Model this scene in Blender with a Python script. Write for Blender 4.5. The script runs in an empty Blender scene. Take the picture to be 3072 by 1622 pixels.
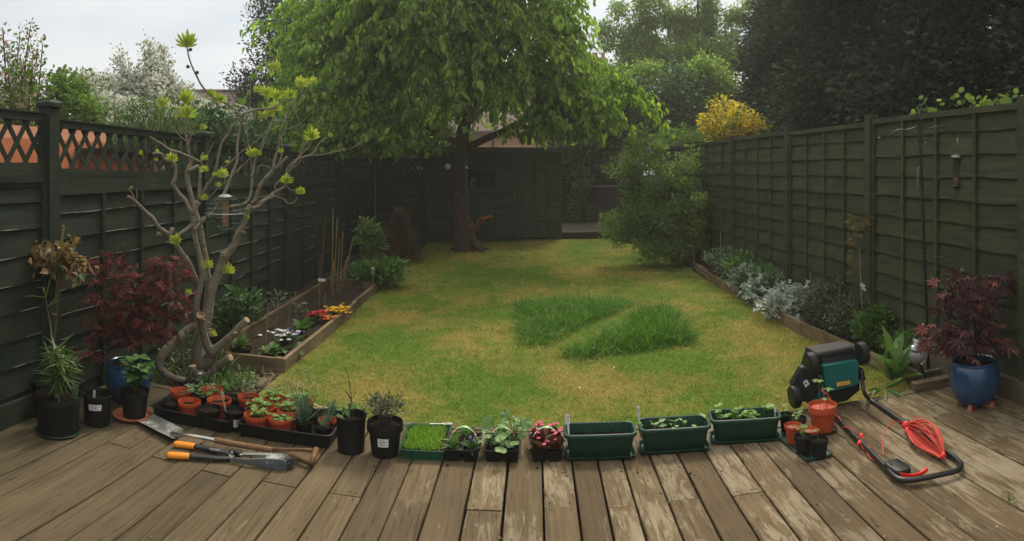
import bpy, math, random
import numpy as np
from mathutils import Vector, Matrix
R = math.radians
rng = np.random.default_rng(7)
random.seed(7)
scene = bpy.context.scene
COL = scene.collection

# ------------------------------------------------------------------ camera (a stitched panorama: cylindrical)
CZ = 1.55; FOC = 2000.0; X0 = 1536.0; Y0 = 500.0      # eye height above the deck, panorama scale, horizon row
cam_d = bpy.data.cameras.new('camera'); cam = bpy.data.objects.new('camera', cam_d)
COL.objects.link(cam); scene.camera = cam
cam.location = (0, 0, CZ); cam.rotation_euler = (R(90), 0, 0)
cam_d.clip_start = 0.05; cam_d.clip_end = 400
scene.render.engine = 'CYCLES'
cam_d.type = 'PANO'; cam_d.panorama_type = 'CENTRAL_CYLINDRICAL'
cam_d.central_cylindrical_range_u_min = -1536/2000; cam_d.central_cylindrical_range_u_max = 1536/2000
cam_d.central_cylindrical_range_v_min = -(1622-500)/2000; cam_d.central_cylindrical_range_v_max = 500/2000
cam_d.central_cylindrical_radius = 1.0

# ------------------------------------------------------------------ sky, sun, exposure
SUN_EL, SUN_AZ = R(52), R(18)          # soft sun behind cloud, ahead of the viewer and a little right
world = bpy.data.worlds.new('World'); scene.world = world; world.use_nodes = True
nt = world.node_tree; nt.nodes.clear()
def wn(t, **k):
    n = nt.nodes.new(t)
    for a, b in k.items(): setattr(n, a, b)
    return n
out = wn('ShaderNodeOutputWorld'); bg = wn('ShaderNodeBackground')
sky = wn('ShaderNodeTexSky', sky_type='NISHITA'); sky.sun_disc = False
sky.sun_elevation = SUN_EL; sky.sun_rotation = SUN_AZ; sky.dust_density = 3.0; sky.ozone_density = 1.0
tc = wn('ShaderNodeTexCoord'); mp = wn('ShaderNodeMapping'); mp.inputs['Scale'].default_value = (1.0, 1.0, 4.2)
nz = wn('ShaderNodeTexNoise'); nz.inputs['Scale'].default_value = 1.7; nz.inputs['Detail'].default_value = 5; nz.inputs['Roughness'].default_value = .5
cr = wn('ShaderNodeValToRGB')
cr.color_ramp.elements[0].position = .36; cr.color_ramp.elements[0].color = (5.3, 6.15, 6.95, 1)
cr.color_ramp.elements[1].position = .64; cr.color_ramp.elements[1].color = (8.0, 8.1, 8.2, 1)
# brighter cloud ahead (towards the hidden sun) than behind the viewer
sep = wn('ShaderNodeSeparateXYZ'); gr = wn('ShaderNodeMapRange')
dotn = wn('ShaderNodeVectorMath', operation='DOT_PRODUCT')
dotn.inputs[1].default_value = (math.sin(.20)*.96, math.cos(.20)*.96, .28)
gr.inputs['From Min'].default_value = -1; gr.inputs['From Max'].default_value = 1
gr.inputs['To Min'].default_value = .55; gr.inputs['To Max'].default_value = 1.12
mul = wn('ShaderNodeVectorMath', operation='SCALE')
mix = wn('ShaderNodeMix', data_type='RGBA'); mix.inputs[0].default_value = .88
L = nt.links.new
L(tc.outputs['Generated'], mp.inputs['Vector']); L(mp.outputs[0], nz.inputs['Vector'])
L(nz.outputs['Fac'], cr.inputs['Fac'])
L(tc.outputs['Generated'], dotn.inputs[0]); L(dotn.outputs['Value'], gr.inputs['Value'])
L(cr.outputs['Color'], mul.inputs[0]); L(gr.outputs['Result'], mul.inputs['Scale'])
L(sky.outputs['Color'], mix.inputs[6]); L(mul.outputs[0], mix.inputs[7])
# an overcast sky is brighter and whiter overhead than at the horizon
sz = wn('ShaderNodeSeparateXYZ'); el = wn('ShaderNodeMapRange', interpolation_type='SMOOTHSTEP'); el.inputs['From Min'].default_value = .22; el.inputs['From Max'].default_value = .85; el.inputs['To Min'].default_value = 0; el.inputs['To Max'].default_value = 1
tint = wn('ShaderNodeMix', data_type='RGBA', blend_type='MULTIPLY'); tint.inputs[7].default_value = (2.42, 2.24, 1.9, 1)
L(tc.outputs['Generated'], sz.inputs[0]); L(sz.outputs['Z'], el.inputs['Value']); L(el.outputs['Result'], tint.inputs[0]); L(mix.outputs[2], tint.inputs[6])
L(tint.outputs[2], bg.inputs['Color']); bg.inputs['Strength'].default_value = .062
L(bg.outputs[0], out.inputs['Surface'])
sun_d = bpy.data.lights.new('sun', 'SUN'); sun = bpy.data.objects.new('sun', sun_d); COL.objects.link(sun)
sun_d.energy = 1.5; sun_d.angle = R(14); sun_d.color = (1, .90, .75)
sd = Vector((math.sin(SUN_AZ)*math.cos(SUN_EL), math.cos(SUN_AZ)*math.cos(SUN_EL), math.sin(SUN_EL)))
sun.rotation_euler = sd.to_track_quat('Z', 'Y').to_euler(); sun.location = (3, 10, 12)
scene.view_settings.view_transform = 'Standard'; scene.view_settings.look = 'None'
scene.view_settings.exposure = 0.90; scene.view_settings.gamma = 1
scene.cycles.max_bounces = 7; scene.cycles.transparent_max_bounces = 12
scene.cycles.diffuse_bounces = 3; scene.cycles.glossy_bounces = 2; scene.cycles.transmission_bounces = 4
scene.cycles.use_denoising = True

# ------------------------------------------------------------------ helpers: positions
def th(x): return (x-X0)/FOC
def P(x, y, z=0.0):
    """the point on the level z that the panorama shows at x, y"""
    r = (CZ-z)*FOC/(y-Y0); return Vector((r*math.sin(th(x)), r*math.cos(th(x)), z))
def Q(x, y, r): return Vector((r*math.sin(th(x)), r*math.cos(th(x)), CZ-(y-Y0)*r/FOC))
def rad(p): return math.hypot(p[0], p[1])

# ------------------------------------------------------------------ helpers: meshes
def A(x): return np.asarray(x, dtype=np.float64)
class MB:
    def __init__(s): s.v = []; s.f = []; s.n = 0
    def add(s, v, f, m=0):
        """v (n,3); f list of faces (any size) or an int array (k,m)"""
        v = A(v).reshape(-1, 3)
        if isinstance(f, np.ndarray): s.f.append((f+s.n, m))
        else:
            d = {}
            for q in f: d.setdefault(len(q), []).append(q)
            for k in d: s.f.append((np.array(d[k], dtype=np.int64)+s.n, m))
        s.v.append(v); s.n += len(v); return s
    def box(s, c, size, M=None, m=0, taper=1.0):
        x, y, z = [q/2 for q in size]; t = taper
        v = A([(-x,-y,-z),(x,-y,-z),(x,y,-z),(-x,y,-z),(-x*t,-y*t,z),(x*t,-y*t,z),(x*t,y*t,z),(-x*t,y*t,z)])
        if M is not None: v = v @ A(M.to_3x3()).T
        v = v+A(c)
        return s.add(v, [(3,2,1,0),(4,5,6,7),(0,1,5,4),(1,2,6,5),(2,3,7,6),(3,0,4,7)], m)
    def beam(s, a, b, w, h, up=(0,0,1), m=0):
        """a squared bar from a to b, w wide and h high"""
        a, b = Vector(a), Vector(b); d = (b-a); l = d.length; d.normalize()
        u = Vector(up); x = d.cross(u).normalized(); u = x.cross(d)
        M = Matrix((x, d, u)).transposed()
        return s.box((a+b)/2, (w, l, h), M, m)
    def tube(s, pts, r, n=8, cap=True, m=0, flat=1.0):
        pts = A(pts); k = len(pts); r = np.broadcast_to(A(r), (k,)) if np.ndim(r) == 0 else A(r)
        t = np.gradient(pts, axis=0); t /= np.linalg.norm(t, axis=1)[:, None]+1e-9
        u = np.cross(t[0], (0, 0, 1.)); 
        if np.linalg.norm(u) < .1: u = np.cross(t[0], (0, 1., 0))
        u /= np.linalg.norm(u); V = []; ang = np.arange(n)*2*math.pi/n
        for i in range(k):
            u = u-t[i]*(u@t[i]); u /= np.linalg.norm(u)+1e-9; w = np.cross(t[i], u)
            V.append(pts[i]+r[i]*(np.cos(ang)[:, None]*u+flat*np.sin(ang)[:, None]*w))
        V = np.concatenate(V)
        i = np.arange(n); j = (i+1) % n; Fq = []
        for q in range(k-1): Fq.append(np.stack([q*n+i, q*n+j, (q+1)*n+j, (q+1)*n+i], 1))
        s.add(V, np.concatenate(Fq), m)
        if cap:
            s.f.append((np.array([list(range(n))[::-1]])+s.n-k*n, m)); s.f.append((np.array([list(range(n))])+s.n-n, m))
        return s
    def lathe(s, prof, n=24, c=(0,0,0), m=0, M=None, sx=1, sy=1):
        prof = A(prof); k = len(prof); a = np.arange(n)*2*math.pi/n
        V = np.concatenate([np.stack([p[0]*np.cos(a)*sx, p[0]*np.sin(a)*sy, np.full(n, p[1])], 1) for p in prof])
        if M is not None: V = V @ A(M.to_3x3()).T
        V = V+A(c); i = np.arange(n); j = (i+1) % n
        Fq = np.concatenate([np.stack([q*n+i, q*n+j, (q+1)*n+j, (q+1)*n+i], 1) for q in range(k-1)])
        s.add(V, Fq, m)
        s.f.append((np.array([list(range(n))[::-1]])+s.n-k*n, m)); s.f.append((np.array([list(range(n))])+s.n-n, m))
        return s
    def loops(s, rings, m=0, close=(True, True)):
        """skin through equal rings of points"""
        n = len(rings[0]); k = len(rings); i = np.arange(n); j = (i+1) % n
        Fq = np.concatenate([np.stack([q*n+i, q*n+j, (q+1)*n+j, (q+1)*n+i], 1) for q in range(k-1)])
        s.add(np.concatenate([A(r) for r in rings]), Fq, m)
        if close[0]: s.f.append((np.array([list(range(n))[::-1]])+s.n-k*n, m))
        if close[1]: s.f.append((np.array([list(range(n))])+s.n-n, m))
        return s
    def scatter(s, T, pos, rot, sc, m=0):
        """copies of template T=(verts, quads) at pos (N,3) with rot (N,3,3) and scale (N,) or (N,3)"""
        tv, tf = A(T[0]), np.array(T[1]); N = len(pos)
        if N == 0: return s
        sc = A(sc); sc = sc[:, None] if sc.ndim == 1 else sc
        v = np.einsum('nij,nkj->nki', rot, tv[None]*sc[:, None, :])+A(pos)[:, None, :]
        f = (tf[None]+(np.arange(N)*len(tv))[:, None, None]).reshape(-1, tf.shape[1])
        return s.add(v.reshape(-1, 3), f, m)
    def build(s, name, mats, parent=None, smooth=False, loc=None):
        me = bpy.data.meshes.new(name); v = np.concatenate(s.v)
        if loc is not None: v = v-A(loc)
        me.vertices.add(len(v)); me.vertices.foreach_set('co', v.astype(np.float32).ravel())
        lv = np.concatenate([f.ravel() for f, _ in s.f]); cnt = np.concatenate([np.full(len(f), f.shape[1]) for f, _ in s.f])
        mi = np.concatenate([np.full(len(f), m) for f, m in s.f])
        me.loops.add(len(lv)); me.loops.foreach_set('vertex_index', lv.astype(np.int32))
        me.polygons.add(len(cnt)); st = np.concatenate([[0], np.cumsum(cnt)[:-1]])
        me.polygons.foreach_set('loop_start', st.astype(np.int32)); me.polygons.foreach_set('loop_total', cnt.astype(np.int32))
        me.polygons.foreach_set('material_index', mi.astype(np.int32))
        me.polygons.foreach_set('use_smooth', np.full(len(cnt), bool(smooth)))
        for q in (mats if isinstance(mats, (list, tuple)) else [mats]): me.materials.append(q)
        me.update(calc_edges=True); me.validate()
        if smooth == 'auto':
            try: me.set_sharp_from_angle(angle=R(38))
            except Exception: pass
        o = bpy.data.objects.new(name, me); COL.objects.link(o)
        if loc is not None: o.location = loc
        if parent is not None: o.parent = parent
        return o
def tag(o, label=None, cat=None, group=None, kind=None):
    if label: o['label'] = label
    if cat: o['category'] = cat
    if group: o['group'] = group
    if kind: o['kind'] = kind
    return o
def thing(name, label, cat, loc=(0,0,0), rz=0, group=None):
    o = bpy.data.objects.new(name, None); COL.objects.link(o); o.empty_display_size = .05
    o.location = loc; o.rotation_euler = (0, 0, rz); return tag(o, label, cat, group)
def dup(o, loc=None, rz=None, scale=None, label=None, parent=None):
    c = o.copy(); COL.objects.link(c)
    if parent is not None: c.parent = parent
    for ch in list(o.children): dup(ch, parent=c)
    if loc is not None: c.location = loc
    if rz is not None: c.rotation_euler = (0, 0, rz)
    if scale is not None: c.scale = (scale,)*3 if not hasattr(scale, '__len__') else scale
    if label: c['label'] = label
    return c
def frames(d, n):
    """rotation matrices whose Y runs along d and whose Z leans to n"""
    d = A(d); n = np.broadcast_to(A(n), d.shape); d = d/(np.linalg.norm(d, axis=1)[:, None]+1e-9)
    x = np.cross(d, n); l = np.linalg.norm(x, axis=1); bad = l < 1e-3
    if bad.any(): x[bad] = np.cross(d[bad], (1., .3, 0)); l = np.linalg.norm(x, axis=1)
    x /= l[:, None]; z = np.cross(x, d)
    return np.stack([x, d, z], 2)
def rnd(n, s=1.0): return rng.normal(0, s, (n, 3))
def unit(v): v = A(v); return v/(np.linalg.norm(v, axis=-1, keepdims=True)+1e-9)
def smooth_path(pts, k=6):
    """Catmull-Rom through rows of any width"""
    p = A(pts); p = np.vstack([2*p[0]-p[1], p, 2*p[-1]-p[-2]]); o = []
    for i in range(1, len(p)-2):
        for t in np.arange(k)/k:
            a, b, c, d = p[i-1], p[i], p[i+1], p[i+2]
            o.append(.5*(2*b+(c-a)*t+(2*a-5*b+4*c-d)*t*t+(3*b-a-3*c+d)*t**3))
    o.append(p[-2]); return A(o)
def rrect(w, d, r, n=5):
    """rounded rectangle, counter-clockwise"""
    o = []
    for cx, cy, a0 in ((w/2-r, d/2-r, 0), (-w/2+r, d/2-r, 90), (-w/2+r, -d/2+r, 180), (w/2-r, -d/2+r, 270)):
        for k in range(n): a = R(a0+90*k/(n-1)); o.append((cx+r*math.cos(a), cy+r*math.sin(a)))
    return A(o)

# leaf templates: base at origin, tip at +Y
LEAF = ([(0,0,0),(.26,.42,.05),(0,1,-.12),(0,.45,-.02),(-.26,.42,.05)], [(0,1,2,3),(0,3,2,4)])
BROAD = ([(0,0,0),(.30,.18,.05),(.36,.55,.05),(0,1,-.14),(0,.5,-.03),(-.36,.55,.05),(-.30,.18,.05)], [(0,1,2,4),(4,2,3,3),(0,4,5,6),(4,3,5,5)])
BROAD = ([(0,0,0),(.34,.3,.06),(.24,.75,.0),(0,1.02,-.16),(0,.5,-.03),(-.24,.75,.0),(-.34,.3,.06)], [(0,1,2,4),(4,2,3,5),(0,4,5,6)])
STRIP = ([(-.5,0,0),(.5,0,0),(.32,.6,.06),(-.32,.6,.06),(.0,1,0),(-.04,1,0)], [(0,1,2,3),(3,2,4,5)])
BLADE = ([(-.5,0,0),(.5,0,0),(.3,.55,.1),(-.3,.55,.1),(.03,1,.34),(-.03,1,.34)], [(0,1,2,3),(3,2,4,5)])
ROUND = ([(0,0,0)]+[(.5*math.sin(a), .5-.5*math.cos(a), .06*math.cos(3*a)) for a in np.linspace(.25, 2*math.pi-.25, 8)], [(0,1,2,3),(0,3,4,5),(0,5,6,7),(0,7,8,8)])
ROUND = (ROUND[0][:9]+[(0,.06,0)], [(0,1,2,3),(0,3,4,5),(0,5,6,7),(0,7,8,9)])
def palmate(lobes, width=.13, inner=.22, spread=115):
    """a palmate leaf as a fan of pointed lobes"""
    v = [(0,0,0)]; f = []
    for k in range(lobes):
        a = R(-spread+2*spread*k/(lobes-1)); ln = 1.0-.42*abs(k-(lobes-1)/2)/((lobes-1)/2)
        d = A((math.sin(a), math.cos(a), 0)); p = A((math.cos(a), -math.sin(a), 0))
        b = len(v); v += [tuple(d*ln*.5+p*width*ln+A((0,0,.03))), tuple(d*ln-A((0,0,.10))), tuple(d*ln*.5-p*width*ln+A((0,0,.03)))]
        f.append((0, b+2, b+1, b))
    return (v, f)
MAPLE = palmate(7, .12)
def handleaf(lobes=5, spread=40):
    """a cupped, hand shaped leaf whose lobes share a broad base"""
    v = [(0, 0, 0)]; f = []; st = 2*spread/(lobes-1)
    p = lambda aa, rr: (math.sin(R(aa))*rr, math.cos(R(aa))*rr, .30*rr**2)
    for k in range(lobes):
        a = -spread+st*k; ln = 1.0-.30*abs(k-(lobes-1)/2)/((lobes-1)/2); b = len(v)
        v += [p(a-st*.5, .40), p(a-st*.32, ln*.80), p(a, ln), p(a+st*.32, ln*.80), p(a+st*.5, .40), p(a, ln*.55)]
        f += [(0, b+4, b+5, b), (b+4, b+3, b+2, b+5), (b+5, b+2, b+1, b)]
    return (v, f)
FIGLEAF = handleaf()

# ------------------------------------------------------------------ helpers: materials
def col4(c): return (c[0], c[1], c[2], 1)
class NT:
    def __init__(s, name):
        s.m = bpy.data.materials.new(name); s.m.use_nodes = True; s.t = s.m.node_tree; s.b = s.t.nodes['Principled BSDF']
    def n(s, t, **k):
        o = s.t.nodes.new(t)
        for a, b in k.items():
            if hasattr(o, a): setattr(o, a, b)
            else: o.inputs[a].default_value = b
        return o
    def l(s, a, b): s.t.links.new(a, b)
    def noise(s, scale, detail=4, rough=.55, vec=None, coord='Object', stretch=(1,1,1)):
        o = s.n('ShaderNodeTexNoise'); o.inputs['Scale'].default_value = scale; o.inputs['Detail'].default_value = detail; o.inputs['Roughness'].default_value = rough
        if vec is None:
            c = s.n('ShaderNodeTexCoord'); m = s.n('ShaderNodeMapping'); m.inputs['Scale'].default_value = stretch
            s.l(c.outputs[coord], m.inputs[0]); vec = m.outputs[0]
        s.l(vec, o.inputs['Vector']); return o.outputs['Fac']
    def ramp(s, fac, stops):
        o = s.n('ShaderNodeValToRGB'); e = o.color_ramp.elements
        while len(e) < len(stops): e.new(.5)
        for q, (p, c) in zip(e, stops): q.position = p; q.color = col4(c) if len(c) == 3 else c
        s.l(fac, o.inputs['Fac']); return o.outputs['Color']
    def mix(s, fac, a, b, mode='MIX'):
        o = s.n('ShaderNodeMix', data_type='RGBA', blend_type=mode)
        for i, q in ((0, fac), (6, a), (7, b)):
            if hasattr(q, 'links'): s.l(q, o.inputs[i])
            else: o.inputs[i].default_value = q if i == 0 else col4(q)
        return o.outputs[2]
    def island(s): return s.n('ShaderNodeNewGeometry').outputs['Random Per Island']
    def bump(s, h, strength=.3, dist=.01):
        o = s.n('ShaderNodeBump'); o.inputs['Strength'].default_value = strength; o.inputs['Distance'].default_value = dist
        s.l(h, o.inputs['Height']); s.l(o.outputs[0], s.b.inputs['Normal']); return o
def flat(name, c, rough=.5, var=.12, scale=18, metal=0, spec=.3, bump=.0, coat=0):
    q = NT(name); n = q.noise(scale, 3)
    lo = [x*(1-var) for x in c]; hi = [min(1, x*(1+var)) for x in c]
    q.l(q.ramp(n, [(.3, lo), (.7, hi)]), q.b.inputs['Base Color'])
    q.b.inputs['Roughness'].default_value = rough; q.b.inputs['Metallic'].default_value = metal
    q.b.inputs['Specular IOR Level'].default_value = spec; q.b.inputs['Coat Weight'].default_value = coat
    if bump: q.bump(n, bump)
    return q.m
def foliage(name, stops, rough=.5, transl=.35, spec=.4, clump=None):
    """leaf colour varies leaf by leaf; thin leaves let light through"""
    q = NT(name); isl = q.island(); c = q.ramp(isl, stops)
    if clump:
        n = q.noise(clump[0], 2); c = q.mix(n, c, clump[1], 'MULTIPLY') if False else q.mix(q.ramp(n, [(.42, (0,0,0)), (.62, (1,1,1))]), c, q.ramp(isl, clump[1]))
    q.l(c, q.b.inputs['Base Color']); q.b.inputs['Roughness'].default_value = rough; q.b.inputs['Specular IOR Level'].default_value = spec
    t = q.n('ShaderNodeBsdfTranslucent'); ms = q.n('ShaderNodeMixShader'); ms.inputs[0].default_value = transl
    hs = q.n('ShaderNodeHueSaturation'); hs.inputs['Saturation'].default_value = 1.1; hs.inputs['Value'].default_value = 1.5
    q.l(c, hs.inputs['Color']); q.l(hs.outputs[0], t.inputs['Color'])
    o = q.t.nodes['Material Output']; q.l(q.b.outputs[0], ms.inputs[1]); q.l(t.outputs[0], ms.inputs[2]); q.l(ms.outputs[0], o.inputs['Surface'])
    return q.m
def wood(name, dark, light, stretch=(30, 30, 2.5), rough=.8, isl=.35, bump=.35):
    q = NT(name); n = q.noise(1, 6, .6, stretch=stretch); n2 = q.noise(2.2, 3)
    c = q.ramp(n, [(.32, dark), (.68, light)])
    c = q.mix(.45, c, q.ramp(n2, [(.35, [x*.75 for x in dark]), (.65, light)]))
    h = q.n('ShaderNodeHueSaturation'); mr = q.n('ShaderNodeMapRange'); mr.inputs['To Min'].default_value = 1-isl; mr.inputs['To Max'].default_value = 1+isl
    q.l(q.island(), mr.inputs['Value']); q.l(mr.outputs[0], h.inputs['Value']); q.l(c, h.inputs['Color'])
    q.l(h.outputs[0], q.b.inputs['Base Color']); q.b.inputs['Roughness'].default_value = rough; q.b.inputs['Specular IOR Level'].default_value = .12
    q.bump(n, bump, .004); return q.m
# ------------------------------------------------------------------ ground, deck, lawn
ZL = -0.08                                   # lawn level; the deck top is 0
M = {}
M['soil'] = (lambda q: (q.l(q.ramp(q.noise(38, 6, .65), [(.3, (.018,.013,.010)), (.6, (.05,.036,.027)), (.78, (.12,.095,.075))]), q.b.inputs['Base Color']),
    q.bump(q.noise(45, 6, .7), .9, .02), setattr(q.b.inputs['Roughness'], 'default_value', .95), setattr(q.b.inputs['Specular IOR Level'], 'default_value', .08), q.m)[-1])(NT('soil'))
def lawn_colour(q, dark=0.0):
    n1 = q.noise(1.15, 4, .6); n2 = q.noise(5.5, 5, .65); n3 = q.noise(.55, 2)
    g = q.ramp(q.island(), [(0, (.08,.175,.018)), (.5, (.145,.265,.03)), (1, (.22,.35,.05))])
    d = q.ramp(q.island(), [(0, (.28,.22,.05)), (.5, (.43,.34,.085)), (1, (.55,.45,.16))])
    a = q.n('ShaderNodeMath', operation='ADD'); q.l(n1, a.inputs[0]); q.l(n2, a.inputs[1])
    b = q.n('ShaderNodeMath', operation='ADD'); q.l(a.outputs[0], b.inputs[0]); q.l(n3, b.inputs[1])
    c = q.n('ShaderNodeMath', operation='MULTIPLY'); q.l(b.outputs[0], c.inputs[0]); c.inputs[1].default_value = 1/3
    f = q.ramp(c.outputs[0], [(.44, (.04,.04,.04)), (.575, (.9,.9,.9))])
    return q.mix(f, g, d)
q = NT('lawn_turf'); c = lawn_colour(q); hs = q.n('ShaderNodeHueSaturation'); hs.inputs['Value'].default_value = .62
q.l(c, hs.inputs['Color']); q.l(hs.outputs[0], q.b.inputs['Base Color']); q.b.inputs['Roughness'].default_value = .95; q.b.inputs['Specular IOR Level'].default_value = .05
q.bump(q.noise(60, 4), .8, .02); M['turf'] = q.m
q = NT('grass_blades'); c = lawn_colour(q); q.l(c, q.b.inputs['Base Color']); q.b.inputs['Roughness'].default_value = .6
q.b.inputs['Specular IOR Level'].default_value = .15
t = q.n('ShaderNodeBsdfTranslucent'); ms = q.n('ShaderNodeMixShader'); ms.inputs[0].default_value = .3; q.l(c, t.inputs['Color'])
q.l(q.b.outputs[0], ms.inputs[1]); q.l(t.outputs[0], ms.inputs[2]); q.l(ms.outputs[0], q.t.nodes['Material Output'].inputs['Surface']); M['grass'] = q.m

b = MB(); S = 120
b.add([(-S,-S,-.16),(S,-S,-.16),(S,S,-.16),(-S,S,-.16)], [(0,1,2,3)])
tag(b.build('ground', M['soil']), kind='structure')
# lawn sheet, a grid with slight unevenness
def sheet(x0, x1, y0, y1, z, nx, ny, amp=.006):
    xs = np.linspace(x0, x1, nx+1); ys = np.linspace(y0, y1, ny+1); X, Y = np.meshgrid(xs, ys)
    Z = z+amp*(np.sin(X*3.1+Y*1.7)+np.sin(Y*2.3-X*1.1)+.6*np.sin(X*7+Y*5))
    V = np.stack([X, Y, Z], 2).reshape(-1, 3); i = np.arange(nx*ny); a = i//nx*(nx+1)+i % nx
    return V, np.stack([a, a+1, a+nx+2, a+nx+1], 1)
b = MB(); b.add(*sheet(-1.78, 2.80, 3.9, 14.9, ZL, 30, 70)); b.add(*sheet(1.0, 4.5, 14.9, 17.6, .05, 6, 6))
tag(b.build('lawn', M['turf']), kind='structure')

UD = Vector((math.sin(.0345), math.cos(.0345), 0)); VD = Vector((math.cos(.0345), -math.sin(.0345), 0))
def dk(v, u, z=0): return UD*u+VD*v+Vector((0, 0, z))
gaps = [-2.86, -2.705, -2.546, -2.408, -2.257, -2.101, -1.946, -1.794, -1.639, -1.471, -1.312, -1.131, -.968, -.807, -.647, -.486, -.316, -.142, .04, .194, .33, .463, .614, .766, .917, 1.075, 1.229, 1.39, 1.548, 1.70, 1.855, 2.01, 2.165, 2.32, 2.475, 2.63, 2.785, 2.94, 3.1]
q = NT('deck_timber')
# every board has its own piece of the grain
bt = q.n('ShaderNodeTexCoord'); ic = q.n('ShaderNodeCombineXYZ'); im = q.n('ShaderNodeMath', operation='MULTIPLY'); im.inputs[1].default_value = 37.0; q.l(q.island(), im.inputs[0]); q.l(im.outputs[0], ic.inputs[1]); q.l(im.outputs[0], ic.inputs[2])
bv = q.n('ShaderNodeVectorMath', operation='ADD'); q.l(bt.outputs['Object'], bv.inputs[0]); q.l(ic.outputs[0], bv.inputs[1])
def bnoise(scale, detail, rough, stretch=(1, 1, 1), dist=0):
    m_ = q.n('ShaderNodeMapping'); m_.inputs['Scale'].default_value = stretch; q.l(bv.outputs[0], m_.inputs[0]); f = q.noise(scale, detail, rough, vec=m_.outputs[0]); f.node.inputs['Distortion'].default_value = dist; return f
grain = bnoise(1, 7, .62, (55, 2.0, 1), .6); fine = bnoise(1, 4, .7, (170, 6, 1)); blot = bnoise(2.6, 5, .6); mid = bnoise(1, 10, .76, (24, 4.2, 1), .9)
c = q.ramp(grain, [(.25, (.074,.050,.026)), (.5, (.136,.096,.053)), (.75, (.198,.143,.083))])
c = q.mix(.5, c, q.ramp(blot, [(.3, (.074,.055,.030)), (.55, (.134,.097,.055)), (.75, (.192,.139,.080))]))
# worn pale finish: more of it on the right half, little on the left
tcn = q.n('ShaderNodeTexCoord'); sx = q.n('ShaderNodeSeparateXYZ'); q.l(tcn.outputs['Object'], sx.inputs[0])
mr = q.n('ShaderNodeMapRange'); mr.inputs['From Min'].default_value = -1.6; mr.inputs['From Max'].default_value = 1.3; mr.inputs['To Min'].default_value = -.075; mr.inputs['To Max'].default_value = .075; q.l(sx.outputs['X'], mr.inputs[0])
big = bnoise(1.6, 3, .5); ad = q.n('ShaderNodeMath', operation='ADD'); q.l(mid, ad.inputs[0]); q.l(mr.outputs[0], ad.inputs[1])
m2 = q.n('ShaderNodeMath', operation='MULTIPLY_ADD'); q.l(big, m2.inputs[0]); m2.inputs[1].default_value = .6; q.l(ad.outputs[0], m2.inputs[2])
isl = q.n('ShaderNodeMath', operation='MULTIPLY_ADD'); q.l(q.island(), isl.inputs[0]); isl.inputs[1].default_value = .05; q.l(m2.outputs[0], isl.inputs[2])
pale = q.ramp(isl.outputs[0], [(.895, (0,0,0)), (.985, (.62,.62,.62))])
palec = q.ramp(fine, [(.3, (.20,.160,.103)), (.6, (.36,.305,.215))])
c = q.mix(pale, c, palec)
# shade along the left, painted in as a darker olive tone
mr2 = q.n('ShaderNodeMapRange'); mr2.inputs['From Min'].default_value = -2.6; mr2.inputs['From Max'].default_value = .6; mr2.inputs['To Min'].default_value = .55; mr2.inputs['To Max'].default_value = 0; q.l(sx.outputs['X'], mr2.inputs[0])
c = q.mix(mr2.outputs[0], c, q.ramp(grain, [(.3, (.062,.054,.035)), (.7, (.125,.106,.068))]))
hs = q.n('ShaderNodeHueSaturation'); mv = q.n('ShaderNodeMapRange'); mv.inputs['To Min'].default_value = .70; mv.inputs['To Max'].default_value = 1.12
q.l(q.island(), mv.inputs[0]); q.l(mv.outputs[0], hs.inputs['Value']); q.l(c, hs.inputs['Color'])
# fine dark cracks along the grain
crk = q.ramp(bnoise(1, 3, .5, (30, .7, 1), .4), [(.485, (1,1,1)), (.4985, (.28,.24,.2)), (.512, (1,1,1))])
c = q.mix(.75, hs.outputs[0], crk, 'MULTIPLY')
q.l(c, q.b.inputs['Base Color']); q.b.inputs['Roughness'].default_value = .8; q.b.inputs['Specular IOR Level'].default_value = .14
q.bump(grain, .45, .006); M['deck'] = q.m
b = MB(); nails = MB()
rr = random.Random(3)
for i, (a, c2) in enumerate(zip(gaps[:-1], gaps[1:])):
    g = rr.uniform(.0065, .011) if -1.4 < a < 1.4 else rr.uniform(.005, .008)
    if i in (16, 17, 19, 23): g = .013
    e = 3.905-.022*a; cut = []
    if i in (2, 4, 6, 8, 10, 12, 14, 16, 18, 20, 22, 24): cut.append(3.02+rr.uniform(-.03, .03))
    elif i in (27, 29, 33, 36): cut.append(3.42)
    else: pass
    ys = [-2.2]+cut+[e]
    for k in range(len(ys)-1):
        u0, u1 = ys[k]+.0025, ys[k+1]-.0025; n = 26; us = np.linspace(u0, u1, n)
        w0, w1 = a+g/2, c2-g/2; dz = rr.uniform(-.003, .003); wob = [rr.uniform(-.0012, .0012) for _ in range(n)]; wob2 = [rr.uniform(-.0012, .0012) for _ in range(n)]
        rings = []
        for j, u in enumerate(us):
            zz = dz+.0016*math.sin(u*2+i); x0, x1 = w0+wob[j], w1+wob2[j]
            rings.append([dk(x0, u, zz-.034), dk(x1, u, zz-.034), dk(x1, u, zz-.004), dk(x1-.004, u, zz), dk((x0+x1)/2, u, zz+.0008), dk(x0+.004, u, zz), dk(x0, u, zz-.004)])
        b.loops([A([tuple(p) for p in r]) for r in rings])
        for uu in (u0+.03, u1-.03):
            for ww in (w0+.025, w1-.025):
                p = dk(ww+rr.uniform(-.006, .006), uu, dz+.0012); nails.lathe([(.0, .0012), (.0042, .0010), (.0045, 0)], 8, p)
deck = tag(b.build('deck', M['deck']), kind='structure')
M['rust'] = flat('rusty_screw', (.05,.035,.028), .7)
tag(nails.build('deck_screws', M['rust'], deck), kind='structure')
b = MB()
b.beam(dk(-2.85, 3.998, -.045), dk(3.08, 3.868, -.045), .05, .095)
M['beam'] = wood('weathered_timber', (.07,.055,.038), (.19,.15,.10), (4, 40, 40))
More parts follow.
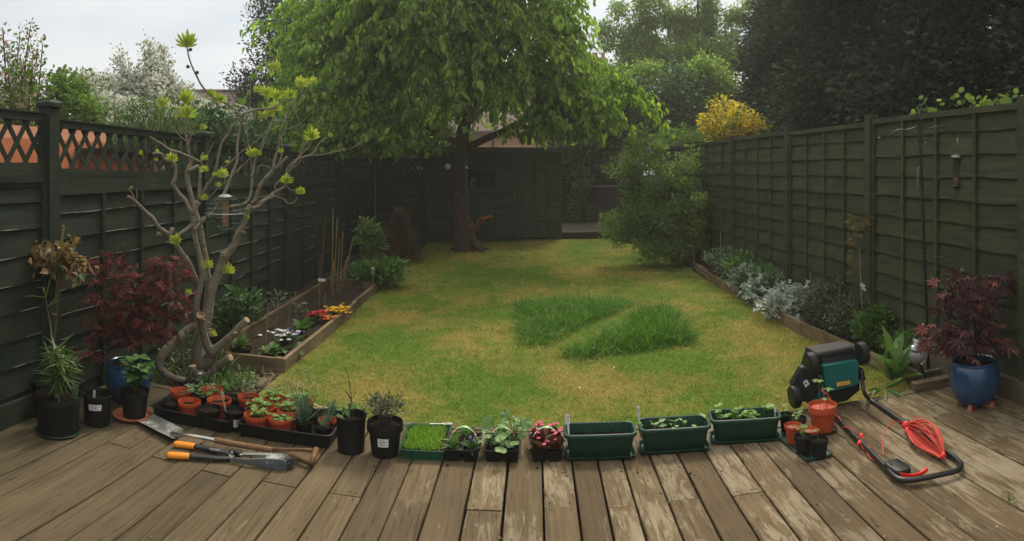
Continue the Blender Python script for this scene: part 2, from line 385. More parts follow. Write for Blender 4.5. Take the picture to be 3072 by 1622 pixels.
tag(b.build('deck_edge_board', M['beam']), kind='structure')

# ------------------------------------------------------------------ fences
def painted(name, lo, hi, worn=(.10,.075,.045), wornamt=(.60, .72)):
    q = NT(name); n = q.noise(1, 5, .6, stretch=(3, 3, 26)); n2 = q.noise(3.1, 4, .6); n3 = q.noise(14, 5, .6)
    c = q.ramp(n, [(.3, lo), (.7, hi)]); c = q.mix(q.ramp(n2, [(.5, (0,0,0)), (.68, (.5,.5,.5))]), c, worn)
    c = q.mix(q.ramp(n3, [(wornamt[0], (0,0,0)), (wornamt[1], (.35,.35,.35))]), c, [x*1.5 for x in hi])
    h = q.n('ShaderNodeHueSaturation'); mr = q.n('ShaderNodeMapRange'); mr.inputs['To Min'].default_value = .82; mr.inputs['To Max'].default_value = 1.2
    q.l(q.island(), mr.inputs[0]); q.l(mr.outputs[0], h.inputs['Value']); q.l(c, h.inputs['Color'])
    q.l(h.outputs[0], q.b.inputs['Base Color']); q.b.inputs['Roughness'].default_value = .65; q.b.inputs['Specular IOR Level'].default_value = .16
    q.bump(n, .35, .005); return q.m
M['fence_l'] = painted('dark_green_fence_paint', (.018,.026,.021), (.034,.046,.033), (.048,.052,.030))
M['fence_r'] = painted('faded_green_fence_paint', (.028,.038,.023), (.062,.072,.040), (.085,.072,.038))
q = NT('gap_light_edge'); n = q.noise(1, 3, .5, stretch=(2.2, 2.2, 9)); q.l(q.ramp(n, [(.50, (.03,.035,.024)), (.56, (.38,.38,.35))]), q.b.inputs['Base Color']); M['edge_l'] = q.m  # pale stretches paint in the light lines at the board gaps
q = NT('gap_shade_edge'); n = q.noise(1, 3, .5, stretch=(2.2, 2.2, 9)); q.l(q.ramp(n, [(.60, (.010,.010,.007)), (.70, (.12,.105,.075))]), q.b.inputs['Base Color']); M['edge_r'] = q.m  # mostly dark: the shadow line under each board, painted on its lip

def lapped(parent, a, b, z0, z1, side, mats, nb=11, battens=3, wav=.010, railz=None, seed=0, lip=.0045):
    """one waney-lap panel between ground points a and b; side = unit vector to the garden"""
    rr = random.Random(seed); a, b = Vector(a), Vector(b); d = (b-a); ln = d.length; d.normalize(); sd = Vector(side)
    mb = MB(); ht = (z1-z0)/nb; n = 22
    def pt(t, o, z): p = a+d*t+sd*o; return (p.x, p.y, z)
    for i in range(nb):
        zb, zt = z0+i*ht, z0+(i+1)*ht+.035
        ph = [rr.uniform(0, 6.28) for _ in range(4)]; am = [rr.uniform(.2, 1)*wav for _ in range(3)]
        wv = [am[0]*math.sin(3.1*t+ph[0])+am[1]*math.sin(7.3*t+ph[1])+am[2]*.5*math.sin(15*t+ph[2]) for t in np.linspace(0, ln, n)]
        tilt = rr.uniform(-.006, .006)
        ts = np.linspace(0, ln, n); V = []
        for t, w in zip(ts, wv):
            wz = zb+w+tilt*(t/ln-.5)
            if i == 0: wz = z0
            V += [pt(t, .006, min(zt, z1)), pt(t, .0275, wz+lip), pt(t, .028, wz), pt(t, .012, wz+.001)]
        k = np.arange(n-1)*4; F = []
        mb.add(V, np.stack([k, k+1, k+5, k+4], 1), 0)
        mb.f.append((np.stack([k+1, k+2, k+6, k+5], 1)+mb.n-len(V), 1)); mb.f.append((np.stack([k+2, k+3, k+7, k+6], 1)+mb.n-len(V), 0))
    # back face so the panel is closed
    mb.add([pt(0, .0, z0), pt(ln, .0, z0), pt(ln, .0, z1), pt(0, .0, z1)], [(0,1,2,3)])
    pn = mb.build('fence_panel', mats, parent)
    fr = MB()
    for k in range(battens+2):
        t = .02+(ln-.04)*k/(battens+1); p = a+d*t+sd*.0345
        fr.beam((p.x, p.y, z0+.004), (p.x, p.y, z1-.05), .034 if 0 < k < battens+1 else .038, .019, up=sd)
    p0, p1 = a+d*.004+sd*.02, a+d*(ln-.004)+sd*.02; zr = z1-.022
    fr.beam((p0.x, p0.y, zr), (p1.x, p1.y, zr), .05, .045)
    fr.build('panel_frame', mats[0], pn)
    return pn
def lattice(parent, a, b, z0, z1, z0b, z1b, side, mat, pitch=.155, w=.034):
    """diamond trellis between a and b; the bottom runs z0->z0b, the top z1->z1b"""
    a, b = Vector(a), Vector(b); d = b-a; ln = d.length; d.normalize(); sd = Vector(side); mb = MB()
    zlo = lambda t: z0+(z0b-z0)*t/ln
    zhi = lambda t: z1+(z1b-z1)*t/ln
    def pp(t, z, o): q = a+d*t+sd*o; return Vector((q.x, q.y, z))
    for s, o in ((1, .016), (-1, .006)):
        hh = (z1-z0); t0 = -hh
        for k in range(int((ln+2*hh)/pitch)+2):
            x = -hh+k*pitch; tt = np.linspace(0, 1, 60)
            xs = x+s*(hh*.72)*(tt-.5)+hh*.36*0; zs = [zlo(min(max(q, 0), ln))+(zhi(min(max(q, 0), ln))-zlo(min(max(q, 0), ln)))*t for q, t in zip(xs, tt)]
            ok = [i for i, q in enumerate(xs) if .0 <= q <= ln]
            if len(ok) > 3: mb.beam(pp(xs[ok[0]], zs[ok[0]], o), pp(xs[ok[-1]], zs[ok[-1]], o), w, .008, up=sd)
    for za, zb in ((zlo(0), zlo(ln)), (zhi(0), zhi(ln))):
        mb.beam(pp(.002, za, .012), pp(ln-.002, zb, .012), .040, .048)
    for t in (.018, ln-.018): mb.beam(pp(t, zlo(t)+.024, .011), pp(t, zhi(t)-.024, .011), .034, .036, up=sd)
    cap = MB(); 
    o = mb.build('trellis', mat, parent)
    mb2 = MB(); mb2.beam(pp(.001, zhi(0)+.0285, .012), pp(ln-.001, zhi(ln)+.0285, .012), .062, .009); mb2.build('trellis_cap', mat, o)
    return o
def post(parent, p, z0, z1, mat, w=.095, capw=.125):
    mb = MB(); mb.box((p[0], p[1], (z0+z1)/2), (w, w, z1-z0)); o = mb.build('post', mat, parent)
    if capw: mb = MB(); mb.box((p[0], p[1], z1+.0125), (capw, capw, .025)); mb.box((p[0], p[1], z1+.0335), (capw*.98, capw*.98, .017), taper=.72); mb.build('post_cap', mat, o)
    return o
def online(x, th0, off):
    """where the ray through panorama column x meets the line at bearing th0, off to the right"""
    bta = th(x)-th0; r = off/math.sin(bta); return Vector((r*math.sin(th(x)), r*math.cos(th(x)), 0)), r
TL, OL = -.013, -2.735; TR, OR_ = .0195, 3.02
SL = Vector((math.cos(TL), -math.sin(TL), 0)); SR = -Vector((math.cos(TR), -math.sin(TR), 0))
fl = thing('panel_fence', 'dark green lapped panel fence topped with diamond trellis along the left of the garden', 'fence', (OL, 6, 0))
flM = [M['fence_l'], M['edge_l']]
posts = []
for x in (140, 604, 853, 1010, 1115): p, r = online(x, TL, OL); posts.append(p)
dL = Vector((math.sin(TL), math.cos(TL), 0)); pm = posts[0]-dL*2.35
allp = [pm]+posts
tops = [(.343, .343), (.31, .275), (.232, .20), (.19, .175), (.165, .15)]
bots = [(0, 0), (-.035, -.09), (-.11, -.13), (-.14, -.15), (-.16, -.17)]
fl.location = (0, 0, 0)
for i in range(5):
    a, b_ = allp[i]+dL*.05, allp[i+1]-dL*.05; zb = 0.0 if i < 1 else (-.09)
    zl = CZ+bots[i][0]; zlb = CZ+bots[i][1]
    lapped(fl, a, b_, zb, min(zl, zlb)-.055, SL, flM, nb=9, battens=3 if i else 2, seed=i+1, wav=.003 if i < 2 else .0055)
    mbr_ = MB(); mbr_.beam(a+dL*.002+SL*.014+Vector((0, 0, zl-.078)), b_-dL*.002+SL*.014+Vector((0, 0, zlb-.072)), .034, .108); mbr_.build('under_rail', M['fence_l'], fl)
    lattice(fl, a, b_, zl, CZ+tops[i][0]-.03, zlb, CZ+tops[i][1]-.03, SL, M['fence_l'], pitch=.165 if i < 1 else .15)
for i, p in enumerate(allp): post(fl, p+SL*.02, -.16, CZ+(.39, .385, .285, .235, .21, .175)[i], M['fence_l'])
b = MB(); b.beam(allp[0]+SL*.045+Vector((0,0,.07)), allp[1]-dL*.05+SL*.045+Vector((0,0,.07)), .028, .14)
b.build('gravel_board', M['fence_l'], fl)
# short return of the same fence at the back, up to the shed
fb = thing('panel_fence', 'dark trellis topped fence across the far left corner beside the shed', 'fence', (0,0,0))
bl, br = posts[-1]+Vector((.06, .1, 0)), Vector((-1.86, 14.25, 0)); bd = (br-bl).normalized(); bs = Vector((bd.y, -bd.x, 0))
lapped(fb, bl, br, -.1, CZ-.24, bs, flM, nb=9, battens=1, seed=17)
lattice(fb, bl, br, CZ-.2, CZ+.13, CZ-.2, CZ+.13, bs, M['fence_l'], pitch=.12)
post(fb, bl+(br-bl)*.5+bs*.03, -.1, CZ+.16, M['fence_l'], .08)

fr_ = thing('panel_fence', 'faded green waney edged panel fence along the right of the garden', 'fence', (0,0,0))
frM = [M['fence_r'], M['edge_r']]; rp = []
dR = Vector((math.sin(TR), math.cos(TR), 0))
for x in (2620, 2373, 2204, 2096): p, r = online(x, TR, OR_); rp.append(p)
rp = [rp[0]-dR*2.06]+rp+[rp[-1]+dR*2.0, rp[-1]+dR*3.6]
rp = [rp[0]-dR*2.0]+rp
for i in range(len(rp)-1):
    a, b_ = rp[i]+dR*.05, rp[i+1]-dR*.05
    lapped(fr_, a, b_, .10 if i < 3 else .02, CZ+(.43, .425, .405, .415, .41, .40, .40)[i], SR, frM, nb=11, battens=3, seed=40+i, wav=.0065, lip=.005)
for i, p in enumerate(rp): post(fr_, p+SR*.02, -.16, CZ+(.47, .46, .47, .46, .44, .43, .42, .42)[i], M['fence_r'], .095, 0)
b = MB(); b.beam(rp[0]+SR*.06+Vector((0,0,.05)), rp[3]+SR*.06+Vector((0,0,.045)), .04, .20)
b.build('gravel_board', M['beam'], fr_)

# ------------------------------------------------------------------ shed
M['shed'] = painted('dark_green_shed_paint', (.040,.062,.045), (.064,.092,.066), (.055,.074,.048))
q = NT('roofing_felt'); q.l(q.ramp(q.noise(60, 3), [(.3, (.05,.055,.05)), (.7, (.10,.11,.10))]), q.b.inputs['Base Color']); q.b.inputs['Roughness'].default_value = .9; M['felt'] = q.m
q = NT('window_glass'); q.b.inputs['Base Color'].default_value = (.9,.95,.93,1); q.b.inputs['Roughness'].default_value = .05; q.b.inputs['Transmission Weight'].default_value = 1.0; q.b.inputs['IOR'].default_value = 1.1; M['glass'] = q.m
M['white'] = flat('white_plastic', (.78,.78,.75), .4, .06); M['red'] = flat('red_paint', (.45,.06,.04), .5)
M['dark'] = flat('dark_interior', (.02,.022,.02), .9)
sA, sB = Vector((-1.83, 14.27, 0)), Vector((1.075, 14.74, 0)); sdv = (sB-sA).normalized(); snv = Vector((sdv.y, -sdv.x, 0)); swid = (sB-sA).length
shed = thing('garden_shed', 'dark green wooden garden shed with felt roof behind the cherry tree', 'shed', (sA.x, sA.y, 0)); shed.rotation_euler = (0, 0, math.atan2(sdv.y, sdv.x))
ZT = 1.90
def shiplap(x0, x1, z0, z1, y, mb, bw=.115):
    z = z0
    while z < z1-1e-4:
        zt = min(z+bw, z1); mb.add([(x0,y-.004,z),(x1,y-.004,z),(x1,y-.016,z+.012),(x0,y-.016,z+.012),(x1,y-.016,zt-.002),(x0,y-.016,zt-.002),(x1,y-.004,zt),(x0,y-.004,zt)], [(0,1,2,3),(3,2,4,5),(5,4,6,7)]); z = zt
wx0, wx1, wz0, wz1 = .78, 1.50, 1.08, 1.50; dx0, dx1 = 1.86, 2.62
mb = MB()
shiplap(0, wx0, -.06, ZT, 0, mb); shiplap(wx1, dx0, -.06, ZT, 0, mb); shiplap(dx1, swid, -.06, ZT, 0, mb)
shiplap(wx0, wx1, -.06, wz0, 0, mb); shiplap(wx0, wx1, wz1, ZT, 0, mb); shiplap(dx0, dx1, 1.80, ZT, 0, mb)
mb.box((.02, 1.0, .92), (.04, 2.0, 1.96)); mb.box((swid-.02, 1.0, .92), (.04, 1.96, 1.96)); mb.box((swid/2, 1.98, .92), (swid-.1, .03, 1.96))
mb.box((.0, -.012, .92), (.05, .03, 1.96)); mb.box((swid+.0, -.012, .92), (.05, .03, 1.96))
mb.build('wall', M['shed'], shed)
mb = MB(); mb.box((swid/2, 1.0, ZT+.055), (swid+.16, 2.25, .022)); o = mb.build('roof', M['felt'], shed)
mb = MB(); mb.box((swid/2, -.14, ZT+.01), (swid+.18, .02, .11)); mb.box((swid+.09, 1.0, ZT+.01), (.02, 2.25, .10)); mb.build('fascia', M['felt'], o)
mb = MB(); n = 7
for k in range(n): w = (dx1-dx0-.02)/n; mb.box((dx0+.01+w*(k+.5), -.012, .89), (w-.004, .02, 1.80))
dr = mb.build('door', M['shed'], shed)
mb = MB(); mb.box((dx0+.05, -.03, .95), (.03, .014, .11)); mb.tube([(dx0+.05, -.04, .99), (dx0+.05, -.075, .985), (dx0+.05, -.078, .92)], .008); mb.build('handle', flat('green_metal', (.05,.22,.12), .4), dr)
for z in (.35, 1.45): mb = MB(); mb.box((dx1-.10, -.025, z), (.20, .006, .03)); mb.build('hinge', M['dark'], dr)
mb = MB()
for x in (wx0, wx1): mb.box((x, -.012, (wz0+wz1)/2), (.04, .03, wz1-wz0+.04))
mb.box(((wx0+wx1)/2, -.012, wz1), (wx1-wx0-.04, .03, .04)); mb.box(((wx0+wx1)/2, -.013, wz0), (wx1-wx0-.04, .03, .04)); mb.box(((wx0+wx1)/2, -.012, wz0+.15), (wx1-wx0-.04, .02, .022))
for k in (1, 2): mb.box((wx0+(wx1-wx0)*k/3, -.012, wz0+.08), (.02, .02, .11))
wf = mb.build('window', M['felt'], shed)
mb = MB(); mb.box(((wx0+wx1)/2, .006, (wz0+wz1)/2), (wx1-wx0-.05, .004, wz1-wz0-.03)); mb.build('pane', M['glass'], wf)
mb = MB(); mb.box((swid/2, .12, wz0+.0), (swid-.4, .2, .02)); mb.build('shelf', M['beam'], shed)
Ms = shed.matrix_basis if False else Matrix.Translation(shed.location) @ Matrix.Rotation(math.atan2(sdv.y, sdv.x), 4, 'Z')
def inshed(x, y, z): return Ms @ Vector((x, y, z))
for x, lab, wdt, hh, two in ((.80, 'slim white bottle at the left of the shed window sill', .025, .17, 0), (1.0, 'white and red paint tub standing in the shed window', .055, .19, 1), (1.19, 'grey lidded tub in the shed window right of the red and white one', .05, .2, 2)):
    p = inshed(x, .08, wz0+.01+.0005); o = thing('paint_tub' if two else 'plastic_bottle', lab, 'tub' if two else 'bottle', p)
    mb = MB(); mb.lathe([(wdt*.9, 0), (wdt, .01), (wdt, hh*.9), (wdt*.6, hh)] if not two else [(wdt*.85, 0), (wdt, hh*.9), (wdt*1.05, hh*.9), (wdt*1.05, hh)], 20)
    mb.build('body', M['white'] if two < 2 else M['felt'], o)
    if two == 1: mb = MB(); mb.add([(wdt*1.02*math.cos(a), wdt*1.02*math.sin(a), z) for z in (.02, hh*.82) for a in np.linspace(-1.7, -.3, 8)], [(i, i+1, i+9, i+8) for i in range(7)]); mb.build('sticker', M['red'], o)

# ------------------------------------------------------------------ far boundary behind the shed
M['brown'] = wood('brown_fence_boards', (.03,.021,.015), (.065,.046,.034), (14, 14, 2), isl=.25)
ff = thing('board_fence', 'brown vertical board fence at the far end right of the shed', 'fence', (0,0,0))
mb = MB(); x = -3.2; rr = random.Random(5)
while x < 4.6:
    h = 1.32+rr.uniform(-.015, .015); mb.box((x, 17.72+rr.uniform(-.004, .004), h/2-.03), (.118, .018, h+.06)); x += .124
mb.build('board', M['brown'], ff)
mb = MB(); mb.beam((1.9, 17.69, 1.02), (3.4, 17.69, 1.03), .03, .05); mb.build('rail', flat('pale_rail', (.22,.2,.17), .8), ff)
M['paving'] = flat('paving_slab', (.085,.070,.058), .9, .3, 3, bump=.3)
b = MB(); b.box((2.75, 16.3, .02), (3.2, 2.72, .10)); tag(b.build('path', M['paving']), kind='structure')
b = MB(); b.beam((1.14, 14.9, -.02), (4.3, 15.0, -.02), .06, .18); tag(b.build('step', M['brown']), kind='structure')
# ------------------------------------------------------------------ trees and shrubs
M['bark_dark'] = flat('dark_bark', (.045,.034,.027), .9, .35, 22, bump=.6)
M['bark_red'] = flat('reddish_cherry_bark', (.095,.056,.046), .85, .35, 14, bump=.7)
q = NT('pale_fig_bark'); n1 = q.noise(7, 5, .6); n2 = q.noise(1, 5, .7, stretch=(40, 40, 130)); n3 = q.noise(26, 3, .6)
c = q.ramp(n1, [(.3, (.19,.16,.115)), (.5, (.33,.28,.21)), (.7, (.46,.40,.32))]); c = q.mix(.5, c, q.ramp(n2, [(.35, (.09,.07,.05)), (.65, (.27,.235,.19))])); c = q.mix(q.ramp(n3, [(.58, (0,0,0)), (.66, (.6,.6,.6))]), c, (.055,.045,.036))
q.l(c, q.b.inputs['Base Color']); q.b.inputs['Roughness'].default_value = .85; q.b.inputs['Specular IOR Level'].default_value = .2; q.bump(n2, .8, .012); M['bark_fig'] = q.m
M['cut'] = flat('cut_wood', (.36,.25,.15), .8, .25, 30)
M['twig'] = flat('brown_twig', (.10,.072,.05), .8, .3, 30)
def ell(n, c, rad3, shell=.55):
    """points in an ellipsoid, kept towards its surface"""
    v = unit(rnd(n)); u = rng.uniform(0, 1, n)**.5; s = shell+(1-shell)*u
    return A(c)+v*s[:, None]*A(rad3), v
def clumps(mb, T, C, per, spread, size, out=None, up=.25, jit=.8, flat_=.75, sz=.3, aspect=1.0, face=None, m=0):
    """leaves gathered round clump centres C"""
    C = A(C); n = len(C)*per; idx = np.repeat(np.arange(len(C)), per)
    off = np.clip(rnd(n), -1.75, 1.75)*A((spread, spread, spread*flat_)); pos = C[idx]+off
    o = np.zeros((n, 3)) if out is None else A(out)[idx]
    d = unit(off)*.6+o+rnd(n)*jit*.5+A((0, 0, up)); nn = unit(rnd(n)*.8+A((0, 0, 1.2)) if face is None else rnd(n)*.7+A(face))
    s = size*np.exp(rng.normal(0, sz, n)); mb.scatter(T, pos, frames(d, nn), np.stack([s*aspect, s, s], 1), m)
def skeleton(mb, base, top, C, r0, r1, k=None, sag=.15, n=5):
    """trunk from base to top and a limb to each clump centre"""
    base, top = A(base), A(top); tt = np.linspace(0, 1, 7)
    bend = A((math.sin(base[0]*7)*.1, math.cos(base[1]*5)*.1, 0))*np.linalg.norm(top-base)
    ax = base+(top-base)*tt[:, None]+bend*(np.sin(tt*math.pi))[:, None]*.5
    mb.tube(ax, r0+(r1-r0)*tt, 9)
    for c in (C if k is None else C[rng.permutation(len(C))[:k]]):
        h = np.clip((c[2]-base[2])/(top[2]-base[2]+1e-6)*.75-.05, .22, .97); p = base+(top-base)*h+bend*math.sin(h*math.pi)*.5
        m_ = (p+c)/2+rng.normal(0, .06, 3)*np.linalg.norm(c-p)+A((0, 0, sag))*np.linalg.norm(c-p)*.5
        r = (r0+(r1-r0)*h)*.45; mb.tube(smooth_path([p, m_, c], 3), np.linspace(r, max(r*.18, .004), 7), n)

# --- the cherry in front of the shed
F_cherry = foliage('cherry_leaves', [(0, (.085,.155,.026)), (.4, (.155,.265,.042)), (.75, (.24,.38,.055)), (1, (.36,.50,.10))], .42, .58, .4)
cb = P(1397, 752, ZL); ch = thing('cherry_tree', 'large green cherry tree with drooping leaves in front of the shed', 'tree', cb)
mb = MB()
def wpath(pts): return [A(Q(x, y, r)) for x, y, r in pts]
trunkp = smooth_path(np.hstack([A(wpath([(1400, 765, 12.9), (1392, 745, 12.9), (1388, 690, 12.92), (1383, 600, 12.95), (1381, 520, 12.95), (1383, 450, 13.0), (1392, 380, 13.05), (1405, 290, 13.1), (1420, 170, 13.2), (1430, 40, 13.3), (1440, -90, 13.3)])), A([[.25], [.21], [.175], [.155], [.145], [.14], [.13], [.10], [.075], [.05], [.025]])]), 4)
mb.tube(trunkp[:, :3], trunkp[:, 3], 14)
limbs = [([(1385, 455, 13.0), (1440, 425, 12.9), (1500, 398, 12.7), (1580, 355, 12.4), (1640, 330, 12.0), (1750, 295, 11.6)], .085),
         ([(1384, 440, 13.0), (1320, 400, 12.7), (1240, 370, 12.3), (1150, 360, 11.9), (1060, 370, 11.5)], .075),
         ([(1395, 370, 13.05), (1300, 290, 12.6), (1180, 230, 12.2), (1050, 190, 12.0)], .065),
         ([(1400, 320, 13.1), (1480, 230, 12.7), (1580, 150, 12.3), (1690, 90, 12)], .065),
         ([(1392, 400, 13.0), (1420, 330, 12.1), (1440, 270, 11.2), (1400, 220, 10.6)], .06),
         ([(1410, 240, 13.1), (1330, 130, 12.5), (1230, 40, 12.2)], .05), ([(1420, 170, 13.2), (1500, 60, 12.8), (1580, -30, 12.6)], .05),
         ([(1390, 410, 13.0), (1380, 330, 14.0), (1340, 260, 14.8)], .06), ([(1395, 380, 13.0), (1480, 300, 14), (1560, 240, 14.7)], .06),
         ([(1385, 430, 13), (1300, 405, 12.0), (1220, 395, 11.2)], .05), ([(1500, 398, 12.7), (1560, 380, 12.2), (1640, 385, 11.8), (1700, 380, 11.5)], .035)]
for lp, r in limbs:
    w = smooth_path(np.hstack([A(wpath(lp)), np.linspace(r, r*.25, len(lp))[:, None]]), 4); mb.tube(w[:, :3], w[:, 3], 8)
for a, l in ((.1, .55), (2.9, .35), (4.6, .35), (5.6, .6)):     # root flares
    d = A((math.cos(a), math.sin(a), 0)); b0 = A(cb)+A((0, 0, .02)); mb.tube(smooth_path([b0+A((0,0,.5))+d*.05, b0+A((0,0,.18))+d*.14, b0+A((0,0,.03))+d*l*.6, b0-A((0,0,.05))+d*l], 4), np.linspace(.10, .012, 13), 8)
mb.build('trunk', M['bark_red'], ch, True, loc=None); ch.location = (0, 0, 0)
# leafy shoots that leave the limbs, arch over and hang
mb = MB(); mt = MB()
cc = A((-.75, 12.9, 4.15)); NS = 2600
starts, dirs = [], []
v = unit(rnd(NS)); v[:, 1] = -np.abs(v[:, 1])*np.where(rng.uniform(0, 1, NS) < .78, 1, -1)
s = .40+.6*rng.uniform(0, 1, NS)**.6; R3 = A((2.35, 2.5, 2.35)); p = cc+v*s[:, None]*R3
# the crown is flatter below, open above the shed roof by the trunk, thin at the upper right
keep = (p[:, 2] > 3.0) | (np.hypot(p[:, 0]+.8, (p[:, 1]-12.9)) > 1.5)
keep &= ~((p[:, 2] < 2.95) & (p[:, 0] > -.9) & (p[:, 0] < .25) & (p[:, 1] > 11.2))
keep &= (p[:, 2] > 2.62); keep &= ~((p[:, 0] > .1) & (p[:, 0] < 1.5) & (p[:, 2] > 2.9) & (rng.uniform(0, 1, NS) < .52))
keep &= ~((p[:, 2] > 3.0) & (p[:, 0] > .72))
p = p[keep]; v = v[keep]
ex = []
for (x0, y0, r0), (x1, y1, r1), n, sp in (((1560, 350, 12.2), (1870, 250, 11.3), 62, .13), ((1060, 250, 11.6), (960, 330, 11.2), 70, .3), ((1290, 400, 11.8), (1040, 385, 11.1), 110, .20),
                                          ((1650, 110, 12.3), (1600, 20, 12.3), 45, .26), ((960, 120, 12.2), (1100, 20, 12.4), 80, .35), ((1680, 200, 12.2), (1600, 250, 12), 60, .26), ((1560, 370, 11.9), (1760, 335, 11.6), 42, .13), ((1000, 40, 12.6), (1000, 200, 12.3), 60, .3)):
    t = rng.uniform(0, 1, n)[:, None]; ex.append(A(Q(x0, y0, r0))*(1-t)+A(Q(x1, y1, r1))*t+rng.normal(0, sp, (n, 3)))
ex = np.concatenate(ex); p = np.vstack([p, ex]); v = np.vstack([v, unit(ex-cc)])
LP, LD, LN = [], [], []
for i in range(len(p)):
    d = unit(v[i]*A((1, 1, .25))+rng.normal(0, .30, 3)+A((0, 0, .12))); ln = rng.uniform(.45, .95); k = 9; lowz = 1.80 if p[i][0] < -1.35 else 2.02
    tt = np.linspace(0, 1, k)[:, None]; dr_ = min(.62, max(.12, (p[i][2]-lowz)*.9)); pa = p[i]+d*ln*tt+A((0, 0, -1))*ln*dr_*tt**2.2
    mt.tube(pa[::2], [.008, .0065, .005, .004, .002], 3, cap=False)
    tan = unit(np.gradient(pa, axis=0)); sd_ = unit(np.cross(tan, A((0, 0, 1.))))
    for j in range(1, k):
        if pa[j][2] < lowz: break
        for q_ in range(4):
            sgn = rng.choice((-1, 1)); LP.append(pa[j]+rng.normal(0, .035, 3)); LD.append(sd_[j]*sgn*.55+tan[j]*.55+A((0, 0, -.75))+rng.normal(0, .3, 3)); LN.append(A((0, 0, .6))+v[i]*.5+sd_[j]*sgn*.5+rng.normal(0, .35, 3))
LP, LD, LN = A(LP), A(LD), A(LN); s = .099*np.exp(rng.normal(0, .28, len(LP)))
mb.scatter(BROAD, LP, frames(LD, LN), np.stack([s*.78, s, s], 1))
mb.build('crown', F_cherry, ch); mt.build('branch', M['bark_red'], ch)
# the two white lamps and a coiled wire on the trunk
for x, y, lab in ((1344, 503, 'white round garden lamp on the left side of the cherry trunk'), (1400, 505, 'small white lamp on the right side of the cherry trunk')):
    p0 = A(Q(x, y, 12.72)); o = thing('trunk_lamp', lab, 'lamp', p0); mb = MB(); s_ = 1 if x < 1390 else .55
    mb.lathe([(.02*s_, .0), (.052*s_, .01), (.056*s_, .05*s_), (.045*s_, .09*s_), (.012*s_, .1*s_)], 14, M=Matrix.Rotation(R(70), 4, 'X')); mb.build('housing', M['white'], o, True)
    mb = MB(); mb.tube([(0, 0, -.02), (.02, .05, -.04), (.08 if x < 1390 else -.06, .14, -.03)], .008, 6); mb.build('bracket', M['dark'], o)

# --- general leafy tree
def leafy(name, label, cat, base, C, mat, T, per, spread, size, r0, top=None, group=None, bark='bark_dark', part='crown', k=None, aspect=1.0, up=.2, sz=.3, out=None, tw=None, jit=.8, flat_=.75):
    o = thing(name, label, cat, (0, 0, 0), 0, group); C = A(C); mb = MB()
    t_ = A(top) if top is not None else A((base[0], base[1], C[:, 2].max()))
    skeleton(mb, base, t_, C, r0, r0*.2, k); mb.build('trunk' if cat == 'tree' else 'stem', M[bark], o)
    mb = MB(); clumps(mb, T, C, per, spread, size, out, up, aspect=aspect, sz=sz, jit=jit, flat_=flat_); mb.build(part, mat, o)
    return o
def crownC(n, blobs, shell=.5):
    o = []; w = A([b[1][0]*b[1][1]*b[1][2] for b in blobs])**.67; w = (w/w.sum()*n).astype(int)+1
    for (c, r3), k in zip(blobs, w): o.append(ell(k, c, r3, shell)[0])
    return np.concatenate(o)
F_dk = foliage('dark_evergreen_leaves', [(0, (.022,.038,.018)), (.6, (.042,.070,.032)), (1, (.08,.12,.055))], .5, .2, .3)
F_gl = foliage('glossy_ivy_leaves', [(0, (.03,.065,.024)), (.6, (.06,.115,.042)), (1, (.11,.19,.07))], .5, .25, .3)
F_lg = foliage('light_green_leaves', [(0, (.11,.175,.04)), (.6, (.19,.285,.065)), (1, (.30,.41,.11))], .7, .55, .1)
F_mg = foliage('mid_green_leaves', [(0, (.065,.125,.026)), (.6, (.12,.20,.045)), (1, (.19,.28,.075))], .6, .42, .15)
def W(x, y, r): return A(Q(x, y, r))
def G(x, r): return A((r*math.sin(th(x)), r*math.cos(th(x)), ZL))
for i, (x, r, blobs, n, lab) in enumerate((
    (885, 17.5, [(W(890, 60, 17.5), (1.0, 1.1, 2.2)), (W(860, 270, 17.2), (1.35, 1.2, 1.4)), (W(905, 380, 17.2), (1.4, 1.2, .9)), (W(800, 60, 17.6), (.28, .4, .7)), (W(760, 300, 16.8), (.5, .5, .5))], 360, 'tall dark evergreen tree behind the left fence beside the cherry'),
    (1060, 18.0, [(W(1060, 150, 18), (1.3, 1.2, 2.2)), (W(1060, 350, 17.6), (1.5, 1.2, 1.2))], 190, 'dark evergreen tree mostly hidden behind the left half of the cherry crown'),
    (1230, 18.5, [(W(1230, 260, 18.5), (1.1, 1.1, 1.3)), (W(1240, 400, 18), (1.0, 1.0, .7))], 120, 'low dark evergreen tree behind the cherry trunk left of the brick house'))):
    leafy('evergreen_tree', lab, 'tree', G(x, r), crownC(n, blobs, .55), F_dk, LEAF, 75, .21, .085, .16, group='dark evergreens behind the left fence', k=60)
leafy('ivy_bush', 'mass of dark glossy ivy over the far brown fence right of the shed', 'ivy', G(1800, 18.3), crownC(300, [(W(1740, 400, 18.3), (1.3, .7, 1.0)), (W(1880, 380, 18.4), (1.3, .8, 1.3)), (W(1700, 500, 18.0), (.42, .35, .7)), (W(2010, 360, 18.4), (1.3, .9, 1.4)), (W(1780, 490, 18.1), (.9, .35, .35))]), F_gl, LEAF, 75, .20, .10, .10, k=70, part='foliage', aspect=1.5)
leafy('climbing_ivy', 'strip of leafy ivy hanging down the far brown fence', 'ivy', G(1748, 17.5), crownC(22, [(W(1745, 560, 17.55), (.20, .10, .5)), (W(1738, 630, 17.5), (.22, .12, .42))], .2), F_mg, LEAF, 60, .09, .08, .02, k=12, part='foliage', aspect=1.5)
def sprigs(x, y, dx, dy, r, n): return [(W(x+rng.normal(0, dx), y+rng.normal(0, dy*.5), r), (rng.uniform(.10, .3), .25, rng.uniform(.12, .4))) for _ in range(n)]
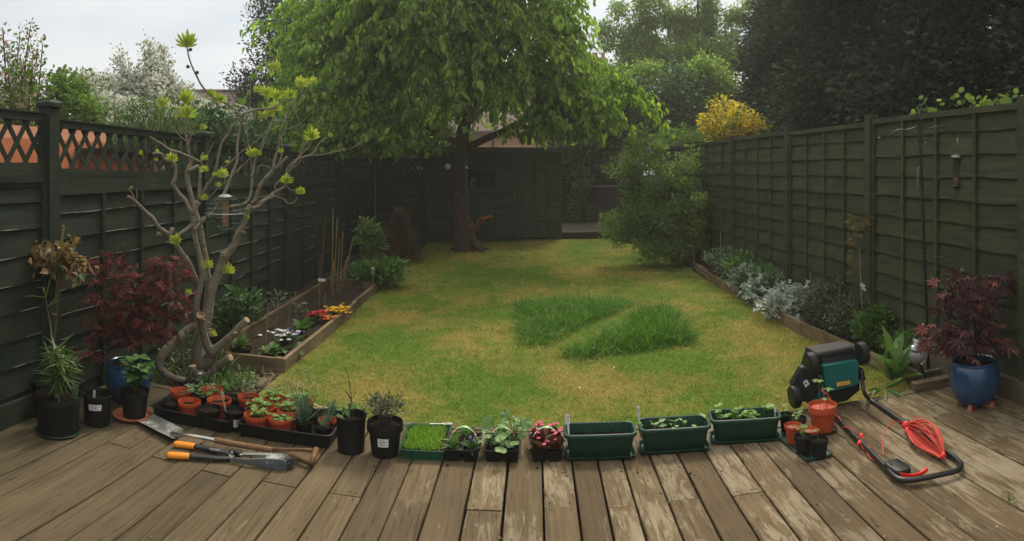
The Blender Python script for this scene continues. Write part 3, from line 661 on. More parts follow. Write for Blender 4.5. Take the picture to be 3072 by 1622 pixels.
# pale green trees far behind
for x, r, blobs, n, lab in (
    (1925, 23, [(W(1930, 60, 23), (.24, .3, 1.4)), (W(1935, 200, 23), (1.0, .9, 1.0)), (W(1870, 270, 22.5), (1.2, .9, .8)), *sprigs(1935, 90, 55, 120, 23, 12)], 200, 'pale green tree with a narrow upright plume against the sky'),
    (2090, 23, [*sprigs(2090, 90, 110, 110, 23, 20), (W(2125, 30, 23), (.26, .3, 1.4)), (W(2060, 60, 23), (.2, .3, .8)), (W(2060, 170, 23), (1.0, .9, .9)), (W(2170, 170, 22.5), (.8, .7, .55)), (W(2080, 300, 22.5), (1.6, .9, 1.2))], 280, 'pale green tree with a broad plume just left of the conifers'),
    (1990, 19.5, [(W(1830, 330, 19.5), (1.1, .6, .7)), (W(1950, 270, 19.5), (.8, .6, .8)), (W(2010, 320, 19.5), (1.4, .6, .6)), (W(2110, 250, 19.3), (.7, .6, .8)), (W(2180, 310, 19.3), (.9, .6, .8)), (W(2060, 380, 19.2), (1.6, .6, .6)), (W(2200, 370, 19), (1.0, .6, .7))], 320, 'mid height pale green tree filling the gap left of the conifers'),
    (1800, 21, [(W(1790, 250, 21), (.75, .7, .6)), (W(1850, 330, 20.5), (1.0, .7, .7)), (W(1760, 330, 20.5), (.6, .6, .6))], 130, 'lower pale green tree beside the end of the cherry crown')):
    leafy('birch_tree', lab, 'tree', G(x, r), crownC(int(n*2), blobs, .12), F_lg, LEAF, 85, .17, .10, .12, group='pale green trees beyond the far fence', k=16, up=-.2)
leafy('laurel_shrub', 'round mid green shrub below the pale trees and left of the yellow one', 'shrub', G(2040, 14.5), crownC(60, [(W(2040, 425, 14.5), (.55, .4, .28)), (W(2110, 420, 14.3), (.45, .35, .22))]), F_mg, LEAF, 60, .10, .05, .05, k=15, part='foliage')
# conifers behind the right fence
F_con = foliage('conifer_sprays', [(0, (.022,.036,.022)), (.6, (.045,.068,.042)), (1, (.09,.12,.07))], .7, .2, .2)
SPRAY = ([(0,0,0),(.13,.35,.03),(.05,.62,0),(0,1,-.14),(-.05,.62,0),(-.13,.35,.03),(.24,.5,-.02),(-.24,.55,-.02)], [(0,1,2,4),(0,4,5,5),(2,3,4,4),(1,6,2,2),(5,4,7,7)])
SPRAY = ([(0,0,0),(.10,.3,.03),(.05,.62,0),(0,1,-.14),(-.05,.62,0),(-.10,.3,.03),(.30,.62,-.04),(-.28,.68,-.04)], [(0,1,2,4),(1,6,2,0),(5,0,4,7),(2,3,4,0)])
for x, y, top, rx, n, lab in ((6.25, 14.6, 5.6, 1.25, 420, 'shortest dark conifer, the left end of the conifer screen'), (6.9, 12.9, 8.8, 2.3, 860, 'dark conifer second from the left end of the conifer screen, above the yellow shrub'),
                         (6.0, 9.2, 9.5, 1.9, 900, 'dark conifer behind the middle of the right fence'), (6.1, 6.5, 9.5, 1.95, 920, 'dark conifer behind the bird feeder pole'), (6.3, 3.9, 9.0, 1.95, 860, 'dark conifer at the right end of the conifer screen')):
    o = thing('conifer_tree', lab, 'tree', (0, 0, 0), 0, 'dark conifers behind the right fence')
    h = rng.uniform(0, 1, n)**1.15; z = .9+h*(top-.9); rr_ = rx*(1-h)**.55*(1+.18*np.sin(z*3.1+x))*rng.uniform(.72, 1.05, n); a = rng.uniform(0, 2*math.pi, n)
    C = np.stack([x+rr_*np.cos(a), y+rr_*np.sin(a), z], 1); ot = np.stack([np.cos(a), np.sin(a), np.full(n, -.05)], 1)
    mb = MB(); mb.tube([(x, y, -.1), (x+.03, y, top*.5), (x, y, top-.3)], [.16, .10, .02], 8)
    for c, q_ in zip(C[::6], ot[::6]): mb.tube([(x, y, c[2]-.25), (c+A((x, y, c[2]-.25)))/2+A((0,0,.02)), c], [.035, .025, .008], 4)
    mb.build('trunk', M['bark_dark'], o)
    mb = MB(); clumps(mb, SPRAY, C, 125, .23, .105, ot*1.0, up=.05, jit=.8, flat_=.8); mb.build('crown', F_con, o)
# yellow shrub
F_ye = foliage('yellow_shrub_leaves', [(0, (.12,.20,.03)), (.3, (.20,.26,.03)), (.36, (.60,.46,.05)), (.8, (.80,.62,.08)), (1, (.85,.74,.2))], .5, .35)
yc = crownC(60, [(W(2200, 365, 12.3), (.58, .45, .34)), (W(2150, 410, 12.2), (.32, .3, .16)), (W(2255, 395, 12.2), (.35, .3, .2)), (W(2165, 330, 12.3), (.2, .2, .18))], .7)
leafy('golden_shrub', 'bright yellow leaved shrub showing above the right fence', 'shrub', G(2200, 12.3), yc, F_ye, LEAF, 70, .075, .055, .04, k=25, part='foliage', up=.5, aspect=1.3)
leafy('privet_shrub', 'small green shrub growing behind the yellow shrub', 'shrub', G(2220, 13.5), crownC(70, [(W(2215, 400, 13.6), (.75, .35, .3)), (W(2330, 375, 13.5), (.3, .3, .2)), (W(2390, 400, 13.4), (.35, .3, .16))]), F_mg, LEAF, 45, .10, .06, .04, k=20, part='foliage')
# lilac flowered bush in the right bed
F_ce = foliage('ceanothus_leaves', [(0, (.08,.14,.032)), (.6, (.15,.235,.058)), (1, (.25,.34,.10))], .6, .48, .15)
F_fl = foliage('lilac_flowers', [(0, (.26,.20,.38)), (1, (.45,.38,.58))], .7, .2)
cb2 = P(2020, 790, ZL)
blobs = [(W(1965, 530, 11.2), (.46, .45, .45)), (W(1890, 510, 11.2), (.35, .35, .25)), (W(2050, 560, 11.2), (.35, .35, .35)), (W(1930, 690, 10.9), (.60, .5, .35)), (W(2020, 640, 11.0), (.5, .5, .6)), (W(2000, 740, 10.7), (.42, .4, .24)), (W(1870, 700, 10.9), (.3, .35, .18)), (W(1945, 445, 11.3), (.22, .25, .22)), (W(2070, 500, 11.4), (.28, .3, .35)), (W(2060, 700, 11), (.3, .35, .4)), (W(1990, 610, 11.1), (.5, .45, .3))]
C = crownC(250, blobs, .35); C += np.clip(rnd(len(C)), -1.6, 1.6)*.10; o = leafy('lilac_bush', 'large bush with small lilac flowers at the far end of the right bed', 'bush', cb2, C, F_ce, LEAF, 130, .085, .046, .05, top=(cb2[0]-.1, cb2[1], 1.5), k=40, part='foliage')
mb = MB(); C2 = crownC(80, [(b_[0], A(b_[1])*1.08) for b_ in blobs[:6]+blobs[6:7]*3], .97); C2 = C2[C2[:, 1] < 11.15]
clumps(mb, ROUND, C2[:34], 26, .028, .018, flat_=2.2); mb.build('blossom', F_fl, o)

# --- neighbours' blossom trees behind the left fence
F_wb = foliage('white_blossom', [(0, (.45,.46,.38)), (.7, (.70,.69,.63)), (1, (.78,.74,.68))], .7, .25)
F_pb = foliage('pink_blossom', [(0, (.42,.22,.22)), (.6, (.55,.36,.34)), (1, (.62,.5,.48))], .7, .25)
F_sh = foliage('spray_shrub_leaves', [(0, (.05,.11,.025)), (.7, (.10,.18,.045)), (1, (.17,.24,.06))], .5, .35)
def plumes(name, label, cat, base, tips, rr0, leafmat, blomat, nl, nb, ls, bs, spread=.05, group=None, T=LEAF):
    """upright leafy rods in blossom: tips = (x, y, r) panorama points of the rod ends"""
    o = thing(name, label, cat, (0, 0, 0), 0, group); mb = MB(); mb2 = MB(); mb3 = MB(); base = A(base)
    for x, y, r in tips:
        t = W(x, y, r); k = 14; tt = np.linspace(0, 1, k)[:, None]
        st = A((base[0]+(t[0]-base[0])*.55, base[1]+(t[1]-base[1])*.55, max(.9, t[2]-2.0))); pa = st+(t-st)*tt+A((math.sin(x), math.cos(x), 0))*.06*np.sin(tt*math.pi)
        mb.tube(np.vstack([base, (base+st)/2+A((0,0,.1)), pa[::3], pa[-1]]), np.concatenate([[rr0, rr0*.6], np.linspace(rr0*.4, .005, len(pa[::3])+1)]), 5)
        w = np.repeat(pa[1:], 1, 0); sp = np.linspace(1.8, .5, k-1)
        for c, s_ in zip(w, sp):
            sc_ = spread*s_
            n1 = int(nl*s_); pos = c+rnd(n1)*sc_; mb2.scatter(T, pos, frames(unit(pos-c)+A((0,0,.6)), rnd(n1)+A((0,0,1.))), ls*np.exp(rng.normal(0, .3, n1)))
            n2 = int(nb*s_); pos = c+rnd(n2)*sc_*1.05
            if n2 and blomat: mb3.scatter(ROUND, pos, frames(rnd(n2), unit(pos-c)+rnd(n2)*.3+A((0,0,.3))), bs*np.exp(rng.normal(0, .25, n2)))
    mb.build('trunk' if cat == 'tree' else 'stem', M['bark_dark'], o)
    if mb2.v: mb2.build('crown' if cat == 'tree' else 'foliage', leafmat, o)
    if mb3.v and blomat: mb3.build('blossom', blomat, o)
    return o
tip = lambda xs, ys, r, n, dy=14, dr=.5: [(float(np.interp(k, np.linspace(0, 1, len(xs)), xs))+rng.normal(0, 8), float(np.interp(k, np.linspace(0, 1, len(ys)), ys))+abs(rng.normal(0, dy)), r+rng.normal(0, dr)) for k in np.linspace(0, 1, n)]
plumes('blossom_tree', 'tree covered in white blossom behind the left fence and the fig', 'tree', G(470, 12), [(358, 165, 11.6), (446, 135, 11.8), (490, 150, 12.1), (452, 180, 11.7)]+tip([240, 300, 400, 500, 560, 640], [215, 235, 215, 210, 260, 330], 11.8, 34, 22)+tip([240, 400, 560, 700], [290, 300, 330, 350], 11.2, 34, 22)+tip([560, 640, 740], [320, 330, 345], 11.5, 14), .05, F_sh, F_wb, 55, 130, .05, .044, .13)
plumes('willow_shrub', 'upright green shrub with yellow tips in front of the white blossom', 'shrub', G(400, 9.3), tip([250, 330, 420, 500, 600], [345, 320, 300, 310, 335], 9.2, 20, 14, .3)+tip([470, 600], [330, 330], 9, 8, 10, .2), .02, F_sh, F_ye, 50, 2, .045, .02, .065)
plumes('apple_tree', 'green and pink blossom tree at the far left above the trellis', 'tree', G(30, 8.6), [(8, 90, 8.3), (92, 75, 8.4), (60, 105, 8.5), (128, 130, 8.3), (20, 150, 8.4), (100, 150, 8.2), (-40, 110, 8.5), (-30, 170, 8.2)]+tip([-60, 40, 110], [210, 190, 200], 8.2, 12, 20, .3)+tip([-60, 0, 90], [260, 270, 290], 8, 10, 10, .3), .05, F_mg, F_pb, 34, 10, .05, .036, .06)
leafy('ivy_tree', 'rounded mid green tree between the pink and white blossom', 'tree', G(190, 8.8), crownC(64, [(W(200, 265, 8.8), (.22, .3, .22)), (W(160, 290, 8.7), (.3, .3, .28)), (W(200, 330, 8.6), (.5, .4, .25))], .5), F_mg, BROAD, 48, .085, .058, .05, k=20)
# leafy tips over the top of the right fence
for i, (x, y, n, lab) in enumerate(((2775, 325, 3, 'bright green vine shoot above the fence behind the feeder pole'), (2900, 305, 7, 'long run of bright green vine leaves along the top of the right fence'))):
    o = thing('vine_shoot', lab, 'vine', (0, 0, 0), 0, 'vine shoots over the right fence'); mb = MB(); mb2 = MB()
    for k in range(n):
        xx = x-10+k*(26 if i else 14)+rng.normal(0, 3); pb, r = online(xx, TR, OR_+.07); z1 = CZ+.43+rng.uniform(.0, .10); 
        mb.tube([(pb.x+.12, pb.y, 1.2), (pb.x+.02, pb.y, 1.9), (pb.x-.01, pb.y, z1)], .005, 5)
        c = A((pb.x, pb.y, z1)); m_ = 9; pos = c+rnd(m_)*A((.05, .07, .035)); mb2.scatter(ROUND, pos, frames(rnd(m_), rnd(m_)*.6+A((-.6, -.5, .8))), rng.uniform(.035, .055, m_))
    mb.build('stem', M['twig'], o); mb2.build('leaves', F_lg, o)

# ------------------------------------------------------------------ buildings beyond
def brick(name, c1, c2, mortar, sc=4.2):
    q = NT(name); t = q.n('ShaderNodeTexBrick'); co = q.n('ShaderNodeTexCoord'); mp_ = q.n('ShaderNodeMapping'); mp_.inputs['Rotation'].default_value = (R(90), 0, 0); q.l(co.outputs['Object'], mp_.inputs[0]); q.l(mp_.outputs[0], t.inputs['Vector'])
    t.inputs['Color1'].default_value = col4(c1); t.inputs['Color2'].default_value = col4(c2); t.inputs['Mortar'].default_value = col4(mortar); t.inputs['Scale'].default_value = sc; t.inputs['Mortar Size'].default_value = .03
    q.l(t.outputs['Color'], q.b.inputs['Base Color']); q.b.inputs['Roughness'].default_value = .9; return q.m
def tiles(name, c1, c2):
    q = NT(name); w = q.n('ShaderNodeTexWave', wave_type='BANDS', bands_direction='Z', wave_profile='SAW'); w.inputs['Scale'].default_value = 1.9; w.inputs['Distortion'].default_value = .3; w.inputs['Detail'].default_value = 2
    co = q.n('ShaderNodeTexCoord'); q.l(co.outputs['Object'], w.inputs['Vector']); n = q.noise(7, 4)
    q.l(q.mix(.45, q.ramp(w.outputs['Fac'], [(0, [x*.45 for x in c1]), (.25, c1), (1, c2)]), q.ramp(n, [(.3, c1), (.7, c2)])), q.b.inputs['Base Color']); q.b.inputs['Roughness'].default_value = .9; return q.m
M['brick_y'] = brick('yellow_stock_brick', (.52,.25,.08), (.42,.18,.06), (.42,.32,.2), 3.6)
M['brick_r'] = brick('red_brick', (.20,.09,.06), (.15,.075,.05), (.2,.17,.14), 3.6)
M['tile'] = tiles('brown_roof_tiles', (.075,.045,.033), (.12,.075,.055)); M['slate'] = tiles('grey_roof_slates', (.13,.125,.12), (.2,.19,.185))
M['wpaint'] = flat('white_window_paint', (.5,.5,.48), .5); M['pane'] = flat('dark_pane', (.05,.06,.07), .1, spec=.8)
def house(name, label, c, rot, w, d, he, hr, wall, roof, windows=(), chim=(), ridge=True):
    """gabled house: c = front middle on the ground, w wide, d deep, eaves he, ridge hr"""
    o = thing(name, label, 'house', c, rot); mb = MB(); x = w/2
    mb.add([(-x,0,0),(x,0,0),(x,d,0),(-x,d,0),(-x,0,he),(x,0,he),(x,d,he),(-x,d,he),(-x,d/2,hr-.12),(x,d/2,hr-.12)], [(0,1,5,4),(2,3,7,6)]); 
    mb.add([(-x,0,0),(-x,d,0),(-x,d,he),(-x,d/2,hr-.12),(-x,0,he)], [(4,3,2,1,0)]); mb.add([(x,0,0),(x,d,0),(x,d,he),(x,d/2,hr-.12),(x,0,he)], [(0,1,2,3,4)])
    mb.build('wall', wall, o); ov = .25; s_ = (hr-he)/(d/2); e = he-ov*s_
    mb = MB()
    for sg in (0, 1):
        y0, y1 = (-ov, d/2) if sg == 0 else (d+ov, d/2)
        a = [(-x-.15,y0,e+.02),(x+.15,y0,e+.02),(x+.15,y1,hr),(-x-.15,y1,hr)]; b_ = [(p_[0],p_[1],p_[2]-.12) for p_ in a]
        mb.add(a+b_, [(0,1,2,3),(7,6,5,4),(0,4,5,1),(1,5,6,2),(3,7,4,0)])
    rf = mb.build('roof', roof, o); mb = MB(); mb.tube([(-x-.15, d/2, hr+.03), (x+.15, d/2, hr+.03)], .11, 8); mb.build('ridge', roof, rf)
    for cx, cy, cw, cd, ct in chim:
        mb = MB(); mb.box((cx, cy, (he+ct)/2), (cw, cd, ct-he)); mb.box((cx, cy, ct-.12), (cw+.1, cd+.1, .14)); k = mb.build('chimney', M['brick_r'], rf)
        for px in (-.25, .25): mb = MB(); mb.lathe([(.12, 0), (.10, .35), (.13, .38)], 12, (cx+px*cw*1.1, cy, ct-.05)); mb.build('chimney_pot', M['terra'], k)
    for wx, wz, ww, wh in windows:
        mb = MB(); 
        for a_, b_, sx_, sz_ in ((wx-ww/2, wz, .07, wh), (wx+ww/2, wz, .07, wh), (wx, wz, .05, wh-.07)): mb.box((a_, -.03, b_), (sx_, .08, sz_))
        for zz in (wz-wh/2, wz+wh/2): mb.box((wx, -.031, zz), (ww+.07, .085, .07))
        f = mb.build('window', M['wpaint'], o); mb = MB(); mb.box((wx, -.012, wz), (ww-.05, .01, wh-.05)); mb.build('pane', M['pane'], f)
    return o
M['terra'] = flat('terracotta', (.42,.12,.055), .75, .12)
h1 = G(1455, 30); o = house('brick_house', 'yellow brick house with brown tiled roof seen under the cherry branches', (h1[0], h1[1], 0), R(8), 5.6, 7, 3.25, 5.0, M['brick_y'], M['tile'], [(-1.9, 2.0, 1.0, 1.3)])
mb = MB(); mb.tube([(.35, -.06, 0), (.35, -.06, 3.1)], .05, 8); mb.build('drainpipe', M['dark'], o)
h2 = G(690, 33); house('tiled_house', 'distant house with a long brown tiled roof and brick chimney above the blossom', (h2[0], h2[1], 0), R(28), 9.5, 8, 3.2, 5.7, M['brick_r'], M['tile'], [(-1.5, 2, 1.2, 1.2)], chim=[(-4.2, 3.3, .95, .8, 6.5)])
h3 = G(1720, 38); house('slate_house', 'grey roofed house with red chimney pots glimpsed between cherry and pale trees', (h3[0], h3[1], 0), R(-12), 4.6, 6, 4.6, 7.6, M['brick_r'], M['slate'], [(1, 3, 1, 1.2)], chim=[(1.3, 2.4, .8, .6, 8.1)])
o = thing('painted_wall', 'orange and salmon painted wall seen through the trellis at the far left', 'wall', (0, 0, 0))
M['orange'] = flat('orange_masonry_paint', (.62,.20,.085), .8, .12, 6); M['salmon'] = flat('salmon_masonry_paint', (.80,.38,.24), .8, .08, 6)
mb = MB(); mb.box((-4.7, 4.5, .86), (.2, 4.2, 1.96)); mb.build('lower_wall', M['orange'], o)
mb = MB(); mb.box((-4.7, 4.5, 1.905), (.19, 4.2, .13)); mb.build('upper_band', M['salmon'], o)
M['redshed'] = wood('red_brown_boards', (.12,.04,.025), (.28,.10,.06), (6, 6, 3)); o = thing('garden_cupboard', 'red brown wooden garden cupboard beyond the trellis by the orange wall', 'cupboard', (-4.35, 6.55, -.1))
mb = MB(); mb.box((0, 0, .90), (.6, 1.0, 1.80)); mb.build('carcass', M['redshed'], o); mb = MB(); mb.box((.02, 0, 1.83), (.74, 1.14, .05)); mb.build('lid', M['dark'], o)
mb = MB()
for s_ in (-1, 1): mb.box((.31, .25*s_, .92), (.02, .44, 1.6))
mb.build('door_pair', M['redshed'], o)

# foliage that fills in behind the far half of the left fence
for x, r, blobs, n, lab in ((700, 10.5, [(W(690, 440, 10.3), (.8, .5, .35)), (W(640, 420, 9.8), (.5, .4, .35))], 60, 'dark bush pressed against the back of the trellis beside the fig'), (930, 14.5, [(W(900, 480, 14), (1.6, .6, .6)), (W(980, 480, 15.5), (1.2, .6, .6))], 110, 'dark bush behind the far trellis under the tall evergreen'),
                            (1190, 16, [(W(1110, 480, 16), (1.1, .5, .6)), (W(1230, 480, 16), (1.0, .5, .6)), (W(1330, 440, 16.5), (.8, .5, .5))], 130, 'dark bush behind the corner of the fence left of the shed')):
    leafy('evergreen_bush', lab, 'bush', G(x, r), crownC(n, blobs, .2), F_gl, LEAF, 70, .17, .085, .05, k=24, part='foliage', aspect=1.4)
# ------------------------------------------------------------------ mown grass and the two uncut patches
def inpoly(px, py, poly):
    poly = A(poly); ins = np.zeros(len(px), bool); j = len(poly)-1
    for i in range(len(poly)):
        xi, yi, xj, yj = *poly[i], *poly[j]
        ins ^= ((yi > py) != (yj > py)) & (px < (xj-xi)*(py-yi)/(yj-yi+1e-12)+xi); j = i
    return ins
def ground(pts, z=ZL): return [tuple(P(x, y, z))[:2] for x, y in pts]
patchA = ground([(1545, 950), (1552, 905), (1600, 903), (1700, 898), (1800, 894), (1880, 898), (1905, 905), (1880, 925), (1790, 965), (1705, 1008), (1655, 1040), (1575, 1042), (1540, 995)])
patchB = ground([(1680, 1066), (1770, 1028), (1860, 982), (1940, 945), (1990, 915), (2020, 930), (2060, 975), (2085, 1020), (2070, 1042), (1950, 1050), (1860, 1064), (1740, 1080)])
def blades(mb, n, x0, x1, y0, y1, h, w, bend=.5, keep=None, z=ZL, hs=.3):
    x = rng.uniform(x0, x1, n); y = rng.uniform(y0, y1, n)
    k = np.ones(n, bool) if keep is None else keep(x, y); x, y = x[k], y[k]; n = len(x)
    r = np.hypot(x, y); a = rng.uniform(0, 2*math.pi, n); d = np.stack([np.cos(a)*bend, np.sin(a)*bend, np.ones(n)], 1)*1.0
    hh = h*np.exp(rng.normal(0, hs, n)); ww = w*(.6+r/8)
    zz = z-.003+.006*(np.sin(x*3.1+y*1.7)+np.sin(y*2.3-x*1.1)+.6*np.sin(x*7+y*5))
    nn = np.stack([np.cos(a), np.sin(a), np.full(n, .2)], 1)
    mb.scatter(BLADE, np.stack([x, y, zz], 1), frames(d+rnd(n)*.3, nn), np.stack([ww, hh, hh], 1)); return n
mb = MB()
lawn_ok = lambda x, y: (y > 3.93) & (x > -1.74+.0*y) & (x < 2.76+.01*y) & (rng.uniform(0, 1, len(x)) < np.clip((5.2/np.hypot(x, y))**1.5, .12, 1))
blades(mb, 430000, -1.76, 2.9, 3.93, 14.7, .030, .0036, .85, lawn_ok)
blades(mb, 9000, -1.76, 2.8, 3.9, 3.99, .038, .0036, .8)
blades(mb, 26000, -1.76, 2.8, 4.0, 9.5, .050, .0034, 1.1, lambda x, y: (np.sin(x*3.3+y*2.1)+np.sin(y*4.7-x*2.9)+rng.normal(0, .6, len(x)) > .6))
lawn_grass = tag(mb.build('lawn_grass', M['grass']), kind='stuff')
F_tall = foliage('uncut_grass', [(0, (.035,.10,.016)), (.5, (.075,.185,.025)), (.9, (.16,.31,.045)), (1, (.34,.38,.12))], .6, .4, .12)
def patch(mb, poly, n, h):
    p = A(poly); c_ = p.mean(0)
    for f, m_, hf in ((1.2, .07, .3), (1.06, .16, .42), (.97, .34, .72), (.82, .30, 1.0), (.6, .2, 1.15)):
        pp_ = c_+(p-c_)*f*(1+rng.normal(0, .018, (len(p), 1))); blades(mb, int(n*m_), pp_[:, 0].min(), pp_[:, 0].max(), pp_[:, 1].min(), pp_[:, 1].max(), h*hf, .0058, .95, lambda x, y: inpoly(x, y, pp_) & (np.sin(x*9+y*5)+np.sin(x*4-y*11)+rng.normal(0, 1.0, len(x)) > -1.3), hs=.45)
def patch_old(mb, poly, n, h):
    p = A(poly); blades(mb, n, p[:, 0].min(), p[:, 0].max(), p[:, 1].min(), p[:, 1].max(), h, .0062, .55, lambda x, y: inpoly(x, y, poly), hs=.35)
mb = MB(); patch(mb, patchA, 58000, .088); patch(mb, patchB, 58000, .095)
pa = A(patchB); blades(mb, 2200, pa[:, 0].max()-.62, pa[:, 0].max()-.18, pa[:, 1].max()-1.7, pa[:, 1].max()-.4, .18, .0060, .6, lambda x, y: inpoly(x, y, patchB))
tag(mb.build('tall_grass', F_tall), 'two uncut patches of long green grass in the mown lawn', 'grass', kind='stuff')
# fallen petals on the lawn
mb = MB(); n = 13; x = rng.uniform(-1.2, 2.6, n); y = rng.uniform(4.1, 8, n)
mb.scatter(ROUND, np.stack([x, y, np.full(n, ZL+.028)], 1), frames(rnd(n), rnd(n)*.3+A((0, 0, 1.))), np.full(n, .013)); tag(mb.build('petals', M['white']), 'small pale petals fallen on the mown grass', 'petals', kind='stuff')

# ------------------------------------------------------------------ raised beds
M['sleeper'] = wood('pale_weathered_board', (.10,.075,.045), (.27,.20,.12), (5, 5, 26), isl=.2)
M['ribbed'] = wood('ribbed_deck_board', (.075,.052,.03), (.20,.145,.085), (6, 6, 40), isl=.15)
fc = P(843, 1118, ZL); bx, by = fc.x, fc.y                         # front corner of the left bed
bed = thing('raised_bed', 'long timber edged raised bed of soil along the left side of the lawn', 'raised bed', (0, 0, 0))
mb = MB(); y = by
for k, e in enumerate((by+2.35, by+4.7, by+6.9)):
    mb = MB(); mb.beam((bx+.018, y+.002, ZL+.045), (bx+.018+.02, e-.002, ZL+.045), .036, .135); mb.build('side_board', M['sleeper'], bed); y = e
lx = P(655, 1100, ZL).x
mb = MB(); mb.beam((lx-.1, by+.02, ZL+.045), (bx-.055, by+.02, ZL+.045), .036, .135); mb.build('end_board', M['sleeper'], bed)
mb = MB(); mb.box((bx-.027, by+.03, ZL+.04), (.05, .05, .15)); mb.build('corner_post', M['sleeper'], bed)
def ribbed(a, b, h, name='ribbed_board', n=6):
    mb = MB(); a, b = Vector(a), Vector(b)
    mb.beam(a, b, .022, h)
    d = (b-a).normalized(); sd_ = Vector((d.y, -d.x, 0))
    for k in range(n):
        for s_ in (1, -1): o_ = sd_*.0145*s_+Vector((0, 0, -h/2+h*(k+.5)/n)); mb.beam(a+o_, b+o_, .007, h/n*.55)
    return mb.build(name, M['ribbed'], bed)
RBx = -2.30
ribbed((RBx-.02, by+.05, .045), (RBx-.05, by+3.6, .045), .14); ribbed((RBx-.05, by+3.61, .04), (RBx-.07, by+6.8, .04), .13)
ribbed((RBx+.0, 8.42, .025), (bx-.14, 8.42, .025), .13)
mb = MB(); mb.box((bx-.07, 8.42, .02), (.12, .03, .12)); mb.build('end_block', M['sleeper'], bed)
mb = MB(); mb.beam((RBx, 9.95, .0), (bx-.01, 9.95, .0), .03, .10); mb.build('divider', M['sleeper'], bed)
mb = MB()
def soilsheet(mb, x0, x1, y0, y1, z, nx, ny, amp):
    V, Fq = sheet(x0, x1, y0, y1, z, nx, ny, 0); V[:, 2] += rng.normal(0, amp, len(V)); mb.add(V, Fq)
soilsheet(mb, lx-.1, bx-.005, by+.04, by+6.9, ZL+.055, 14, 130, .010); tag(mb.build('bed_soil', M['soil'], bed, True), kind='stuff')
mb = MB(); soilsheet(mb, -2.78, lx+.02, 3.9, 13.9, -.085, 10, 160, .014); soilsheet(mb, lx, bx, 3.92, by, -.088, 12, 16, .012); tag(mb.build('border_soil', M['soil'], None, True), kind='structure')
# right bed
rb = thing('raised_bed', 'narrow timber edged bed along the foot of the right fence', 'raised bed', (0, 0, 0))
rpts = [P(2752, 1158, ZL), P(2406, 1000, ZL), P(2137, 846, ZL), P(2042, 782, ZL)]
for a, b_ in zip(rpts[:-1], rpts[1:]):
    d = (b_-a).normalized()*.004; mb = MB(); mb.beam(Vector((a.x, a.y, ZL+.045))+d, Vector((b_.x, b_.y, ZL+.045))-d, .036, .14); mb.build('side_board', M['sleeper'], rb)
a = rpts[0]; mb = MB(); mb.beam((a.x+.03, a.y-.022, ZL+.045), (3.05, a.y-.03, ZL+.045), .04, .13); mb.build('end_board', M['beam'], rb)
mb = MB(); soilsheet(mb, 2.78, 3.35, 3.95, 14.5, ZL+.03, 6, 120, .012); tag(mb.build('bed_soil', M['soil'], rb, True), kind='stuff')
o = thing('timber_offcut', 'old split timber offcut lying on the deck edge by the right bed', 'timber', (0, 0, 0)); mb = MB(); mb.beam(P(2738, 1158, .03), P(2860, 1134, .03), .07, .05); mb.build('timber', M['beam'], o)
mb = MB(); mb.beam(P(2745, 1166, .012), P(2850, 1148, .012), .03, .022); mb.build('splinter', M['sleeper'], o)

# ------------------------------------------------------------------ small plants
def foli(n, stops, tr=.3): return foliage(n, stops, .5, tr)
F_soft = foli('soft_green_leaves', [(0, (.06,.13,.03)), (.6, (.10,.20,.045)), (1, (.17,.28,.07))])
F_deep = foli('deep_green_leaves', [(0, (.04,.085,.028)), (.6, (.07,.14,.042)), (1, (.12,.21,.065))], .2)
F_grey = foli('grey_green_leaves', [(0, (.07,.11,.06)), (.6, (.12,.17,.10)), (1, (.19,.25,.15))], .2)
F_silv = foli('silver_leaves', [(0, (.20,.25,.21)), (.6, (.36,.42,.37)), (1, (.52,.57,.52))], .15)
F_heb = foli('dark_hebe_leaves', [(0, (.05,.065,.04)), (.6, (.09,.11,.065)), (1, (.16,.17,.10))], .15)
F_brn = foli('dead_needles', [(0, (.08,.045,.025)), (.6, (.14,.08,.045)), (1, (.20,.13,.07))], .15)
F_box = foli('box_leaves', [(0, (.04,.09,.018)), (.6, (.075,.155,.03)), (1, (.13,.23,.05))], .25)
def bush(name, label, cat, base, w, h, n, size, mat, T=LEAF, group=None, d=None, up=.3, stemr=.008, aspect=1.0, per=26, spread=None, part='foliage', shell=.5, z0=.15, nst=10):
    """a small dense plant: base point, width, height"""
    base = A(base); d = d or w; o = thing(name, label, cat, tuple(base), 0, group)
    C = ell(n, (0, 0, h*(.5+z0/2)), (w/2, d/2, h*(.5-z0/2)), shell)[0]; C[:, 2] = np.maximum(C[:, 2], h*.06)
    mb = MB()
    for c in C[rng.permutation(n)[:nst]]: mb.tube([(c[0]*.12, c[1]*.12, -.01), (c[0]*.5, c[1]*.5, c[2]*.55), c], [stemr, stemr*.7, stemr*.35], 5)
    mb.build('stem', M['twig'], o)
    mb = MB(); clumps(mb, T, C, per, spread or w*.10, size, C*A((1, 1, .3))/w, up, aspect=aspect); mb.build(part, mat, o); return o
def rosette(mb, base, n, ln, wd, el=(30, 75), T=BROAD, jit=.12, m=0, sc=.2):
    """leaves rising from one point"""
    a = rng.uniform(0, 2*math.pi, n); e = np.radians(rng.uniform(*el, n)); d = np.stack([np.cos(a)*np.cos(e), np.sin(a)*np.cos(e), np.sin(e)], 1)
    nn = np.stack([-np.cos(a)*np.sin(e), -np.sin(a)*np.sin(e), np.cos(e)], 1); s = ln*np.exp(rng.normal(0, sc, n))
    mb.scatter(T, A(base)+np.zeros((n, 3))+d*.01, frames(d+rnd(n)*jit, nn), np.stack([s*wd, s, s], 1), m)
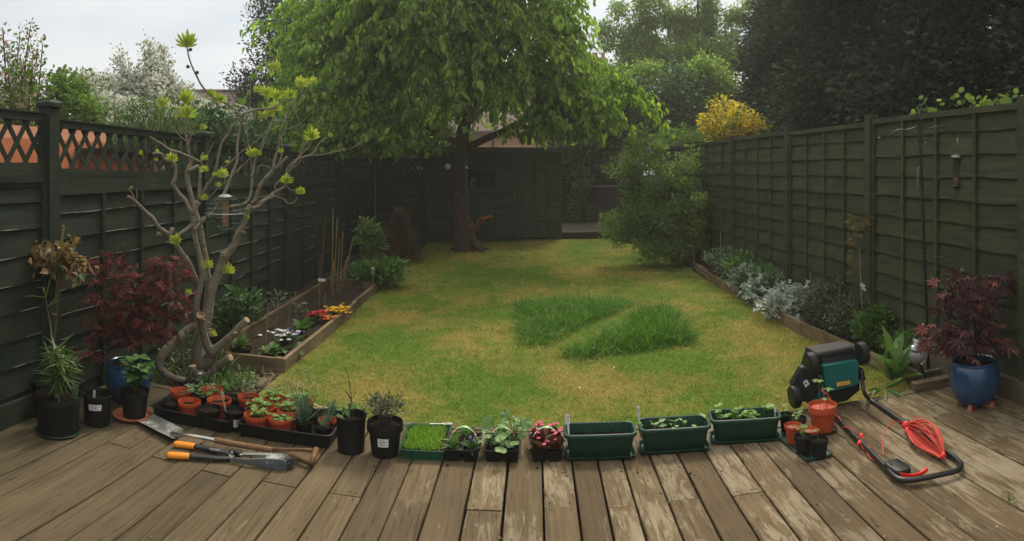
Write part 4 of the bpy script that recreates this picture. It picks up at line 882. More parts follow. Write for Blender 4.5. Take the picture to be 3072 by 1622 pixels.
def leafplant(name, label, cat, base, n, ln, mat, wd=1.0, el=(20, 75), T=BROAD, flowers=None, group=None, stems=0):
    o = thing(name, label, cat, tuple(base), 0, group); mb = MB(); rosette(mb, (0, 0, 0), n, ln, wd, el, T); mb.build('leaves', mat, o)
    if flowers:
        fm, nf, fs, hz, sp = flowers; mb = MB(); ms_ = MB()
        c = rnd(nf)*A((sp, sp, sp*.25))+A((0, 0, hz))
        for q_ in c: ms_.tube([(0, 0, 0), (q_[0]*.5, q_[1]*.5, q_[2]*.6), q_-A((0,0,.004))], .0022, 4)
        for k in range(5):
            a = k*2*math.pi/5; dd = np.stack([np.full(nf, math.cos(a)), np.full(nf, math.sin(a)), np.full(nf, .25)], 1)
            mb.scatter(ROUND, c, frames(dd+rnd(nf)*.12, A((0, 0, 1.))+rnd(nf)*.3), np.full(nf, fs))
        ms_.build('stem', mat, o); mb.build('blossom', fm, o)
    return o
def petal(n, a, b): return foliage(n, [(0, a), (1, b)], .6, .2)
F_y = petal('yellow_petals', (.72,.42,.02), (.85,.60,.04)); F_o = petal('orange_petals', (.70,.16,.02), (.80,.30,.04)); F_r = petal('red_petals', (.50,.015,.02), (.65,.03,.035)); F_w = petal('white_petals', (.55,.52,.58), (.75,.73,.74)); F_p = petal('pink_petals', (.70,.05,.18), (.85,.14,.32)); F_v = petal('violet_petals', (.10,.05,.30), (.22,.14,.45))
BZ = ZL+.065
PG = lambda x, y, z=BZ: P(x, y, z)
leafplant('primrose', 'yellow flowered primrose in the left bed, farthest of the bright flowers', 'flower', PG(1022, 945), 16, .10, F_soft, .5, flowers=(F_y, 60, .024, .085, .050))
leafplant('primrose', 'smaller golden primrose close beside the larger yellow one', 'flower', PG(1000, 952), 10, .08, F_soft, .5, flowers=(F_y, 22, .024, .07, .04))
leafplant('primrose', 'orange flowered primrose between the red and yellow ones', 'flower', PG(985, 968), 9, .08, F_deep, .5, flowers=(F_o, 30, .022, .055, .045))
leafplant('primrose', 'red flowered primrose with dark leaves in the left bed', 'flower', PG(945, 968), 16, .11, F_deep, .5, flowers=(F_r, 36, .022, .10, .045))
leafplant('primrose', 'small red primrose at the foot of the yellow ones', 'flower', PG(966, 962), 8, .07, F_deep, .5, flowers=(F_r, 10, .017, .10, .025))
leafplant('primrose', 'white flowered primrose with yellow eyes near the front of the left bed', 'flower', PG(848, 1040), 18, .12, F_deep, .6, flowers=(F_w, 34, .022, .12, .06))
leafplant('leafy_plant', 'crinkled bright green leaf clump in the middle of the left bed', 'plant', PG(908, 1000), 16, .15, F_soft, .95, (25, 75))
leafplant('leafy_plant', 'pale lobed green seedling at the front corner of the left bed', 'plant', PG(808, 1062), 15, .12, F_soft, .95, (10, 60))
leafplant('viola', 'purple viola with yellow eye left of the crinkled green clump', 'flower', PG(872, 1015), 10, .07, F_deep, .5, flowers=(F_v, 5, .02, .08, .03))
leafplant('viola', 'second purple viola right below the crinkled green clump', 'flower', PG(900, 1025), 9, .07, F_deep, .5, flowers=(F_v, 4, .02, .07, .03))
leafplant('leafy_plant', 'broad flat dark leaves lying under the white primrose', 'plant', PG(868, 1050), 7, .15, F_deep, .9, (3, 20))
bush('shrub', 'leafy green shrub between the fig trunk and the left fence', 'shrub', P(722, 1020, -.09), .40, .48, 30, .065, F_deep, per=26, aspect=.9)
bush('shrub', 'sprawling narrow leaved plant trailing over the ribbed board', 'plant', P(815, 950, -.05), .5, .2, 12, .06, F_grey, per=12, aspect=.6)
for x, y, w, h, lab in ((505, 1150, .36, .12, 'low green ground cover under the left fig trunk beside the blue pot'), (545, 1100, .26, .34, 'leafy green weeds growing between the two fig trunks'), (700, 1160, .34, .09, 'low feathery green weeds in front of the left bed'), (640, 1170, .3, .07, 'patch of small weeds behind the first black tray'), (670, 1010, .3, .25, 'small bright leafed sprout behind the sawn fig stub')):
    bush('weeds', lab, 'weeds', P(x, y, -.09), w, h, 22, .026, F_soft if x != 545 else F_deep, per=22, stemr=.003, z0=0)
mb = MB(); n = 260; c = rnd(n)*A((.22, .12, .008))+A(P(775, 1150, -.06)); a = rng.uniform(0, 3.14, n); mb.scatter(STRIP, c, frames(np.stack([np.cos(a), np.sin(a), rng.normal(0, .12, n)], 1), A((0, 0, 1.))+rnd(n)*.3), np.stack([np.full(n, .004), rng.uniform(.06, .2, n), np.full(n, .1)], 1)); tag(mb.build('straw', flat('straw', (.30,.24,.14), .9)), 'dry straw scattered in front of the left bed', 'straw', kind='stuff')
# dark strappy clump by the lower log
leafplant('strappy_plant', 'dark strap leaved clump beside the lower fig log', 'plant', P(660, 1140, -.09), 26, .26, F_deep, .10, (20, 80), STRIP)
# the pot sunk in the bed
M['potb'] = flat('black_plastic', (.010,.010,.010), .5, .3, 30, spec=.22); M['poto'] = flat('terracotta_plastic', (.46,.075,.026), .5, .12, 20, spec=.3)
M['compost'] = (lambda q: (q.l(q.ramp(q.noise(90, 6, .7), [(.3, (.007,.005,.004)), (.6, (.022,.015,.011)), (.8, (.07,.05,.035))]), q.b.inputs['Base Color']), q.bump(q.noise(80, 5, .7), 1.0, .01), setattr(q.b.inputs['Roughness'], 'default_value', .95), setattr(q.b.inputs['Specular IOR Level'], 'default_value', .06), q.m)[-1])(NT('compost'))
M['saucer'] = flat('dark_green_plastic', (.012,.055,.042), .35, .12, 30, spec=.5); M['terra2'] = flat('terracotta_saucer', (.40,.14,.07), .8, .15, 14)
def pot(name, label, p, rt, h, mat='potb', rb=None, fill=.8, lip=.1, group=None, ledge=True, soil='compost', n=32, tilt=0):
    """a plant pot with wall thickness, rim, and compost; origin under its base"""
    rb = rb or rt*.74; t = max(.0018, rt*.03); o = thing(name, label, 'plant pot', tuple(p), tilt, group); mb = MB(); hl = h*(1-lip)
    rl = rb+(rt*.94-rb)*(1-lip)
    pr = [(rb*.9, 0), (rb, .002), (rl, hl), (rt*.985, hl+.0005), (rt, hl+.002), (rt, h-.002), (rt-.001, h), (rt-t, h), (rt-t*1.2, h-.002), (rl-t*.6, hl-.002), (rb+(rl-rb)*fill*.8-t, h*fill*.82)]
    mb.lathe(pr, n, (0, 0, 0)); mb.f.pop(); mb.build('shell', M[mat], o, 'auto')
    zs = h*fill; rs = rb+(rt*.94-rb)*fill-t*.5; mb = MB(); rr_ = np.linspace(.0, 1, 5); a = np.arange(20)*2*math.pi/20
    V = [np.stack([q_*rs*np.cos(a), q_*rs*np.sin(a), zs+rng.normal(0, rs*.025, 20)+.006*(1-q_)], 1) for q_ in rr_[1:]]; V = [A([[0, 0, zs+.006]])]+V; V = np.concatenate(V)
    i = np.arange(20); j = (i+1) % 20; mb.add(V, np.stack([np.zeros(20, int), 1+i, 1+j], 1)); mb.f.append((np.concatenate([np.stack([1+k*20+i, 1+(k+1)*20+i, 1+(k+1)*20+j, 1+k*20+j], 1) for k in range(3)]), 0))
    mb.build('compost', M[soil], o, True); o['top'] = zs; return o
def topof(o): return Vector(o.location)+Vector((0, 0, o['top']))
op = pot('plant_pot', 'wide black pot of small seedlings sitting in the left bed', P(722, 1066, BZ), .095, .07, fill=.85)
leafplant('seedlings', 'rounded green seedlings in the wide black pot in the left bed', 'seedlings', topof(op), 60, .085, F_soft, .45, (25, 85))
o = thing('plant_tag', 'pale plant tag in the wide black pot in the left bed', 'plant label', tuple(topof(op)+Vector((-.06, 0, 0)))); mb = MB(); mb.box((0, 0, .05), (.035, .002, .10)); mb.build('card', M['white'], o)
# bamboo canes
M['cane'] = flat('bamboo_cane', (.27,.19,.09), .5, .25, 12); M['cane_old'] = flat('weathered_cane', (.22,.18,.125), .7, .25, 12)
def cane(label, x0, y0, x1, y1, r1=None, rr_=.0045, mat='cane_old', group='thin canes in the left bed', z=BZ, lean=0):
    b_ = P(x0, y0, z); r = rad(b_); t = Q(x1, y1, (r1 or r+lean)); o = thing('garden_cane', label, 'cane', tuple(b_), 0, group); d = t-b_; mb = MB()
    n = max(3, int(d.length/.14)); ts = np.linspace(0, 1, n*2+1); pts = A([tuple(d*t_) for t_ in ts])-A((0, 0, .0)); mb.tube(pts, [rr_*(1.22 if i % 2 == 0 and 0 < i < n*2 else 1) for i in range(len(ts))], 7); mb.build('shaft', M[mat], o); return o
CL = [(793, 1068, 806, 908, 'front thin cane in the left bed, behind the pale seedling'), (825, 1015, 834, 889, 'thin cane standing left of the white primrose'), (860, 998, 876, 890, 'thin leaning cane behind the white primrose'), (888, 980, 887, 873, 'thin cane standing behind the crinkled green clump'),
      (957, 923, 959, 842, 'short thin cane left of the bare sapling'), (972, 933, 976, 878, 'short thin cane right of the bare sapling')]
for q_ in CL: cane(q_[4], *q_[:4])
for x0, y0, x1, y1, lab in ((996, 886, 999, 628, 'tallest bare cane of the bundle in the left bed'), (1000, 884, 1012, 657, 'second tallest cane of the bundle, leaning right at its top'), (1009, 880, 1019, 716, 'cane in the middle of the bundle'), (1018, 880, 1029, 694, 'straight cane at the right of the bundle'), (1022, 878, 1060, 712, 'cane leaning away to the right of the bundle'), (990, 870, 1003, 780, 'short stout cane at the left of the bundle'), (1013, 868, 1044, 769, 'pale short cane leaning right across the bundle')):
    cane(lab, x0, y0, x1, y1, rr_=.006, mat='cane', group='cane bundle in the left bed')
# bare sapling with its tag
b_ = P(966, 915, BZ); r = rad(b_); o = thing('bare_sapling', 'bare brown sapling with a white tag in the left bed', 'sapling', (0, 0, 0)); mb = MB()
mb.tube([tuple(b_), *[tuple(Q(x, y, r)) for x, y in ((962, 870), (958, 838), (966, 800), (972, 720), (976, 680), (978, 640))]], [.013, .012, .010, .009, .006, .004, .002], 7)
mb.tube([tuple(Q(961, 860, r)), tuple(Q(957, 800, r)), tuple(Q(966, 762, r))], [.009, .007, .004], 6)
for pts in (((975, 700), (955, 680), (940, 655), (937, 648)), ((973, 695), (960, 702), (955, 705), (966, 735)), ((970, 745), (990, 725)), ((975, 685), (965, 672), (945, 660))): mb.tube([tuple(Q(x, y, r+rng.normal(0, .03))) for x, y in pts], .0025, 4)
mb.build('stem', M['twig'], o); p = Q(965, 838, r-.02); mb = MB(); mb.box(tuple(p), (.085, .004, .03)); mb.build('tag', M['white'], o)
# climber on canes, lettuce-like clumps, dying conifer
b_ = P(1108, 845, BZ); r = rad(b_); o = thing('climbing_plant', 'bright green climbing plant on canes at the back of the left bed', 'climber', (0, 0, 0)); mb = MB()
for x0, x1, y1 in ((1100, 1091, 648), (1106, 1102, 656), (1112, 1106, 660)): mb.tube([tuple(P(x0, 845, BZ)), tuple(Q(x1, y1, r))], .006, 6)
mb.build('cane', M['cane'], o); C = crownC(60, [(W(1115, 690, r), (.15, .10, .14)), (W(1093, 725, r), (.07, .08, .22)), (W(1130, 745, r), (.07, .08, .28)), (W(1098, 790, r), (.04, .05, .2))], .2); mb = MB(); clumps(mb, LEAF, C, 34, .045, .04, up=.2, aspect=1.4); mb.build('foliage', F_soft, o)
mb = MB()
for s_ in (-.03, .03): mb.tube([(b_.x+s_*.4, b_.y, ZL+.05), (b_.x+s_, b_.y, .4), (b_.x+s_*2, b_.y, .85)], .005, 5)
mb.build('stem', M['twig'], o)
bush('leafy_plant', 'bright bushy green plant beside the bed edge, right of the climber', 'plant', P(1155, 850, BZ), .50, .30, 40, .075, F_soft, per=24, group=None, aspect=1.0)
bush('leafy_plant', 'bushy green plant left of the climber against the ribbed board', 'plant', P(1090, 855, BZ), .34, .26, 26, .07, F_soft, per=20, aspect=.8)
bush('ground_ivy', 'dark low foliage behind the ribbed divider of the left bed', 'plant', P(1045, 840, BZ), .4, .10, 16, .04, F_deep, per=22)
o = thing('dwarf_conifer', 'small dying brown conifer at the end of the left bed', 'conifer', tuple(P(1200, 790, ZL))); mb = MB(); mb.tube([(0, 0, 0), (.0, 0, .5), (.02, 0, .93)], [.025, .015, .004], 7)
C = []
for k in range(150):
    h = rng.uniform(.0, 1)**1.3; a = rng.uniform(0, 6.28); rr_ = .34*(1-h)**.6*rng.uniform(.5, 1)*(1 if h < .62 else .6); C.append((rr_*math.cos(a), rr_*math.sin(a), .08+.8*h)); mb.tube([(0, 0, max(.02, C[-1][2]-.08)), C[-1]], [.006, .002], 4)
mb.build('trunk', M['twig'], o); mb = MB(); C = A(C); clumps(mb, STRIP, C, 60, .05, .055, unit(C*A((1,1,0)))*.8, up=.3, aspect=.10, face=(0, 0, 1)); mb.build('foliage', F_brn, o)
leafplant('strappy_plant', 'thin grassy clump beside the dying conifer', 'plant', P(1248, 770, ZL), 26, .3, F_grey, .05, (15, 60), STRIP)
o = thing('solar_light', 'small solar stake light by the ribbed divider', 'solar light', tuple(P(1118, 868, BZ)))
def solar(o, h, s_=1.0, tilt=0):
    mb = MB(); mb.tube([(0, 0, -.02), (0, 0, h)], .008*s_, 8); mb.build('stake', M['steel'], o)
    mb = MB(); mb.lathe([(.022*s_, h), (.026*s_, h+.005), (.026*s_, h+.05*s_), (.022*s_, h+.052*s_)], 16); mb.build('lens', M['lens'], o)
    mb = MB(); mb.lathe([(.034*s_, h+.053*s_), (.034*s_, h+.068*s_), (.03*s_, h+.074*s_)], 18); mb.build('cap', M['steel'], o)
M['steel'] = flat('brushed_steel', (.45,.45,.44), .3, .1, 40, metal=.9); q = NT('clear_plastic'); q.b.inputs['Base Color'].default_value = (.5,.52,.5,1); q.b.inputs['Roughness'].default_value = .15; q.b.inputs['Transmission Weight'].default_value = .6; M['lens'] = q.m
solar(o, .20)
o = thing('solar_light', 'steel topped solar light under the fig beside the lower log', 'solar light', tuple(P(598, 1160, ZL))); solar(o, .02, 1.35)
# orange handles of a trolley behind the trunk, hose loop
o = thing('garden_trolley', 'orange tubular handles of a trolley leaning by the cherry trunk', 'trolley', (0, 0, 0)); M['orange_p'] = flat('orange_enamel', (.60,.17,.02), .4)
for dx, dr, nm in ((0, 0, 0), (10, .35, 1)):
    mb = MB(); w_ = [W(x+dx*(.3 if i > 2 else 1), y+dx*.35, r_+dr) for i, (x, y, r_) in enumerate(((1420, 690, 13.3), (1425, 678, 13.2), (1440, 657, 13.1), (1452, 652, 13.0), (1468, 649, 12.9), (1480, 648, 12.9)))]; mb.tube(smooth_path(w_, 4), .016, 8); mb.build('handle', M['orange_p'], o)
mb = MB(); mb.tube([W(1425, 680, 13.2), W(1432, 684, 13.5)], .012, 6); mb.tube([W(1420, 690, 13.3), W(1412, 715, 13.5), W(1418, 735, 13.7)], .016, 6); mb.build('frame', M['orange_p'], o)
mb = MB(); mb.tube([W(1478, 648.2, 12.9), W(1492, 648.4, 12.86)], .014, 8); mb.build('grip', M['dark'], o)

# --- right bed
def gbase(x, y, X=None):
    p = P(x, y, ZL+.04)
    if x > 2740: return p
    lim = 2.99 if X is None else X; r = lim/math.sin(th(x))
    return p if p.x < lim else Vector((lim, r*math.cos(th(x)), ZL+.04))
x_ = [(2235, 825, .5, .42, F_soft, .07, 'bright leafy perennial in the middle of the right bed'), (2310, 870, .4, .32, F_soft, .08, 'low bright broad leafed plant just before the silver cinerarias'), (2210, 800, .42, .44, F_grey, .06, 'grey green leafy perennial halfway down the right bed'), (2280, 850, .45, .34, F_deep, .07, 'broad green leafed perennial left of the silver plants'), (2170, 770, .4, .42, F_grey, .05, 'leafy perennial nearest the lilac flowered bush'), (2330, 860, .35, .34, F_grey, .055, 'tall grey green perennial behind the silver plants')]
for x, y, w, h, m_, s_, lab in x_: bush('perennial', lab, 'plant', gbase(x, y), w, h, 34, s_, m_, per=24, group='perennials in the right bed', aspect=.8, up=.5)
DIS = ([(0,0,0),(.05,.3,0),(.3,.45,.05),(.06,.5,0),(.28,.75,.04),(.05,.72,0),(0,1,-.1),(-.05,.72,0),(-.28,.75,.04),(-.06,.5,0),(-.3,.45,.05),(-.05,.3,0)], [(0,1,11,0),(1,2,3,11),(11,3,9,10),(3,4,5,9),(9,5,7,8),(5,6,7,7)])
for x, y, w, h, lab in ((2262, 875, .40, .28, 'silver leaved cineraria clump farthest along the edging'), (2312, 905, .44, .30, 'silver leaved cineraria clump in the middle of the three'), (2370, 945, .40, .28, 'silver leaved cineraria clump nearest the mower')):
    b_ = gbase(x, y); bush('cineraria', lab, 'plant', (b_.x-.05, b_.y, b_.z), w, h, 46, .10, F_silv, DIS, per=11, group='silver cinerarias in the right bed', aspect=.9, up=.15)
bush('hebe_shrub', 'dull dark fine leaved shrub right of the silver cinerarias', 'shrub', gbase(2490, 975), .58, .46, 95, .035, F_heb, per=34, aspect=.8, spread=.05)
bush('hebe_shrub', 'second dull dark fine leaved shrub, next to the tagged sapling', 'shrub', gbase(2560, 985), .42, .38, 60, .035, F_heb, per=34, aspect=.8, spread=.05)
bush('box_bush', 'small bright green box bush beside the upended mower', 'shrub', gbase(2632, 1030), .34, .36, 70, .035, F_box, per=34, aspect=1.2, spread=.035, up=.5)
leafplant('leafy_weed', 'large upright pale leaves of a weed near the deck edge', 'plant', gbase(2675, 1145), 9, .30, F_soft, .34, (45, 88))
leafplant('leafy_weed', 'broad leaf weed right of the tall leaved weed', 'plant', gbase(2700, 1140), 6, .24, F_soft, .45, (20, 60))
leafplant('leafy_weed', 'cut pale leaves lying flat on the deck edge', 'plant', P(2650, 1166, .012), 10, .22, F_soft, .18, (1, 10))
bush('feathery_plant', 'soft feathery green plant beneath the steel solar light', 'plant', gbase(2700, 1085), .32, .22, 30, .03, F_soft, per=30, z0=0)
leafplant('leafy_plant', 'single pale heart leafed stalk behind the dark shrubs', 'plant', gbase(2490, 900), 5, .16, F_soft, .6, (60, 88))
o = thing('solar_light', 'leaning steel solar light with a clear globe in the right bed', 'solar light', tuple(gbase(2780, 1145))); mb = MB(); b0 = A(o.location); t0 = W(2745, 1050, 4.75)-b0
mb.tube([(0, 0, 0), t0*.9], .010, 7); mb.build('stake', M['dark'], o); mb = MB(); mb.lathe([(.045, 0), (.045, .02), (.035, .03), (.035, .055), (.046, .058), (.046, .075), (.03, .08)], 18, t0+A((0,0,.0)), M=Matrix.Rotation(R(25), 4, 'Y')); mb.build('cap', M['steel'], o, 'auto')
mb = MB(); mb.lathe([(.02, -.06), (.055, -.04), (.07, 0), (.06, .03), (.04, .035)], 18, t0+A((.03, 0, -.04))); mb.build('globe', M['lens'], o, True)
# thin maple seedling with cane and tag
b_ = gbase(2575, 990, 2.98); r = rad(b_); o = thing('maple_sapling', 'thin young maple with sparse bronze leaves in the right bed', 'sapling', (0, 0, 0)); mb = MB()
st = [W(x, y, r) for x, y in ((2575, 1010), (2572, 900), (2562, 820), (2560, 740), (2557, 680), (2556, 648))]; mb.tube(st, [.006, .005, .004, .0035, .002, .001], 6); br_ = [W(x, y, r) for x, y in ((2561, 735), (2580, 700), (2600, 675), (2612, 662))]; mb.tube(br_, [.003, .002, .0015, .001], 5); mb.build('stem', M['twig'], o)
C = smooth_path(st, 5)[10:]; C = np.vstack([C, smooth_path(br_, 4)[4:]]); mb = MB(); clumps(mb, MAPLE, C, 3, .025, .040, up=.0, face=(0, -.5, 1)); mb.build('foliage', foli('bronze_leaves', [(0, (.16,.10,.03)), (1, (.24,.19,.06))]), o)
mb = MB(); c_ = W(2560, 732, r-.02); mb.lathe([(.002, 0), (.009, .006), (.009, .02), (.002, .026)], 10, c_-A((0,0,.013))); mb.build('tie', M['red'], o)
o = cane('cane with a white tag beside the thin young maple', 2592, 1035, 2578, 745, rr_=.006, mat='cane_old', group=None, z=ZL+.04); mb = MB(); c_ = Vector(W(2588, 855, rad(o.location)-.02))-o.location; mb.box(c_, (.05, .004, .03), Matrix.Rotation(R(35), 4, 'Y')); mb.box(c_+Vector((.01, -.004, -.03)), (.045, .004, .022), Matrix.Rotation(R(40), 4, 'Y')); mb.build('tag', M['white'], o)
for x0, y0, x1, y1, lab in ((2165, 845, 2162, 694, 'short cane at the far end of the right bed'), (2432, 948, 2431, 813, 'short cane behind the silver cinerarias'), (2456, 958, 2455, 830, 'shortest cane behind the dark shrubs')): cane(lab, x0, y0, x1, y1, rr_=.005, group='short canes in the right bed', z=ZL+.04)
# climber on cane beside the lilac bush
b_ = P(2083, 800, ZL+.04); r = rad(b_); o = thing('climbing_plant', 'slim yellow green climber on a cane beside the lilac bush', 'climber', (0, 0, 0)); mb = MB(); mb.tube([tuple(b_), W(2082, 580, r)], .007, 6); mb.build('cane', M['cane'], o)
mb = MB(); clumps(mb, LEAF, crownC(34, [(W(2088, 650, r), (.13, .12, .3)), (W(2088, 720, r), (.15, .12, .25)), (W(2096, 600, r), (.09, .08, .08))], .2), 30, .05, .04, aspect=1.3); mb.build('foliage', F_lg, o)
mb = MB(); mb.tube([tuple(b_), W(2090, 690, r), W(2086, 610, r)], .004, 5); mb.build('stem', M['twig'], o)
# ------------------------------------------------------------------ the fig tree
fig = thing('fig_tree', 'bare branched fig tree with sawn limbs and fresh yellow green leaf tufts', 'tree', (0, 0, 0))
mb = MB(); mcut = MB(); mbr = MB(); M['figf'] = flat('green_brown_fig', (.10,.085,.05), .6)
def limb(pts, r, m=None, k=4, n=9, cut=False, kn=True):
    """pts (x, y, radius in panorama px); r = distance, or (start, end)"""
    r0, r1 = (r if hasattr(r, '__len__') else (r, r)); rs = np.linspace(r0, r1, len(pts))
    w = smooth_path([list(Q(x, y, q_))+[p_*q_/FOC] for (x, y, p_), q_ in zip(pts, rs)], k)
    rd = w[:, 3]*1.0*(1+(rng.normal(0, .05, len(w)) if kn else 0)); (m or mb).tube(w[:, :3], rd, n)
    if cut:
        d = unit(w[-1, :3]-w[-2, :3]); u = unit(np.cross(d, (0, 0, 1.))); v_ = np.cross(d, u); a = np.arange(12)*math.pi/6
        ring = w[-1, :3]+d*.002+rd[-1]*.93*(np.cos(a)[:, None]*u+np.sin(a)[:, None]*v_); mcut = MB(); mcut.add(np.vstack([ring, [w[-1, :3]+d*.004]]), [(i, (i+1) % 12, 12) for i in range(12)]); mcut.build('sawn_face', M['cut'], fig)
# trunks
limb([(512, 1130, 12), (507, 1010, 11), (511, 900, 10.5), (500, 800, 10), (490, 745, 10), (482, 680, 9.5), (477, 625, 9), (474, 560, 8.5), (472, 515, 8), (462, 488, 7)], 5.65, cut=True)
limb([(457, 532, 7), (446, 514, 6.5), (437, 490, 6), (433, 475, 5.5), (428, 461, 6)], (5.65, 5.6), k=3); limb([(470, 528, 6), (480, 512, 7), (494, 505, 6.5)], 5.62, k=3, cut=True)
limb([(589, 1140, 24), (590, 1090, 19), (597, 1040, 17), (611, 990, 17), (622, 950, 17), (629, 890, 16), (643, 845, 13.5), (657, 812, 12.5), (673, 774, 13), (697, 744, 12), (714, 706, 10.5), (727, 678, 10), (740, 648, 9), (752, 615, 9)], (5.2, 5.35), n=12)
limb([(586, 1000, 13), (592, 960, 12), (588, 920, 10), (598, 870, 10), (606, 830, 9.5), (602, 791, 10), (594, 751, 8.5), (585, 710, 8.5), (583, 680, 9), (579, 655, 9), (584, 630, 8), (596, 606, 9)], 5.1, n=10)
limb([(590, 975, 13), (568, 985, 13), (548, 1003, 14), (520, 1030, 15), (497, 1052, 15), (480, 1080, 14), (482, 1105, 12), (500, 1122, 11), (525, 1133, 10), (555, 1140, 9)], (5.1, 4.95), n=10)
limb([(552, 1000, 13), (540, 1010, 15), (536, 1013, 15)], 5.0, k=2, cut=True)
limb([(580, 1150, 17), (579, 1120, 14), (577, 1096, 12.5)], 5.05, k=3, cut=True)
limb([(605, 1100, 22), (625, 1080, 19), (636, 1056, 16), (622, 1035, 13), (610, 995, 11.5), (603, 960, 11.5), (602, 944, 13)], (5.15, 4.95), n=11, cut=True)
limb([(636, 1056, 15), (657, 1038, 13), (680, 1018, 12.5), (697, 1005, 12), (720, 978, 10.5), (741, 957, 10)], (5.05, 4.9), n=11, cut=True)
limb([(700, 1000, 5), (706, 997, 5.5), (710, 999, 5)], 4.85, k=2, cut=True)
limb([(600, 1152, 14), (625, 1125, 12), (650, 1100, 11), (672, 1082, 11), (692, 1070, 11)], (5.05, 4.9), n=10, cut=True)
limb([(629, 885, 11), (628, 850, 10), (621, 810, 9), (616, 770, 9), (606, 720, 9), (600, 680, 9), (590, 650, 9), (579, 617, 9), (570, 580, 8.5), (563, 545, 7.5), (562, 520, 7.5), (567, 500, 7), (570, 490, 5), (566, 460, 4.5), (561, 426, 4.5), (559, 405, 4)], 5.45, n=9)
limb([(566, 515, 7), (580, 507, 6.5), (597, 498, 6)], 5.42, k=2, cut=True)
limb([(592, 849, 9), (575, 812, 10), (560, 784, 10), (541, 757, 10), (521, 728, 9.5), (503, 706, 10), (486, 692, 9), (473, 680, 7), (457, 655, 7), (440, 640, 6.5), (420, 620, 6), (396, 598, 5.5), (384, 590, 4.5)], (5.2, 4.9), n=9, cut=True)
limb([(508, 705, 8), (514, 695, 8), (517, 684, 7)], 5.0, k=2, cut=True); limb([(480, 700, 8), (474, 708, 8), (470, 710, 5)], 4.9, k=2)
limb([(521, 718, 6), (539, 704, 6), (558, 690, 5.5), (580, 672, 6)], (5.0, 5.1)); limb([(673, 774, 8), (668, 764, 9), (666, 757, 8)], 5.2, k=2, cut=True); limb([(716, 700, 7), (726, 697, 5), (738, 700, 3)], 5.25, k=2)
# main branches
B = lambda p, r, **k: limb(p, r, mbr, **k)
B([(574, 640, 6.5), (555, 601, 6), (540, 585, 5.5), (529, 569, 5.5), (518, 553, 6.5), (524, 540, 5.5), (527, 520, 5), (526, 500, 5), (518, 486, 5), (497, 480, 4.5), (486, 465, 4.5), (474, 460, 4), (457, 462, 3.5)], (5.05, 4.95))
B([(597, 600, 6), (599, 560, 5), (600, 532, 4.5), (603, 500, 4), (605, 479, 3.5), (609, 457, 3)], 5.1)
B([(600, 486, 4), (585, 479, 4), (568, 471, 3.8), (550, 463, 3.5), (539, 458, 3.5), (508, 448, 3), (476, 426, 2.8), (449, 412, 3)], (5.1, 5.0))
B([(584, 690, 7), (600, 672, 7), (618, 655, 6.5), (635, 644, 6), (648, 628, 6), (659, 609, 5.5), (671, 585, 5), (680, 564, 5), (690, 540, 4.8), (698, 516, 4.5), (708, 495, 4), (713, 475, 4), (711, 453, 4), (713, 427, 4), (721, 371, 4), (722, 350, 4)], (5.05, 5.1))
B([(722, 350, 4), (733, 341, 3.8), (755, 333, 3.6), (780, 328, 3.4), (816, 324, 3), (839, 313, 2.3), (849, 299, 1.6)], (5.1, 5.0))
B([(722, 352, 3.6), (702, 327, 3.4), (684, 313, 3.2), (667, 306, 3), (640, 292, 3), (622, 277, 3), (602, 252, 3), (592, 232, 2.8), (580, 208, 2.6), (571, 185, 2.4), (565, 165, 2.2), (561, 140, 2.2)], (5.1, 5.0))
B([(590, 665, 5.5), (612, 655, 5), (640, 638, 4.5), (661, 628, 4.5), (688, 622, 4.2), (715, 618, 4), (735, 610, 4), (748, 596, 4.5), (753, 575, 4), (756, 540, 3.8), (761, 500, 3.6), (767, 472, 3.5), (772, 458, 3.5), (784, 447, 3.2), (793, 425, 3.2), (801, 399, 3), (812, 375, 2.8), (820, 350, 2.2)], (5.1, 5.2))
B([(603, 587, 5), (621, 559, 5), (640, 532, 5), (648, 505, 4.5), (656, 465, 4), (664, 434, 4), (673, 418, 4), (684, 405, 3.8), (696, 383, 3.2), (708, 368, 3), (718, 352, 2.6)], (5.35, 5.15))
B([(640, 532, 4.5), (655, 520, 4.5), (668, 508, 4), (690, 490, 3), (720, 460, 2.5), (760, 430, 2), (800, 395, 1.7)], (5.3, 5.2), n=6); B([(622, 600, 2.2), (650, 570, 2.2), (690, 535, 2.2), (720, 505, 3.5), (735, 492, 2), (760, 462, 1.8), (790, 420, 1.5), (815, 372, 1.4)], (5.2, 5.1), n=6)
B([(754, 612, 6), (768, 600, 7), (774, 575, 6.5), (781, 558, 6.5), (795, 540, 6.5), (812, 520, 6), (825, 508, 5.5), (838, 496, 5), (850, 484, 4.5), (862, 471, 4.5)], (5.35, 5.3))
B([(820, 511, 4), (822, 486, 3.6), (829, 462, 3.4), (835, 440, 3.2), (839, 420, 3), (841, 395, 3), (848, 375, 2.8), (858, 352, 2.5), (866, 325, 2.2), (868, 293, 2)], (5.3, 5.35))
B([(825, 508, 2.2), (842, 480, 3), (846, 440, 3), (843, 408, 2.5)], 5.28, n=6); B([(818, 513, 2), (808, 503, 2.2), (795, 498, 2.2), (783, 497, 2), (775, 502, 2), (771, 525, 1.8)], 5.25, n=6)
B([(760, 622, 6), (778, 610, 5.5), (795, 600, 5.5), (810, 590, 5.5), (823, 580, 5.5), (840, 570, 5.5), (855, 560, 5), (860, 545, 4), (858, 522, 4), (864, 505, 3.5), (878, 490, 3.5), (892, 480, 3.5), (912, 472, 3.2), (935, 464, 3), (948, 450, 2.8), (956, 434, 2.6), (965, 424, 2.4), (982, 412, 1.8)], (5.35, 5.25))
